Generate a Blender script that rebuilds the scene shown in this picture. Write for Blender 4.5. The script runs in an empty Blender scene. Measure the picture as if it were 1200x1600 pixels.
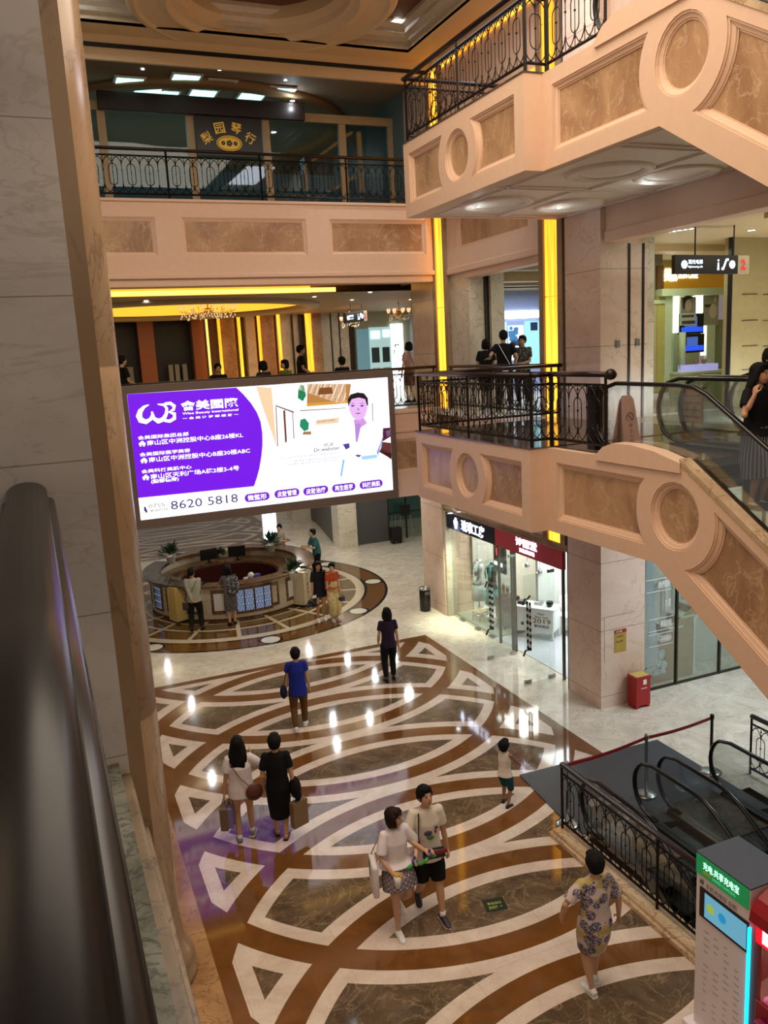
import bpy, bmesh, math, random
from mathutils import Vector, Matrix, noise
from mathutils.geometry import tessellate_polygon
random.seed(7)
S = bpy.context.scene
COL = S.collection
PI = math.pi
def rad(a): return a * PI / 180
# ---------------------------------------------------------------- camera
H = 7.0
PITCH, ROLL, AZ, FPX = rad(10.92), rad(-3.02), rad(22.4), 1293.0
_f = Vector((0, math.cos(PITCH), -math.sin(PITCH))); _u = Vector((0, math.sin(PITCH), math.cos(PITCH))); _r = Vector((1, 0, 0))
_r2 = _r * math.cos(ROLL) + _u * math.sin(ROLL); _u2 = -_r * math.sin(ROLL) + _u * math.cos(ROLL)
_M = Matrix.Rotation(-AZ, 3, 'Z')
CR, CU, CF = _M @ _r2, _M @ _u2, _M @ _f
CP = Vector((0, 0, H))
cam = bpy.data.cameras.new('camera'); camo = bpy.data.objects.new('camera', cam); COL.objects.link(camo)
cam.sensor_fit = 'HORIZONTAL'; cam.sensor_width = 36; cam.lens = FPX / 1200 * 36; cam.clip_start = 0.05; cam.clip_end = 300
camo.matrix_world = Matrix.Translation(CP) @ Matrix((CR, CU, -CF)).transposed().to_4x4()
S.camera = camo
def ray(px, py): return CF + CR * ((px - 600) / FPX) - CU * ((py - 800) / FPX)
def atz(px, py, z=0.0): d = ray(px, py); return CP + d * ((z - H) / d.z)
def atx(px, py, x): d = ray(px, py); return CP + d * (x / d.x)
def aty(px, py, y): d = ray(px, py); return CP + d * (y / d.y)
# ---------------------------------------------------------------- view + world
vs = S.view_settings
vs.view_transform = 'Standard'; vs.look = 'None'; vs.gamma = 1; vs.use_curve_mapping = False; vs.exposure = 0.0
w = bpy.data.worlds.new('world'); S.world = w; w.use_nodes = True
w.node_tree.nodes['Background'].inputs[0].default_value = (1.0, 0.86, 0.74, 1); w.node_tree.nodes['Background'].inputs[1].default_value = 0.20
S.cycles.max_bounces = 7; S.cycles.diffuse_bounces = 3; S.cycles.glossy_bounces = 3; S.cycles.transparent_max_bounces = 12; S.cycles.transmission_bounces = 4
S.cycles.sample_clamp_indirect = 4; S.cycles.caustics_reflective = False; S.cycles.caustics_refractive = False
def lamp(kind, loc, power, col, size=.1, rot=(0, 0, 0), sy=None, spot=None, blend=.6):
    l = bpy.data.lights.new('lamp', kind); l.energy = power; l.color = col
    if kind == 'AREA':
        l.size = size
        if sy: l.shape = 'RECTANGLE'; l.size_y = sy
    else: l.shadow_soft_size = size
    if kind == 'SPOT': l.spot_size = rad(spot); l.spot_blend = blend
    o = bpy.data.objects.new('lamp', l); o.location = loc; o.rotation_euler = rot; COL.objects.link(o); return o
WARM = (1, .83, .66); WARM2 = (1, .70, .44); COOL = (.78, .92, 1); GRN = (.93, 1, .72)
lamp('AREA', (4.5, 8.0, 14.4), 1080, WARM, 7, sy=9)                     # skylight of the atrium
lamp('AREA', (-1.5, 6.0, 11.5), 250, WARM2, 3, (0, rad(-60), 0), sy=8)   # lit storeys on the left of the atrium
lamp('AREA', (3, -3, 10.0), 150, WARM2, 5, (rad(72), 0, rad(-18)), sy=4)   # lit storeys behind the camera
# ---------------------------------------------------------------- node helper
class N:
    T = None
    def __init__(s, v): s.v = v
    def m(s, op, b=None, c=None):
        n = N.T.nodes.new('ShaderNodeMath'); n.operation = op
        for i, q in enumerate((s, b, c)):
            if q is None: continue
            q = q.v if isinstance(q, N) else q
            if isinstance(q, (int, float)): n.inputs[i].default_value = q
            else: N.T.links.new(q, n.inputs[i])
        return N(n.outputs[0])
    def __add__(s, o): return s.m('ADD', o)
    def __sub__(s, o): return s.m('SUBTRACT', o)
    def __mul__(s, o): return s.m('MULTIPLY', o)
    def __truediv__(s, o): return s.m('DIVIDE', o)
    def lt(s, o): return s.m('LESS_THAN', o)
    def gt(s, o): return s.m('GREATER_THAN', o)
    def abs(s): return s.m('ABSOLUTE')
    def sqrt(s): return s.m('SQRT')
    def min(s, o): return s.m('MINIMUM', o)
    def max(s, o): return s.m('MAXIMUM', o)
    def wrap(s, a, b): return s.m('WRAP', a, b)
def num(v): return N(v)
def newmat(name):
    m = bpy.data.materials.new(name); m.use_nodes = True; t = m.node_tree; N.T = t
    return m, t, t.nodes['Principled BSDF']
def lin(c):
    return tuple((x / 12.92 if x <= .04045 else ((x + .055) / 1.055) ** 2.4) for x in c) + (1,)
def hexc(h): return lin(tuple(int(h[i:i + 2], 16) / 255 for i in (0, 2, 4)))
def mixc(t, fac, a, b):
    n = t.nodes.new('ShaderNodeMix'); n.data_type = 'RGBA'
    for sock, v in ((0, fac), (6, a), (7, b)):
        if isinstance(v, N): v = v.v
        if isinstance(v, (int, float, tuple)): n.inputs[sock].default_value = v
        else: t.links.new(v, n.inputs[sock])
    return n.outputs[2]
def texco(t, scale=(1, 1, 1), world=False):
    if world: src = t.nodes.new('ShaderNodeNewGeometry').outputs['Position']
    else: src = t.nodes.new('ShaderNodeTexCoord').outputs['Object']
    mp = t.nodes.new('ShaderNodeMapping'); mp.inputs['Scale'].default_value = scale; t.links.new(src, mp.inputs[0]); return mp.outputs[0]
def noi(t, co, sc, det=4, dist=0.0, rough=.55):
    n = t.nodes.new('ShaderNodeTexNoise'); n.inputs['Scale'].default_value = sc; n.inputs['Detail'].default_value = det; n.inputs['Distortion'].default_value = dist; n.inputs['Roughness'].default_value = rough
    t.links.new(co, n.inputs['Vector']); return N(n.outputs['Fac'])
def ramp(t, f, stops):
    r = t.nodes.new('ShaderNodeValToRGB'); e = r.color_ramp.elements
    while len(e) < len(stops): e.new(.5)
    for el, (p, c) in zip(e, stops): el.position = p; el.color = c if isinstance(c, tuple) else (c, c, c, 1)
    t.links.new(f.v, r.inputs[0]); return r.outputs[0]
def plain(name, col, rough=.5, metal=0.0, noise_amt=.06, spec=.5, emit=None, es=0, bump=0):
    m, t, b = newmat(name)
    c = hexc(col) if isinstance(col, str) else lin(col)
    co = texco(t); f = noi(t, co, 9, 3)
    d = tuple(x * (1 - noise_amt * 2) for x in c[:3]) + (1,); l = tuple(min(1, x * (1 + noise_amt * 2)) for x in c[:3]) + (1,)
    t.links.new(mixc(t, f, d, l), b.inputs['Base Color'])
    b.inputs['Roughness'].default_value = rough; b.inputs['Metallic'].default_value = metal; b.inputs['Specular IOR Level'].default_value = spec
    if emit: b.inputs['Emission Color'].default_value = hexc(emit); b.inputs['Emission Strength'].default_value = es
    return m
def glow(name, col, s):
    m, t, b = newmat(name); b.inputs['Base Color'].default_value = (0, 0, 0, 1); b.inputs['Roughness'].default_value = .6
    b.inputs['Emission Color'].default_value = hexc(col); b.inputs['Emission Strength'].default_value = s; return m
def glass(name, tint=(.86, .95, .93), refl=.10):
    m, t, b = newmat(name); out = t.nodes['Material Output']; t.nodes.remove(b)
    tr = t.nodes.new('ShaderNodeBsdfTransparent'); tr.inputs[0].default_value = tint + (1,)
    gl = t.nodes.new('ShaderNodeBsdfGlossy'); gl.inputs['Roughness'].default_value = .02
    lw = t.nodes.new('ShaderNodeLayerWeight'); lw.inputs[0].default_value = .35
    mx = t.nodes.new('ShaderNodeMixShader'); f = N(lw.outputs['Fresnel']) * .35 + refl * .5
    t.links.new(f.v, mx.inputs[0]); t.links.new(tr.outputs[0], mx.inputs[1]); t.links.new(gl.outputs[0], mx.inputs[2]); t.links.new(mx.outputs[0], out.inputs[0]); return m
def marble(name, base, dark, vein, sc=1.2, rough=.18, vw=.06, stretch=(1, 1, 1), vs_=1.0, joint=None, world=True, va=.75):
    m, t, b = newmat(name); co = texco(t, stretch, world)
    big = noi(t, co, sc, 5, .6)
    c = ramp(t, big, [(.36, hexc(dark)), (.60, hexc(base))])
    v1 = (noi(t, co, sc * 1.1 * vs_, 6, 1.8, .6) - .5).abs(); v2 = (noi(t, co, sc * 2.7 * vs_, 6, 1.2, .6) - .47).abs()
    f = ramp(t, v1, [(0, 1.0), (vw * .5, 0.0)]); f2 = ramp(t, v2, [(0, .55), (vw * .35, 0.0)])
    c = mixc(t, N(f) * va, c, hexc(vein)); c = mixc(t, N(f2) * va, c, hexc(vein))
    if joint:
        g = t.nodes.new('ShaderNodeSeparateXYZ'); gg = t.nodes.new('ShaderNodeNewGeometry'); t.links.new(gg.outputs['Position'], g.inputs[0])
        z = (N(g.outputs[2]) - joint[1]).wrap(-joint[0] / 2, joint[0] / 2).abs().lt(joint[2])
        c = mixc(t, z * .6, c, hexc('4a3c30'))
    t.links.new(c, b.inputs['Base Color']); b.inputs['Roughness'].default_value = rough
    return m
# ---------------------------------------------------------------- materials
M = {}
M['cream'] = plain('cream_paint', 'e2c0a4', .55, noise_amt=.03)
M['creamy'] = plain('cream_ceiling_paint', 'dcc49c', .55, noise_amt=.03)
M['soffit'] = plain('soffit_paint', 'ecdccb', .6, noise_amt=.03)
M['panelmarble'] = marble('beige_panel_marble', 'c29c76', '9c7656', 'dcc29e', 1.1, .3, .03, (1, 1.3, .8), va=.55)
M['pinkmarble'] = marble('pink_beige_marble', 'e4cdba', 'd6b8a0', 'b38f70', .7, .22, .022, (1, 1, 1.2), joint=(1.33, .25, .006), va=.5)
M['whitemarble'] = marble('white_marble', 'bdb9b8', 'a5a1a0', '857868', .75, .25, .03, (1, 1, 1.6), joint=(.547, .126, .0022), va=.3)
M['bluemarble'] = M['pinkmarble']
M['brownmarble'] = marble('brown_marble', 'a48a6c', '866c50', '554232', .9, .25, .025, (1, 1, .45), va=.5)
M['palemarble'] = marble('pale_column_marble', 'd8cfbc', 'c6bca6', '9a8c74', .9, .25, .03)
M['ledge'] = marble('grey_green_marble', '83857a', '5f6258', '3c3d38', 3.0, .15, .06)
M['darkgranite'] = marble('dark_granite', '5b5049', '3c342f', '8a7c6e', 3.5, .1, .03)
M['curbmarble'] = marble('curb_marble', 'd2b998', 'b99c7a', '8a6b4c', 1.6, .15, .05)
M['iron'] = plain('wrought_iron', '1d1512', .45, .6, .1)
M['wood'] = plain('dark_wood_rail', '20110d', .32, 0, .12, spec=.35)
M['black'] = plain('black_paint', '0c0b0b', .35, 0, .05)
M['rubber'] = plain('black_handrail_rubber', '0d0d0e', .25, 0, .05)
M['steel'] = plain('brushed_steel', 'a8a8a6', .25, .9, .05)
M['white'] = plain('white_lacquer', 'e8e6e2', .35, 0, .02)
M['gold'] = plain('gold_metal', 'c79a3c', .3, .8, .05)
M['glass'] = glass('clear_glass', (.95, .98, .97), .04)
M['greenglass'] = glass('green_glass', (.93, .98, .955), .04)
M['darkglass'] = glass('dim_storefront_glass', (.72, .84, .86), .02)
def amber_mat():
    m, t, b = newmat('amber_light_panel'); b.inputs['Base Color'].default_value = (.1, .05, .01, 1); co = texco(t, (6, 6, .35), True)
    t.links.new(ramp(t, noi(t, co, 1.0, 3, .4), [(.35, hexc('ff8a10')), (.62, hexc('ffb838'))]), b.inputs['Emission Color']); b.inputs['Emission Strength'].default_value = 2.3; return m
M['amber'] = amber_mat()
M['cove'] = glow('cove_light', 'ffc35a', 2.6)
M['covesoft'] = glow('cove_light_soft', 'ffab30', 1.7)
M['lightwhite'] = glow('lamp_white', 'eaf6ff', 22)
M['signwhite'] = glow('sign_white', 'dfe8ff', 9)
M['signblue'] = plain('navy_sign', '11142a', .3)
M['signred'] = plain('red_sign', 'c03c4a', .35)
M['greypanel'] = plain('grey_board', '4b4a49', .5, 0, .04)
# floor ------------------------------------------------------------
def floor_material():
    m, t, b = newmat('atrium_floor_marble')
    g = t.nodes.new('ShaderNodeNewGeometry'); sp = t.nodes.new('ShaderNodeSeparateXYZ'); t.links.new(g.outputs['Position'], sp.inputs[0])
    x, y = N(sp.outputs[0]), N(sp.outputs[1]); co = texco(t, (1, 1, 1), True)
    R, P, XC = 3.80, 2.13, 4.75
    dx = x - XC; h = (num(R * R) - dx * dx).max(.05).sqrt(); k = h / R
    def band(yy):
        a = ((yy - h - 7.40).wrap(-P / 2, P / 2)).abs() * k
        c = ((yy + h - 13.51).wrap(-P / 2, P / 2)).abs() * k
        return a.min(c)
    nA = (x + 3).min(num(8.34) - x).min(num(17.95) - y).min(y + 6)
    nB = (x - 1.10).min(num(8.57) - x).min(y - 30.4).min(num(46) - y)
    d = band(y); dB = band(y + .35)
    HW, WW, FW = .165, .375, .21
    inA = nA.gt(0); inB = nB.gt(0)
    lf = x.lt(1.37); brown = (inA * d.lt(HW).max(nA.lt(FW)).max(lf)).max(inB * dB.lt(HW).max(nB.lt(FW)))
    white = (inA * d.lt(WW).max(nA.lt(FW + .2)).max(x.lt(1.57))).max(inB * dB.lt(WW).max(nB.lt(FW + .2)))
    carpet = inA.max(inB)
    n1 = noi(t, co, 1.3, 6, 1.5, .6); v = ramp(t, (noi(t, co, 1.7, 6, 1.6) - .5).abs(), [(0, 1.0), (.022, 0.0)])
    v2 = ramp(t, (noi(t, co, 4.2, 6, 1.2) - .5).abs(), [(0, .8), (.02, 0.0)])
    cream = ramp(t, n1, [(.3, hexc('cdc2ae')), (.65, hexc('e9e1d0'))]); cream = mixc(t, N(v) * .35, cream, hexc('8d7458'))
    dark = ramp(t, n1, [(.3, hexc('4a3c2e')), (.7, hexc('735f48'))]); dark = mixc(t, N(v) * .5, dark, hexc('a08a6c')); dark = mixc(t, N(v2) * .35, dark, hexc('a08a6c'))
    wht = ramp(t, n1, [(.3, hexc('cbb8a6')), (.7, hexc('e4d6c6'))]); wht = mixc(t, N(v2) * .25, wht, hexc('8d7458'))
    brn = ramp(t, n1, [(.3, hexc('63401e')), (.7, hexc('7d5128'))])
    c = mixc(t, carpet, cream, dark); c = mixc(t, white, c, wht); c = mixc(t, brown, c, brn)
    # round medallion below the information desk
    CX, CY = 4.82, 24.0
    ex, ey = x - CX, y - CY; r = (ex * ex + ey * ey).sqrt(); ang = ey.m('ARCTAN2', ex)
    inR = r.lt(4.68)
    blk = r.gt(4.60).max((r.gt(3.98)) * r.lt(4.06)); wr = r.gt(3.72) * r.lt(3.98); wr2 = r.gt(3.02) * r.lt(3.12); wr3 = r.gt(2.5) * r.lt(2.56)
    spoke = ((ang + rad(0)).wrap(-PI / 18, PI / 18).abs() * r).lt(.055) * r.lt(3.75)
    da = (ang + rad(90)).wrap(-PI / 9, PI / 9) * r; dr = r - 4.33
    dd = (da * da + dr * dr).sqrt(); disc = dd.lt(.24); discb = dd.lt(.31)
    rc = mixc(t, (r.lt(3.72)), hexc('6f4a22'), mixc(t, n1, hexc('4a3316'), hexc('7a5a2c')))
    rc = mixc(t, wr.max(wr2).max(wr3).max(spoke), rc, hexc('cfbfa4')); rc = mixc(t, blk.max(discb * r.gt(4.0)), rc, hexc('1c1712')); rc = mixc(t, disc * r.gt(4.0), rc, hexc('e2ddd0'))
    c = mixc(t, inR, c, rc)
    # fine tile joints of the cream marble
    jt = ((x - .2).wrap(-.6, .6).abs().lt(.004)).max((y - .1).wrap(-.6, .6).abs().lt(.004))
    c = mixc(t, jt * .25, c, hexc('6a5a48'))
    t.links.new(c, b.inputs['Base Color']); b.inputs['Roughness'].default_value = .065; b.inputs['IOR'].default_value = 1.58
    return m
M['floor'] = floor_material()
# ---------------------------------------------------------------- geometry helpers
class MB:
    def __init__(s): s.b = bmesh.new()
    def box(s, x0, x1, y0, y1, z0, z1, bev=0):
        v = [s.b.verts.new((x, y, z)) for x in (x0, x1) for y in (y0, y1) for z in (z0, z1)]
        f = [s.b.faces.new([v[i] for i in q]) for q in ((0, 1, 3, 2), (4, 6, 7, 5), (0, 4, 5, 1), (2, 3, 7, 6), (0, 2, 6, 4), (1, 5, 7, 3))]
        if bev:
            e = list({e for ff in f for e in ff.edges}); bmesh.ops.bevel(s.b, geom=e, offset=bev, segments=2, affect='EDGES', profile=.6)
        return s
    def rbox(s, c, sx, sy, sz, rz=0, bev=0):
        n0 = len(s.b.verts); s.b.verts.ensure_lookup_table(); old = set(s.b.verts)
        s.box(-sx / 2, sx / 2, -sy / 2, sy / 2, -sz / 2, sz / 2, bev)
        mt = Matrix.Translation(c) @ Matrix.Rotation(rz, 4, 'Z')
        for v in s.b.verts:
            if v not in old: v.co = mt @ v.co
        return s
    def poly(s, pts):
        s.b.faces.new([s.b.verts.new(p) for p in pts]); return s
    def prism(s, pts, d):
        d = Vector(d); a = [s.b.verts.new(p) for p in pts]; c = [s.b.verts.new(Vector(p) + d) for p in pts]
        s.b.faces.new(a); s.b.faces.new(c[::-1]); n = len(a)
        for i in range(n): s.b.faces.new((a[i], c[i], c[(i + 1) % n], a[(i + 1) % n]))
        return s
    def tube(s, pts, r, n=8, ref=None, closed=False, cap=True):
        pts = [Vector(p) for p in pts]; k = len(pts); rings = []
        pr = None
        for i, p in enumerate(pts):
            if closed: tg = pts[(i + 1) % k] - pts[i - 1]
            else: tg = (pts[min(i + 1, k - 1)] - pts[max(i - 1, 0)])
            tg.normalize()
            if ref is not None: sd = tg.cross(Vector(ref))
            elif pr is None: sd = tg.cross(Vector((0, 0, 1)) if abs(tg.z) < .9 else Vector((1, 0, 0)))
            else: sd = pr - tg * pr.dot(tg)
            if sd.length < 1e-6: sd = tg.orthogonal()
            sd.normalize(); pr = sd; bb = tg.cross(sd)
            rr = r[i] if isinstance(r, (list, tuple)) and isinstance(r, list) else r
            ra, rb = rr if isinstance(rr, tuple) else (rr, rr)
            rings.append([s.b.verts.new(p + sd * (ra * math.cos(2 * PI * j / n)) + bb * (rb * math.sin(2 * PI * j / n))) for j in range(n)])
        for i in range(k if closed else k - 1):
            a, c = rings[i], rings[(i + 1) % k]
            for j in range(n): s.b.faces.new((a[j], a[(j + 1) % n], c[(j + 1) % n], c[j]))
        if cap and not closed: s.b.faces.new(rings[0][::-1]); s.b.faces.new(rings[-1])
        return s
    def lathe(s, prof, c=(0, 0, 0), n=24, a0=0, a1=2 * PI, cap=True):
        full = abs(a1 - a0 - 2 * PI) < 1e-6; m = n if full else n + 1; rings = []
        for r, z in prof: rings.append([s.b.verts.new((c[0] + r * math.cos(a0 + (a1 - a0) * j / n), c[1] + r * math.sin(a0 + (a1 - a0) * j / n), c[2] + z)) for j in range(m)])
        for i in range(len(rings) - 1):
            for j in range(n): s.b.faces.new((rings[i][j], rings[i][(j + 1) % m], rings[i + 1][(j + 1) % m], rings[i + 1][j]))
        if cap and full:
            if prof[0][0] > 1e-4: s.b.faces.new(rings[0][::-1])
            if prof[-1][0] > 1e-4: s.b.faces.new(rings[-1])
        return s
    def ell(s, c, rx, ry, rz, n=10, rot=None):
        mt = Matrix.Translation(c) @ (rot.to_4x4() if rot else Matrix()) @ Matrix.Diagonal((rx, ry, rz, 1))
        bmesh.ops.create_uvsphere(s.b, u_segments=n + 4, v_segments=n, radius=1, matrix=mt); return s
    def done(s, name, mat, parent=None, smooth=False, local=False):
        bmesh.ops.remove_doubles(s.b, verts=s.b.verts, dist=1e-5)
        bmesh.ops.recalc_face_normals(s.b, faces=s.b.faces)
        me = bpy.data.meshes.new(name); s.b.to_mesh(me); s.b.free()
        if smooth:
            for p in me.polygons: p.use_smooth = True
        me.materials.append(mat if not isinstance(mat, str) else M[mat])
        o = bpy.data.objects.new(name, me); COL.objects.link(o)
        if parent is not None:
            o.parent = parent
            if not local: o.matrix_parent_inverse = parent.matrix_world.inverted() if not isinstance(parent, bpy.types.Object) else (Matrix.Translation(parent.location) @ Matrix.Rotation(parent.rotation_euler.z, 4, 'Z')).inverted()
        return o
def tag(o, label=None, cat=None, group=None, kind=None):
    if label: o['label'] = label
    if cat: o['category'] = cat
    if group: o['group'] = group
    if kind: o['kind'] = kind
    return o
def empty(name, loc=(0, 0, 0), rz=0, label=None, cat=None, group=None, kind=None):
    o = bpy.data.objects.new(name, None); o.empty_display_size = .1; COL.objects.link(o); o.location = loc; o.rotation_euler = (0, 0, rz)
    return tag(o, label, cat, group, kind)
def struct(name, mb, mat, parent=None, label=None, smooth=False):
    o = mb.done(name, mat, parent, smooth)
    if parent is None: o['kind'] = 'structure'
    if label: o['label'] = label
    return o
def copy_tree(o, loc=None, rz=None, parent=None, label=None):
    c = o.copy(); COL.objects.link(c)
    if parent: c.parent = parent
    if loc is not None: c.location = loc
    if rz is not None: c.rotation_euler = (0, 0, rz)
    if label: c['label'] = label
    for ch in o.children: copy_tree(ch, parent=c)
    return c
def text(name, body, P, U, V, mat, parent=None, bold=0.0, off=0.0, serif=False):
    """lettering laid on a plane: P lower left corner, U full width vector, V full height vector"""
    cu = bpy.data.curves.new('t', 'FONT'); cu.body = body; cu.size = 1; cu.offset = bold; cu.resolution_u = 2
    t = bpy.data.objects.new('t', cu); COL.objects.link(t)
    me = bpy.data.meshes.new_from_object(t.evaluated_get(bpy.context.evaluated_depsgraph_get()))
    bpy.data.objects.remove(t); bpy.data.curves.remove(cu)
    P, U, V = Vector(P), Vector(U), Vector(V); nrm = U.cross(V).normalized()
    xs = [v.co.x for v in me.vertices]; ys = [v.co.y for v in me.vertices]
    x0, x1, y0, y1 = min(xs), max(xs), min(ys), max(ys)
    for v in me.vertices: v.co = P + U * ((v.co.x - x0) / (x1 - x0)) + V * ((v.co.y - y0) / max(y1 - y0, 1e-6)) + nrm * off
    me.materials.clear(); me.materials.append(M[mat] if isinstance(mat, str) else mat); me.name = name
    o = bpy.data.objects.new(name, me); COL.objects.link(o)
    if parent is not None:
        o.parent = parent; o.matrix_parent_inverse = (Matrix.Translation(parent.location) @ Matrix.Rotation(parent.rotation_euler.z, 4, 'Z')).inverted()
    return o
def offset_poly(p, d):
    n = len(p); A = sum(p[i][0] * p[(i + 1) % n][1] - p[(i + 1) % n][0] * p[i][1] for i in range(n)); sg = 1 if A > 0 else -1; out = []
    for i in range(n):
        a, b, c = Vector(p[i - 1]), Vector(p[i]), Vector(p[(i + 1) % n])
        e1, e2 = (b - a).normalized(), (c - b).normalized(); n1, n2 = Vector((-e1.y, e1.x)) * sg, Vector((-e2.y, e2.x)) * sg
        m = (n1 + n2); m = m / max(m.dot(n1), .25) if m.length > 1e-6 else n1
        out.append(tuple(b + m * d))
    return out
def fascia(name, outer, panels, mp, depth, label=None, mat='cream'):
    """flat facing board outer (2D), with stepped sunken panels; mp(u, v, d) maps to 3D, d = depth behind the face"""
    B = MB(); b = B.b
    loops = [outer] + panels; vl = [Vector((u, v, 0)) for L in loops for (u, v) in L]
    vs_ = [b.verts.new(mp(p.x, p.y, 0)) for p in vl]
    for tri in tessellate_polygon([[Vector((u, v, 0)) for (u, v) in L] for L in loops]):
        try: b.faces.new([vs_[i] for i in tri])
        except ValueError: pass
    n = len(outer); back = [b.verts.new(mp(u, v, depth)) for (u, v) in outer]
    for i in range(n): b.faces.new((vs_[i], vs_[(i + 1) % n], back[(i + 1) % n], back[i]))
    b.faces.new(back)
    root = struct(name, B, mat, None, label)
    for L in panels:
        prof = [(0, 0), (.0, .014), (.022, .014), (.022, .03), (.065, .045), (.07, .06), (.085, .06), (.085, .075)]
        F = MB(); prev = None; m = len(L)
        for off, dd in prof:
            q = [F.b.verts.new(mp(u, v, dd)) for (u, v) in (offset_poly(L, off) if off else L)]
            if prev:
                for i in range(m): F.b.faces.new((prev[i], prev[(i + 1) % m], q[(i + 1) % m], q[i]))
            prev = q
        F.done('panel_moulding', mat, root)
        I = offset_poly(L, .085); G = MB(); G.poly([mp(u, v, .072) for (u, v) in I]); bmesh.ops.triangulate(G.b, faces=G.b.faces); G.done('marble_panel', 'panelmarble', root)
    return root
def arc(cx, cy, r, a0, a1, n=14): return [(cx + r * math.cos(rad(a0 + (a1 - a0) * i / n)), cy + r * math.sin(rad(a0 + (a1 - a0) * i / n))) for i in range(n + 1)]
# ================================================================ SETTING
F2, F3, YF, XB, XS = 5.57, 10.44, 18.9, 6.3, 6.58
# ground floor, with the opening of the basement escalators cut out
B = MB()
for x0, x1, y0, y1 in ((-8, 6.45, -6, 8.9), (9.62, 22, -6, 8.9), (-8, 22, 8.9, 48)): B.poly([(x0, y0, 0), (x1, y0, 0), (x1, y1, 0), (x0, y1, 0)])
struct('floor', B, 'floor')
B = MB(); B.box(6.3, 6.45, -1, 8.9, -4, -.01); B.box(9.62, 9.77, -1, 8.9, -4, -.01); B.box(6.3, 9.77, 8.9, 9.05, -4, -.03)
struct('wall_pit', B, 'black')
B = MB(); B.box(6.3, 9.77, -1, 9, -4.2, -4); struct('floor_basement', B, 'darkgranite')
# beige plinth round the tall column on the left
B = MB(); B.prism([(.1, 7.2, .0), (1.17, 7.2, 0), (1.2, 12.5, 0), (.1, 12.5, 0)], (0, 0, .012)); B.box(-.0, 1.17, 4.0, 7.2, 0, .012); struct('trim_1', B, marble('tan_plinth', 'b58d62', '96714a', '6a4c30', 1.4, .1, .03))
# ---- column on the left, standing on the ground floor
c0 = empty('column', (.42, 9.0, 0), kind='structure')
B = MB(); B.lathe([(.60, .0), (.60, .10), (.56, .14), (.58, .22), (.54, .32), (.50, .40), (.475, .52), (.46, .9), (.455, 2), (.455, 3.29), (.45, 3.30), (.455, 3.31), (.455, 6.99), (.45, 7.0), (.455, 7.01), (.455, 13.6)], (.40, 9.0, 0), 40)
B.done('shaft', 'brownmarble', c0, True)
B = MB(); B.box(-.8, .36, 8.75, 9.3, 0, 13.6); B.done('backing_pilaster', 'brownmarble', c0)
# ---- white marble pillar by the camera
wl = struct('wall_left', MB().box(-2.5, .165, 3.0, 3.5, 4.6, 10.5), 'whitemarble')
B = MB(); B.box(.165, .222, 3.0, 3.5, 0, 10.5); B.done('edge_strip', M['brownmarble'], wl)
# slab edge and ledge below the camera
B = MB(); B.box(-3, .13, -1, 3.0, 5.45, 5.57); struct('floor_upper', B, 'ledge')
B = MB(); B.box(-3, .17, -1, 3.02, 5.30, 5.52, .012); B.box(-3, .21, -1, 3.04, 5.05, 5.30, .02); B.box(-3, .19, -1, 3.02, 4.4, 5.05); struct('trim_2', B, marble('aged_ledge_marble', '8c7b66', '6d604f', '4a4034', 2.2, .3, .05))
# ---- right hand wall: near pillar, light strip pilasters, far pier
def strip_pilaster(y0, y1, x, z0, z1, name, n):
    r = empty(name, (x, (y0 + y1) / 2, 0), kind='structure')
    zb = 3.03
    B = MB(); B.box(x, x + .45, y0 - .16, y0, zb, z1); B.box(x, x + .45, y1, y1 + .16, zb, z1); B.box(x + .12, x + .45, y0, y1, zb, z1)
    if z0 > zb + .1: B.box(x + .02, x + .12, y0, y1, zb, z0)
    B.done('marble_frame', 'brownmarble', r)
    zz = z0
    while zz < z1 - .05:
        z2 = min(zz + 2.43, z1); B = MB(); a = []
        B.box(x + .03, x + .10, y0 + .005, y1 - .005, zz + .006, z2 - .006, .02); B.done('light_panel', 'amber', r); zz = z2
    return r
wp = struct('wall_pillar', MB().box(9.39, 10.42, 12.3, 13.35, 0, 9.24).box(9.39, 10.42, 12.3, 13.35, 10.44, 13.6), 'pinkmarble')
B = MB(); B.box(9.42, 10.3, 13.35, 13.42, 0, 13.4); B.done('joint_strip', 'black', wp)
strip_pilaster(13.62, 14.08, 9.40, 3.03, 13.4, 'light_pilaster', 1)
strip_pilaster(18.42, 18.86, 9.45, F2, 13.4, 'light_pilaster', 2)
struct('wall_pier_side', MB().box(9.50, 9.75, 18.92, 19.03, 0, 3.0), 'palemarble')
struct('wall_pier', MB().box(9.47, 10.3, 19.03, 20.3, 0, 13.6), 'pinkmarble')
# bay wall between the two light pilasters
B = MB(); B.box(9.60, 9.9, 14.2, 18.3, 3.02, F2 - .0); struct('wall_right', B, 'cream')
B = MB(); B.box(9.50, 9.9, 13.2, 19.0, 2.86, 2.99, .015); B.box(9.47, 9.9, 13.2, 19.0, 2.94, 3.02, .01); struct('trim_3', B, 'brownmarble')
mpx = lambda X, dz=0: (lambda u, v, d: (X + d, u, v + dz))
fascia('wall_bay', [(14.2, 8.85), (18.3, 8.85), (18.3, F3), (14.2, F3)], [[(14.75, 9.25), (17.75, 9.25), (17.75, 10.1), (14.75, 10.1)]], mpx(9.5), .35)
B = MB(); B.box(9.46, 9.85, 14.2, 18.25, 8.72, 8.87, .02); B.box(9.52, 9.85, 14.2, 17.5, 8.58, 8.72, .01); struct('trim_4', B, 'cream')
B = MB(); B.box(9.55, 9.95, 17.35, 18.26, F2, 8.72); B.box(10.05, 10.4, 17.2, 18.26, F2, 8.72); struct('wall_bay_side', B, 'palemarble')
B = MB(); B.box(9.95, 10.05, 17.30, 18.2, F2, 8.72); struct('trim_5', B, 'black')
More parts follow.
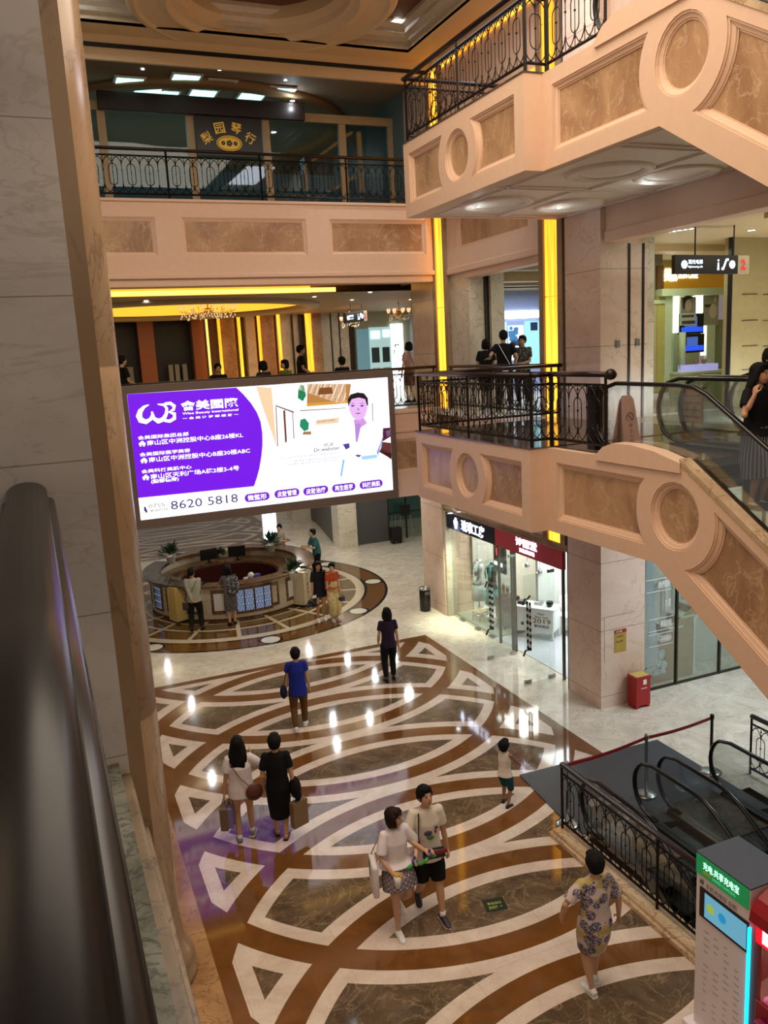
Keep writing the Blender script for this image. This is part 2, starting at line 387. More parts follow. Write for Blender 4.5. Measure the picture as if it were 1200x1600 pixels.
# ---- far bridge: fascias at two levels
mpy = lambda u, v, d: (u, YF + d, v)
fascia('wall_back', [(-3, 8.87), (9.44, 8.87), (9.44, F3), (-3, F3)], [[(.05, 9.28), (2.86, 9.28), (2.86, 10.08), (.05, 10.08)], [(3.41, 9.28), (6.24, 9.28), (6.24, 10.08), (3.41, 10.08)], [(6.80, 9.28), (9.27, 9.28), (9.27, 10.08), (6.80, 10.08)]], mpy, .4)
B = MB(); B.box(-3, 9.46, YF - .05, YF + .3, 8.80, 8.90, .02); B.box(-3, 9.44, YF + .02, YF + .3, 8.64, 8.80, .01); B.box(-3, 9.44, YF - .04, YF + .02, F3 - .05, F3 + .01, .01); struct('trim_6', B, 'cream')
fascia('wall_back_low', [(-3, 3.38), (9.44, 3.38), (9.44, F2), (-3, F2)], [[(6.9, 4.0), (9.2, 4.0), (9.2, 4.85), (6.9, 4.85)]], mpy, .4)
B = MB(); B.box(-3, 9.45, YF - .04, YF, F2 - .08, F2 + .005, .01); B.box(-3, 9.45, YF - .03, YF, 5.02, 5.1, .01); struct('trim_7', B, 'cream')
struct('floor_bridge', MB().box(-8, 16, YF + .3, 36, F2 - .25, F2), M['palemarble'])
struct('floor_bridge_upper', MB().box(-8, 16, YF + .3, 30, F3 - .3, F3), M['palemarble'])
struct('ceiling_ground', MB().box(-8, 9.4, YF + .4, 34, 3.9, 4.0), 'creamy')
# ---- balconies on the right at two levels
bump = [(9.82, 4.37), (13.58, 4.37), (13.58, 5.56), (9.82, 5.56)]
a_l = arc(11.70, 4.975, .60, 48, -48, 12)      # concave ends around the roundels
def balcony(dz, nm, zt):
    P1 = [(13.38, 4.58), (13.38, 5.37)] + [(u, v) for u, v in arc(11.70, 4.975, .60, 41.5, -41.5, 12)]
    P3 = [(10.06, 4.58), (10.06, 5.37)] + [(u, v) for u, v in arc(11.70, 4.975, .60, 138.5, 221.5, 12)]
    fascia('wall_balcony_' + nm, bump, [P1, P3, arc(11.70, 4.975, .37, 0, 345, 23)], mpx(XB, dz), .28)
    S_ = .61
    out = [(9.82, 4.37), (7.60, 4.37), (.6, 4.37 - 7.0 * S_), (.6, 5.62 - 6.58 * S_), (7.18, 5.62), (8.9, 5.56), (9.82, 5.56)]
    if dz == 0: out = [(9.82, 4.37), (7.60, 4.37), (.75, .05), (.75, 1.7), (7.18, 5.62), (8.9, 5.56), (9.82, 5.56)]
    Q = [(9.60, 4.56), (9.60, 5.37)] + [(u, v) for u, v in arc(7.28, 4.985, .64, 37, -41, 12)]
    def sl(y0, z0, y1): return z0 - (y0 - y1) * S_
    T = [(u, v) for u, v in arc(7.28, 4.985, .62, 166, 254, 12)]
    t0, t1 = T[0], T[-1]
    SP = T + [(3.3, t1[1] - (t1[0] - 3.3) * S_), (3.3, t0[1] - (t0[0] - 3.3) * S_)]
    fascia('wall_balcony_side_' + nm, out, [Q, arc(7.28, 4.985, .40, 0, 345, 23), SP], mpx(XS, dz), .12)
    # return of the bump-out, far end and deck
    B = MB(); B.box(XB + .25, XS + .02, 9.821, 9.94, 4.38 + dz, 5.55 + dz); B.box(XB + .25, 9.39, 13.40, 13.575, 4.38 + dz, 5.55 + dz); struct('trim_balcony_' + nm, B, 'cream')
    B = MB(); B.box(XB - .015, 9.62, 9.80, 13.60, 5.562 + dz, zt + .012) if 0 else B.box(XB - .012, 9.62, 9.81, 13.6, 5.561 + dz, zt + .01); B.box(XB + .29, 9.38, 9.9, 13.39, 5.40 + dz, zt - .02); B.box(XS + .13, 9.62, 7.62, 9.80, 5.40 + dz, zt); B.box(9.2, 9.62, 0, 7.62, 5.40 + dz, zt); struct('floor_balcony_' + nm, B, 'darkgranite')
    # swelling on top of the coping beside the escalator
    B = MB(); q = [(8.70, 5.56), (8.55, 5.68), (8.35, 5.745), (8.0, 5.75), (7.6, 5.71), (7.3, 5.64), (7.18, 5.615), (7.18, 5.5), (8.7, 5.5)]
    B.prism([(XS - .03, y, z + dz) for y, z in q], (.2, 0, 0)); struct('trim_hump_' + nm, B, 'cream')
    B = MB(); B.prism([(XS - .015, 7.2, 5.60 + dz), (XS - .015, .8, 5.60 - 6.4 * S_ + dz), (XS - .015, .8, 5.66 - 6.4 * S_ + dz), (XS - .015, 7.2, 5.66 + dz)], (.16, 0, 0)); struct('trim_coping_' + nm, B, 'curbmarble')
balcony(0, 'lower', F2)
balcony(4.87, 'upper', F3)
# underside of the upper balcony: flat ceiling with sunken lozenges and round rings
B = MB(); b = B.b
outerp = [(XB + .1, 13.5), (9.5, 13.5), (9.5, 2), (8.3, 2), (8.3, 7.6), (XS, 7.6), (XS, 9.9), (XB + .1, 9.9)]
holes = []
def diamond(cx, cy, w_, h_): return [(cx - w_, cy), (cx, cy - h_), (cx + w_, cy), (cx, cy + h_)]
rings = [(7.25, 12.15), (8.65, 12.15), (7.6, 9.75), (8.75, 9.75), (8.9, 7.3)]
B.poly([(u, v, 9.26) for u, v in outerp[::-1]]); bmesh.ops.triangulate(b, faces=b.faces)
sf = struct('ceiling_balcony', B, 'soffit')
for cx, cy in rings:
    B = MB(); B.lathe([(.60, 9.262), (.60, 9.235), (.56, 9.215), (.50, 9.215), (.47, 9.235), (.43, 9.24), (.43, 9.262)], (cx, cy, 0), 36, cap=False); B.done('ceiling_ring', 'soffit', sf, True)
    B = MB(); B.lathe([(.0, 9.262), (.2, 9.25), (.38, 9.245), (.43, 9.262)], (cx, cy, 0), 32, cap=False); B.done('ring_dish', 'soffit', sf, True)
B = MB()
for y in (13.2, 11.0, 10.85, 8.5, 8.35): B.box(6.5 if y > 9.9 else 6.75, 9.45, y - .02, y + .02, 9.235, 9.262)
for x in (6.72, 9.35): B.box(x - .02, x + .02, 7.7, 13.2, 9.235, 9.262)
for x in (7.95,): B.box(x - .06, x + .06, 11.0, 13.2, 9.225, 9.262); B.box(x - .06 + .2, x + .06 + .2, 8.5, 10.85, 9.225, 9.262)
B.done('ceiling_ribs', 'soffit', sf)
# beam along the right walkway above the corridor opening
B = MB(); B.box(9.50, 9.8, 2, 12.3, 8.84, 9.26); B.box(9.45, 9.8, 2, 12.28, 8.66, 8.85, .015); struct('wall_beam', B, 'cream')
B = MB(); B.box(9.4, 18, 0, 12.3, F2 - .1, F2); struct('floor_corridor', B, 'palemarble')
B = MB(); B.box(9.8, 18, 2, 18, 8.78, 8.9); B.box(10.6, 17, 9.4, 9.9, 8.70, 8.78); B.box(10.6, 17, 13.4, 13.9, 8.66, 8.78); struct('ceiling_corridor', B, M['creamy'])
B = MB(); B.box(9.64, 18, 12.6, 14.3, 2.9, F2); B.box(9.9, 18, 14.3, 18.2, F2 - .2, F2); struct('floor_corridor_back', B, 'palemarble')
B = MB(); B.box(10.42, 10.62, 12.35, 12.6, F2, 8.8); struct('wall_corridor_jamb', B, 'palemarble')
dl = struct('trim_8', MB().box(9.99, 10.03, 12.28, 12.3, F2, 8.66).box(10.30, 10.34, 12.28, 12.3, F2, 8.66), 'black')
# ---- ceiling of the atrium
ZC = 13.6
B = MB()
TX, TY = 8.74, 18.35
B.box(TX, 9.6, 4, YF, ZC, ZC + .1); B.box(-3, TX, TY, YF, ZC, ZC + .1)
B.box(-3, 9.6, YF - .0, YF + .08, 13.12, ZC)
struct('ceiling', B, 'creamy')
B = MB(); B.box(-3, 9.6, YF - .03, YF + .02, 13.35, 13.43); struct('trim_9', B, 'black')
def cove(prof, name, mat):
    B = MB()
    for (o0, z0), (o1, z1) in zip(prof, prof[1:]):
        B.poly([(-3, TY - o0, z0), (TX - o0, TY - o0, z0), (TX - o1, TY - o1, z1), (-3, TY - o1, z1)])
        B.poly([(TX - o0, TY - o0, z0), (TX - o0, 4, z0), (TX - o1, 4, z1), (TX - o1, TY - o1, z1)])
    return struct(name, B, mat)
cove([(0, ZC), (0, ZC + .06), (-.06, ZC + .1), (-.06, ZC + .18), (.05, ZC + .2), (.05, ZC + .28), (.14, ZC + .34), (.14, ZC + .42), (.24, ZC + .5), (.24, ZC + .6)], 'trim_10', M['white'] if 0 else plain('cove_cream', 'd9ceb8', .5))
struct('ceiling_tray', MB().box(-3, TX + .1, 12.2, TY + .1, ZC + .58, ZC + .68), plain('brown_ceiling', '6b4530', .6))
dm = empty('dome_ring', (5.0, 16.8, ZC), kind='structure')
B = MB(); B.lathe([(2.58, .5), (2.58, .06), (2.52, .0), (2.42, -.02), (2.36, .03), (2.0, .05), (1.92, .02), (1.84, .0), (1.80, .04), (1.74, .10), (1.66, .12), (1.62, .22), (1.54, .30), (1.5, .34), (1.5, .6)], (5.0, 16.8, ZC), 96, cap=False); B.done('ring', 'creamy', dm)
B = MB(); B.lathe([(1.5, .58), (1.3, .95), (.8, 1.25), (0, 1.35)], (5.0, 16.8, ZC), 48, cap=False); B.done('dome', plain('dome_brown', '5a3320', .45), dm, True)
# ---- third level behind the bridge rail
Y3 = 21.0
B = MB(); B.poly([(-6, YF, 13.36), (14, YF, 13.36), (14, 31, 13.36), (-6, 31, 13.36)]); struct('ceiling_back', B, plain('grey_beige_ceiling', '8a7a66', .6))
def p3(px, py): return aty(px, py, Y3)
st = empty('window_1', (4, Y3, F3), kind='structure')
B = MB(); xs3 = [p3(x, 190).x for x in (158, 296, 414, 533, 609)]
for x in xs3: B.box(x - .09, x + .09, Y3 - .04, Y3 + .08, F3, 12.92)
B.box(-1, 10.5, Y3 - .06, Y3 + .08, 12.72, 12.92); B.box(xs3[0] - .8, xs3[0] - .6, Y3 - .04, Y3 + .08, F3, 13.0)
B.done('window_frame', plain('champagne_frame', 'b79f78', .45), st)
for a_, b_ in zip([-1.0] + xs3, xs3 + [9.4]):
    MB().box(a_ + .09, b_ - .09, Y3, Y3 + .015, F3 + .02, 12.72).done('window_pane', 'darkglass', st)
struct('wall_upper_back', MB().box(-6, 14, 29.5, 29.7, F3, 13.4).box(-6, -5.8, YF, 29.5, F3, 13.4).box(9.44, 9.5, 20.3, 29.5, F3, 13.4), plain('teal_grey_wall', '5f7478', .6))
ar = empty('arch_moulding', (4.9, 24.6, 13.3), kind='structure')
B = MB(); B.lathe([(4.35, .05), (4.35, -.05), (4.2, -.09), (4.1, -.06), (4.0, -.09), (3.85, -.05), (3.85, .3)], (4.9, 24.6, 13.3), 64, cap=False); B.done('ring', plain('arch_tan', '8f7450', .55), ar, True)
# ---- 2nd level hall behind the bridge rail
hc = plain('hall_ceiling', '9a8460', .6)
B = MB(); loops = [[(-6, 20.95), (16, 20.95), (16, 34), (-6, 34)], [(4.4 + 4.1 * math.cos(rad(t)), 26.4 + 4.1 * math.sin(rad(t))) for t in range(0, 360, 6)]]
vl = [B.b.verts.new((u, v, 8.60)) for L_ in loops for u, v in L_]
for tri in tessellate_polygon([[Vector((u, v, 0)) for u, v in L_] for L_ in loops]): B.b.faces.new([vl[i] for i in tri])
B.box(-6, 16, YF + .35, 20.6, 8.74, 8.9); B.box(-6, 16, 20.6, 34, 9.12, 9.2)
struct('ceiling_hall', B, hc)
ov = empty('oval_ceiling_cove', (4.4, 26.4, 8.6), kind='structure')
B = MB(); B.lathe([(4.35, .0), (4.35, -.06), (4.3, -.12), (3.95, -.12), (3.85, -.06), (3.85, .04), (4.08, .05)], (4.4, 26.4, 8.6), 72, cap=False); B.done('lip', plain('tan_lip', 'b8a078', .5), ov, True)
B = MB(); B.lathe([(4.1, .03), (4.1, .50)], (4.4, 26.4, 8.6), 72, cap=False); B.done('lit_wall', 'covesoft', ov, True)
B = MB(); B.box(-3, 7.6, 20.93, 20.95, 8.61, 8.72); struct('trim_11', B, 'cove')
struct('wall_hall_back', MB().box(-6, 16, 33.8, 34, F2, 9.0), 'palemarble')
# ================================================================ THINGS
# ---- wrought iron railings
def railing(A, Bp, label, group='wrought iron railings', hh=1.0, caps=(0, 1), topr=.045, rail='wood', zb=.0, name='railing', pitch=.38, roll_end=None, scroll=True, tr=.0085):
    A, Bp = Vector(A), Vector(Bp); L = (Bp - A); n = L.length; d = L / n
    r = empty(name, tuple(A), 0, label, 'railing', group)
    P = lambda s, z: A + d * s + Vector((0, 0, z))
    MB().tube([P(-caps[0] * .06, hh), P(n + caps[1] * .06, hh)], [(topr, topr * .8)] * 2, 12).done('top_rail', rail, r, True)
    MB().tube([P(0, hh - .13), P(n, hh - .13)], .014, 6).done('upper_bar', 'iron', r)
    MB().tube([P(0, .10 + zb), P(n, .10 + zb)], .018, 6).done('lower_bar', 'iron', r)
    npan = max(1, round(n / 1.9)); pl = n / npan; nrm = d.cross(Vector((0, 0, 1)))
    for i in range(npan + 1):
        s = i * pl
        MB().tube([P(s, 0), P(s, hh - .02)], .024, 4).done('post', 'iron', r)
    if caps[1] > 1: B = MB(); B.ell(P(n + .10, hh), .075, .075, .07, 10); B.done('end_ball', rail, r, True)
    if not scroll: return r
    for i in range(npan):
        s0 = i * pl; k = max(1, round(pl / (pitch / 2))); h = pl / k; q = pitch / 2; B = MB(); N_ = 8
        for j in range(k + 1):
            s = s0 + j * h
            if 0 < j < k: B.tube([P(s, .10 + zb), P(s, hh - .13)], tr * .8, 4)
            for zz in (.22, .52, .80):
                if 0 < j < k: B.ell(P(s, zz + (.0 if j % 2 else .05)), .016, .016, .016, 4)
            zt, zl = hh - .14, .11 + zb
            a0, a1 = (0 if j < k else 90), (180 if j > 0 else 90)
            up = [P(s + h * math.cos(rad(a0 + (a1 - a0) * m / N_)), zt - h + h * math.sin(rad(a0 + (a1 - a0) * m / N_))) for m in range(N_ + 1)]
            lo = [P(s + h * math.cos(rad(a0 + (a1 - a0) * m / N_)), zl + h - h * math.sin(rad(a0 + (a1 - a0) * m / N_))) for m in range(N_ + 1)]
            for c in (up, lo): B.tube(c, tr, 4, ref=nrm)
            if j % 2 and j < k:
                w_, hz, zc = .082, .13, (zt + zl) / 2
                pts = [P(s + w_ * math.cos(rad(t)), zc + hz + w_ * math.sin(rad(t))) for t in range(0, 181, 30)] + [P(s + w_ * math.cos(rad(t)), zc - hz + w_ * math.sin(rad(t))) for t in range(180, 361, 30)]
                B.tube(pts, tr, 4, ref=nrm, closed=True)
        B.done('scrollwork', 'iron', r)
    return r
e = .05
for dz, where in ((0, 'middle'), (4.87, 'top')):
    z = F2 + .012 + dz; ww = 'lower right' if dz == 0 else 'upper right'
    railing((XB + e, 9.86, z), (XB + e, 13.5, z), f'scrolled black railing along the front of the {ww} balcony bay')
    railing((XB + e, 9.84, z), (XS + .08, 9.84, z), f'short black railing jog at the corner of the {ww} balcony bay', caps=(0, 0))
    railing((XS + .08, 9.80, z), (XS + .08, 8.62, z), f'scrolled black railing ending in a round post beside the {ww} escalator', caps=(0, 1.6))
    railing((XB + e, 13.5, z), (9.32, 13.5, z), f'black railing across the far end of the {ww} balcony bay')
railing((9.30, 13.7, F2 + .01), (9.30, 17.9, F2 + .01), 'black railing in front of the second floor bay where the couple leans')
railing((-2.9, YF + .06, F2 + .005), (9.36, YF + .06, F2 + .005), 'long black railing on the bridge right above the big screen')
railing((-2.9, YF + .06, F3 + .01), (9.36, YF + .06, F3 + .01), 'long black railing on the top bridge below the music shop sign')
railing((9.30, 13.7, F3 + .01), (9.30, 18.3, F3 + .01), 'black railing of the top floor between the two lit strips')
railing((6.30, 9.15, .12), (6.30, 3.2, .12), 'black railing on a marble curb beside the down escalator to the basement')
railing((9.95, 9.2, .0), (9.95, 5.0, .0), 'black railing at the right edge, beyond the basement escalators')
tag(MB().box(6.12, 6.45, 2.0, 9.24, 0, .07, .008).box(6.16, 6.45, 2.0, 9.2, .07, .12, .008).done('curb', 'curbmarble'), None, None, None, 'structure')
# ---- fat handrail in the foreground
r = empty('handrail', (-.06, 1.5, 6.55), 0, 'fat dark wooden handrail running into the white marble pillar at the lower left', 'handrail')
MB().tube([(-.055, -.6, 6.60), (-.055, 2.99, 6.60)], [(.062, .036)] * 2, 20).done('top_rail', plain('dark_varnish', '120e0d', .30, 0, .1, spec=.22), r, True)
MB().tube([(-.055, -.6, 6.565), (-.055, 2.99, 6.565)], [(.082, .022)] * 2, 16).done('lower_lip', plain('dark_varnish_lip', '17110f', .28, 0, .1, spec=.35), r, True)
MB().box(-.085, -.035, -.6, 2.99, 6.45, 6.55).done('under_bar', 'iron', r)
for y in (2.9, 1.4, -.1): MB().box(-.08, -.04, y - .02, y + .02, F2 + .002, 6.46).done('post', 'iron', r)
# ---- the big screen
YL = 18.60
def lp(px, py, d=0): p = aty(px, py, YL); return Vector((p.x, YL - .012 - d, p.z))
X0, X1, Z0, Z1 = lp(198.4, 616).x, lp(614, 766).x, lp(219, 813).z, lp(198, 616).z
def L(u, v, d=0): return Vector((X0 + (X1 - X0) * u, YL - .012 - d, Z0 + (Z1 - Z0) * v))
led = empty('advertising_screen', ((X0 + X1) / 2, YL, Z0), 0, 'huge lit advertising screen with purple panel hung on the bridge front', 'screen')
mfr = plain('screen_frame', '6b5a50', .45)
MB().box(X0 - .17, X1 + .14, YL + .005, YL + .26, Z0 - .2, Z1 + .17).box(X0 - .17, X0 - .005, YL - .03, YL + .005, Z0 - .2, Z1 + .17).box(X1 + .005, X1 + .14, YL - .03, YL + .005, Z0 - .2, Z1 + .17).box(X0 - .0049, X1 + .0049, YL - .03, YL + .0049, Z0 - .2, Z0 - .005).box(X0 - .0049, X1 + .0049, YL - .03, YL + .0049, Z1 + .005, Z1 + .17).done('screen_frame', mfr, led)
SW = glow('screen_white', 'f4f2ff', 1.5); SP_ = glow('screen_purple', '8010f8', .9); SPD = glow('screen_dark_purple', '4a1590', .7)
def gm(c, s=1.0): return glow('screen_' + c, c, s)
MB().box(X0, X1, YL - .01, YL, Z0, Z1).done('display', SW, led)
def lpoly(pts, mat, d, name='picture'): B = MB(); B.poly([L(u, v, d) for u, v in pts]); bmesh.ops.triangulate(B.b, faces=B.b.faces); return B.done(name, mat, led)
def pxp(pts, mat, d, name='picture'): B = MB(); B.poly([lp(x, y, d) for x, y in pts]); bmesh.ops.triangulate(B.b, faces=B.b.faces); return B.done(name, mat, led)
pur = [(180 + 92 / 5, 590 + 130 / 5), (180 + 945 / 5, 590 + 78 / 5)] + [(180 + x / 5, 590 + y / 5) for x, y in ((1000, 130), (1060, 200), (1105, 270), (1135, 345), (1148, 430), (1150, 520), (1142, 610), (1125, 710), (1105, 785), (1083, 848), (180, 940))]
pxp(pur, SP_, .002, 'purple_panel')
def lt(body, x0, y0, x1, y1, hpx, mat, name='lettering', bold=.02, d=.006):
    a = lp(x0, y0, d); b = lp(x1, y1, d); hgt = abs(lp(x0, y0).z - lp(x0, y0 - hpx).z)
    return text(name, body, (a.x, a.y, a.z), (b.x - a.x, 0, 0), (0, 0, hgt), mat, led, bold)
lx = lambda x: 180 + x / 5; ly = lambda y: 590 + y / 5
WT = glow('screen_letter_white', 'ffffff', 1.6)
lt('會美國際', lx(515), ly(262), lx(962), ly(235), 15.5, WT, bold=.02)
lt('Wise Beauty International', lx(525), ly(296), lx(962), ly(268), 4.6, WT, bold=.015)
lt('〜 会 美 让 梦 想 绽 放 〜', lx(525), ly(330), lx(965), ly(300), 4.0, WT)
for i, (h1, l1, x1, l2, x2) in enumerate((('会美国际集团总部', 487, 575, '南山区中洲控股中心B座26楼KL', 1000), ('会美国际医学美容', 618, 588, '南山区中洲控股中心B座30楼ABC', 1055), ('会美科技美肌中心', 750, 598, '南山区天利广场A栋2楼3-4号', 970))):
    lt(h1, lx(178 + i * 14), ly(l1), lx(x1), ly(l1 - 25), 6.2, WT, bold=.012)
    lt(l2, lx(250 + i * 14), ly(l1 + 45), lx(x2), ly(l1 - 5), 8.2, WT, bold=.012)
    hx, hy = lx(183 + i * 14), ly(l1 + 50)
    pxp([(hx, hy - 4.5), (hx + 5.5, hy - 9), (hx + 11, hy - 4.8), (hx + 9.3, hy - 4.6), (hx + 9.3, hy), (hx + 6.6, hy), (hx + 6.6, hy - 3), (hx + 4.2, hy - 3), (hx + 4.2, hy), (hx + 1.7, hy), (hx + 1.7, hy - 4.4)], WT, .006, 'house_icon')
lt('(點都德旁)', lx(282), ly(832), lx(497), ly(808), 7.5, WT)
lt('8620 5818', lx(437), ly(1032), lx(960), ly(978), 13.5, gm('4a3a78', .8), bold=0)
lt('0755-', lx(262), ly(1020), lx(410), ly(1004), 6, gm('9a9878', .9), bold=0)
lt('美丽热线', lx(270), ly(1052), lx(412), ly(1036), 4.2, gm('8f8f62', .9), bold=.01)
# curly initials: two crescents and a B, drawn as thick curves
def stroke(pts, wd, mat=WT, name='emblem'):
    q = []
    for (x, y) in pts: q.append(lp(lx(x), ly(y), .008))
    B = MB(); B.tube(q, [(wd, .003)] * len(q) if not isinstance(wd, list) else [(w_, .003) for w_ in wd], 6, ref=(0, 1, 0)); return B.done(name, mat, led)
stroke([(262, 212), (225, 228), (195, 262), (185, 300), (200, 332), (240, 345), (275, 325), (290, 285)], [.01, .03, .05, .065, .065, .05, .035, .02])
stroke([(285, 265), (300, 318), (335, 340), (375, 325), (398, 285), (402, 240), (380, 212), (330, 208)], [.02, .04, .055, .05, .035, .03, .03, .01])
stroke([(385, 205), (430, 200), (460, 222), (455, 250), (420, 268), (462, 282), (462, 318), (425, 340), (385, 335)], [.03, .035, .04, .03, .03, .04, .04, .035, .03])
lt('✆', lx(222), ly(1050), lx(250), ly(1050), 8, gm('4a1590', .9), 'phone_icon') if 0 else pxp([(lx(224), ly(1008)), (lx(236), ly(1008)), (lx(240), ly(1020)), (lx(233), ly(1026)), (lx(240), ly(1040)), (lx(250), ly(1042)), (lx(252), ly(1054)), (lx(240), ly(1054)), (lx(226), ly(1036))], gm('3d1580', .8), .006, 'phone_icon')
rx_ = lambda x: 400 + x / 5; ry_ = lambda y: 570 + y / 5
for s_, x0, x1, yc in (('微整形', 382, 421, 776.5), ('皮肤管理', 428.5, 467.5, 770.5), ('皮肤治疗', 473.5, 512.5, 766.2), ('再生医学', 518.5, 555, 761.5), ('科技美肌', 561.5, 597.5, 756.5)):
    a, b_ = lp(x0, yc + 1.8), lp(x1, yc - 1.8); zc = (a.z + b_.z) / 2; rr = .095
    B = MB(); B.poly([(b_.x - rr + rr * math.cos(rad(t)), YL - .016, zc + rr * math.sin(rad(t))) for t in range(-90, 91, 15)] + [(a.x + rr + rr * math.cos(rad(t)), YL - .016, zc + rr * math.sin(rad(t))) for t in range(90, 271, 15)]); B.done('pill_label', gm('7d1fd8', .9), led)
    text('lettering', s_, (a.x + .07, YL - .022, zc - .065), (b_.x - a.x - .14, 0, 0), (0, 0, .13), WT, led, .012)
# the corridor picture and the man in the white coat
for c, s_, pts in (('fff6e4', 1.3, [(200, 150), (700, 320), (700, 110), (190, 110)]), ('c98a4a', .9, [(395, 325), (720, 300), (740, 150), (400, 150)]), ('e8a83c', 1.0, [(400, 325), (715, 300), (712, 280), (395, 300)]), ('8f5528', .8, [(480, 235), (600, 225), (590, 175), (495, 180)]), ('1f9a64', .7, [(325, 260), (365, 285), (390, 240), (372, 160), (345, 155), (328, 200)]),
                   ('22a878', .7, [(340, 480), (375, 520), (408, 505), (412, 455), (380, 418), (345, 430)]), ('b98a5a', .8, [(360, 545), (430, 545), (428, 520), (370, 522)]), ('b07a5a', .8, [(150, 330), (158, 325), (172, 635), (164, 640)]), ('7a3a22', .8, [(210, 360), (226, 350), (240, 600), (226, 610)]), ('8a6a55', .8, [(282, 375), (288, 372), (298, 575), (291, 580)]),
                   ('5a3a34', .8, [(150, 322), (152, 314), (295, 366), (292, 376)]), ('e8d2b0', 1.1, [(460, 470), (640, 455), (650, 410), (470, 430)]), ('c8a078', 1.0, [(470, 452), (620, 438), (610, 425), (480, 440)]), ('8a5f62', .8, [(345, 362), (700, 340), (700, 335), (340, 355)]), ('5a2440', .7, [(990, 495), (1045, 490), (1050, 560), (985, 600)]), ('7a3a3a', .7, [(975, 600), (1052, 610), (1056, 740), (945, 660)]),
                   ('2c1418', .5, [(950, 640), (1056, 690), (1056, 735), (946, 672)]), ('c88fd0', 1.0, [(1010, 520), (1045, 505), (1048, 550), (1020, 562)]), ('b0a8b8', 1.0, [(903, 300), (912, 300), (914, 440), (906, 440)]), ('e8c8a0', 1.2, [(0, 170), (120, 180), (160, 640), (50, 330)])):
    pxp([(rx_(x), ry_(y)) for x, y in pts], gm(c, s_), .004 if s_ != .8 else .006)
MAN = lambda pts, c, s_, d, nm: pxp([(rx_(x), ry_(y)) for x, y in pts], gm(c, s_), d, nm)
MAN([(655, 890), (672, 740), (655, 715), (700, 660), (735, 560), (760, 500), (790, 470), (860, 440), (930, 455), (975, 490), (990, 560), (975, 650), (940, 720), (965, 860), (960, 890)], 'f2f4ff', 1.25, .008, 'white_coat')
MAN([(655, 870), (676, 740), (690, 742), (668, 872)], '8fc4ff', 1.0, .010, 'coat_shadow')
MAN([(820, 715), (940, 700), (945, 725), (830, 742)], 'a8dcff', 1.0, .010, 'coat_shadow')
MAN([(940, 680), (975, 600), (990, 540), (984, 600), (950, 712)], '9aa8e8', 1.0, .010, 'coat_shadow')
MAN([(760, 430), (835, 410), (865, 455), (800, 500), (768, 470)], 'd89ce8', 1.0, .010, 'neck')
MAN([(768, 462), (800, 455), (818, 470), (790, 600), (778, 602)], 'c890e8', .9, .012, 'tie')
MAN([(722, 300), (740, 262), (790, 250), (845, 255), (868, 300), (866, 350), (850, 400), (815, 430), (785, 432), (750, 405), (728, 360)], 'e6b4ee', 1.1, .012, 'face')
MAN([(718, 330), (714, 270), (735, 232), (790, 215), (840, 222), (870, 260), (874, 325), (862, 310), (850, 268), (800, 255), (745, 268), (728, 300)], '241428', .25, .014, 'hair')
for x in (752, 825): MAN([(x - 17, 320), (x, 313), (x + 17, 318), (x, 328)], '5a3a6a', .5, .015, 'eye'); MAN([(x - 20, 305), (x, 297), (x + 20, 303), (x, 302)], '4a2a4a', .4, .015, 'eyebrow')
MAN([(770, 378), (795, 374), (820, 376), (795, 386)], 'b060a8', .7, .015, 'mouth'); MAN([(786, 350), (795, 335), (808, 352), (797, 357)], 'c88ad0', .9, .015, 'nose')
MAN([(675, 620), (725, 612), (730, 645), (700, 662)], '5a4ab8', .7, .012, 'hand'); MAN([(770, 708), (790, 700), (822, 706), (800, 722)], '6a5aa8', .7, .012, 'hand')
lt('吴波', rx_(525), ry_(640), rx_(605), ry_(632), 5.5, gm('6a6a70', .7), bold=.01); lt('Dr.webster', rx_(452), ry_(680), rx_(655), ry_(664), 5.5, gm('3a3036', .6), bold=.01)
for t_, a, b_, y in (('WOSAAM世界医学美容抗衰老协会会员', 190, 655, 740), ('香港医学美容协会HKMAA会员', 300, 658, 762), ('中国整形美容医师协会艺术分会会员', 245, 660, 790)): lt(t_, rx_(a), ry_(y), rx_(b_), ry_(y - 35), 3.6, gm('8aa0a8', .8), bold=0)
# ---- information desk
DC = Vector((4.82, 24.0, 0)); dk = empty('information_desk', tuple(DC), 0, 'round marble information desk with brown counters on the floor medallion', 'reception desk')
dm1 = marble('desk_cream', 'd9cdb2', 'c2b496', '9a8a6c', 2, .25, .03); dm2 = marble('desk_brown', '6b4a32', '4a3222', '94744e', 2.5, .12, .04)
def wedge(r0, r1, z0, z1, a0, a1, name, mat, n=None):
    n = n or max(3, int(abs(a1 - a0) / 6)); B = MB(); B.lathe([(r0, z0), (r1, z0), (r1, z1), (r0, z1), (r0, z0)], tuple(DC), n, rad(a0), rad(a1), cap=False)
    # close the two ends
    for a in (a0, a1): B.poly([(DC.x + r * math.cos(rad(a)), DC.y + r * math.sin(rad(a)), z) for r, z in ((r0, z0), (r1, z0), (r1, z1), (r0, z1))])
    return B.done(name, mat, dk)
wedge(2.18, 2.34, .08, .98, -130 + 0, 230, 'outer_wall', dm1, 60); wedge(2.16, 2.30, 0.0, .08, -130, 230, 'plinth', dm2, 60)
wedge(2.0, 2.52, .98, 1.06, 140, 237, 'high_counter', M['darkgranite']); wedge(2.0, 2.52, .98, 1.06, -42, 72, 'high_counter', dm2); wedge(2.05, 2.46, .98, 1.06, 82, 130, 'high_counter', dm2)
wedge(1.98, 2.44, .98, 1.03, -121, -44, 'front_counter', dm2)
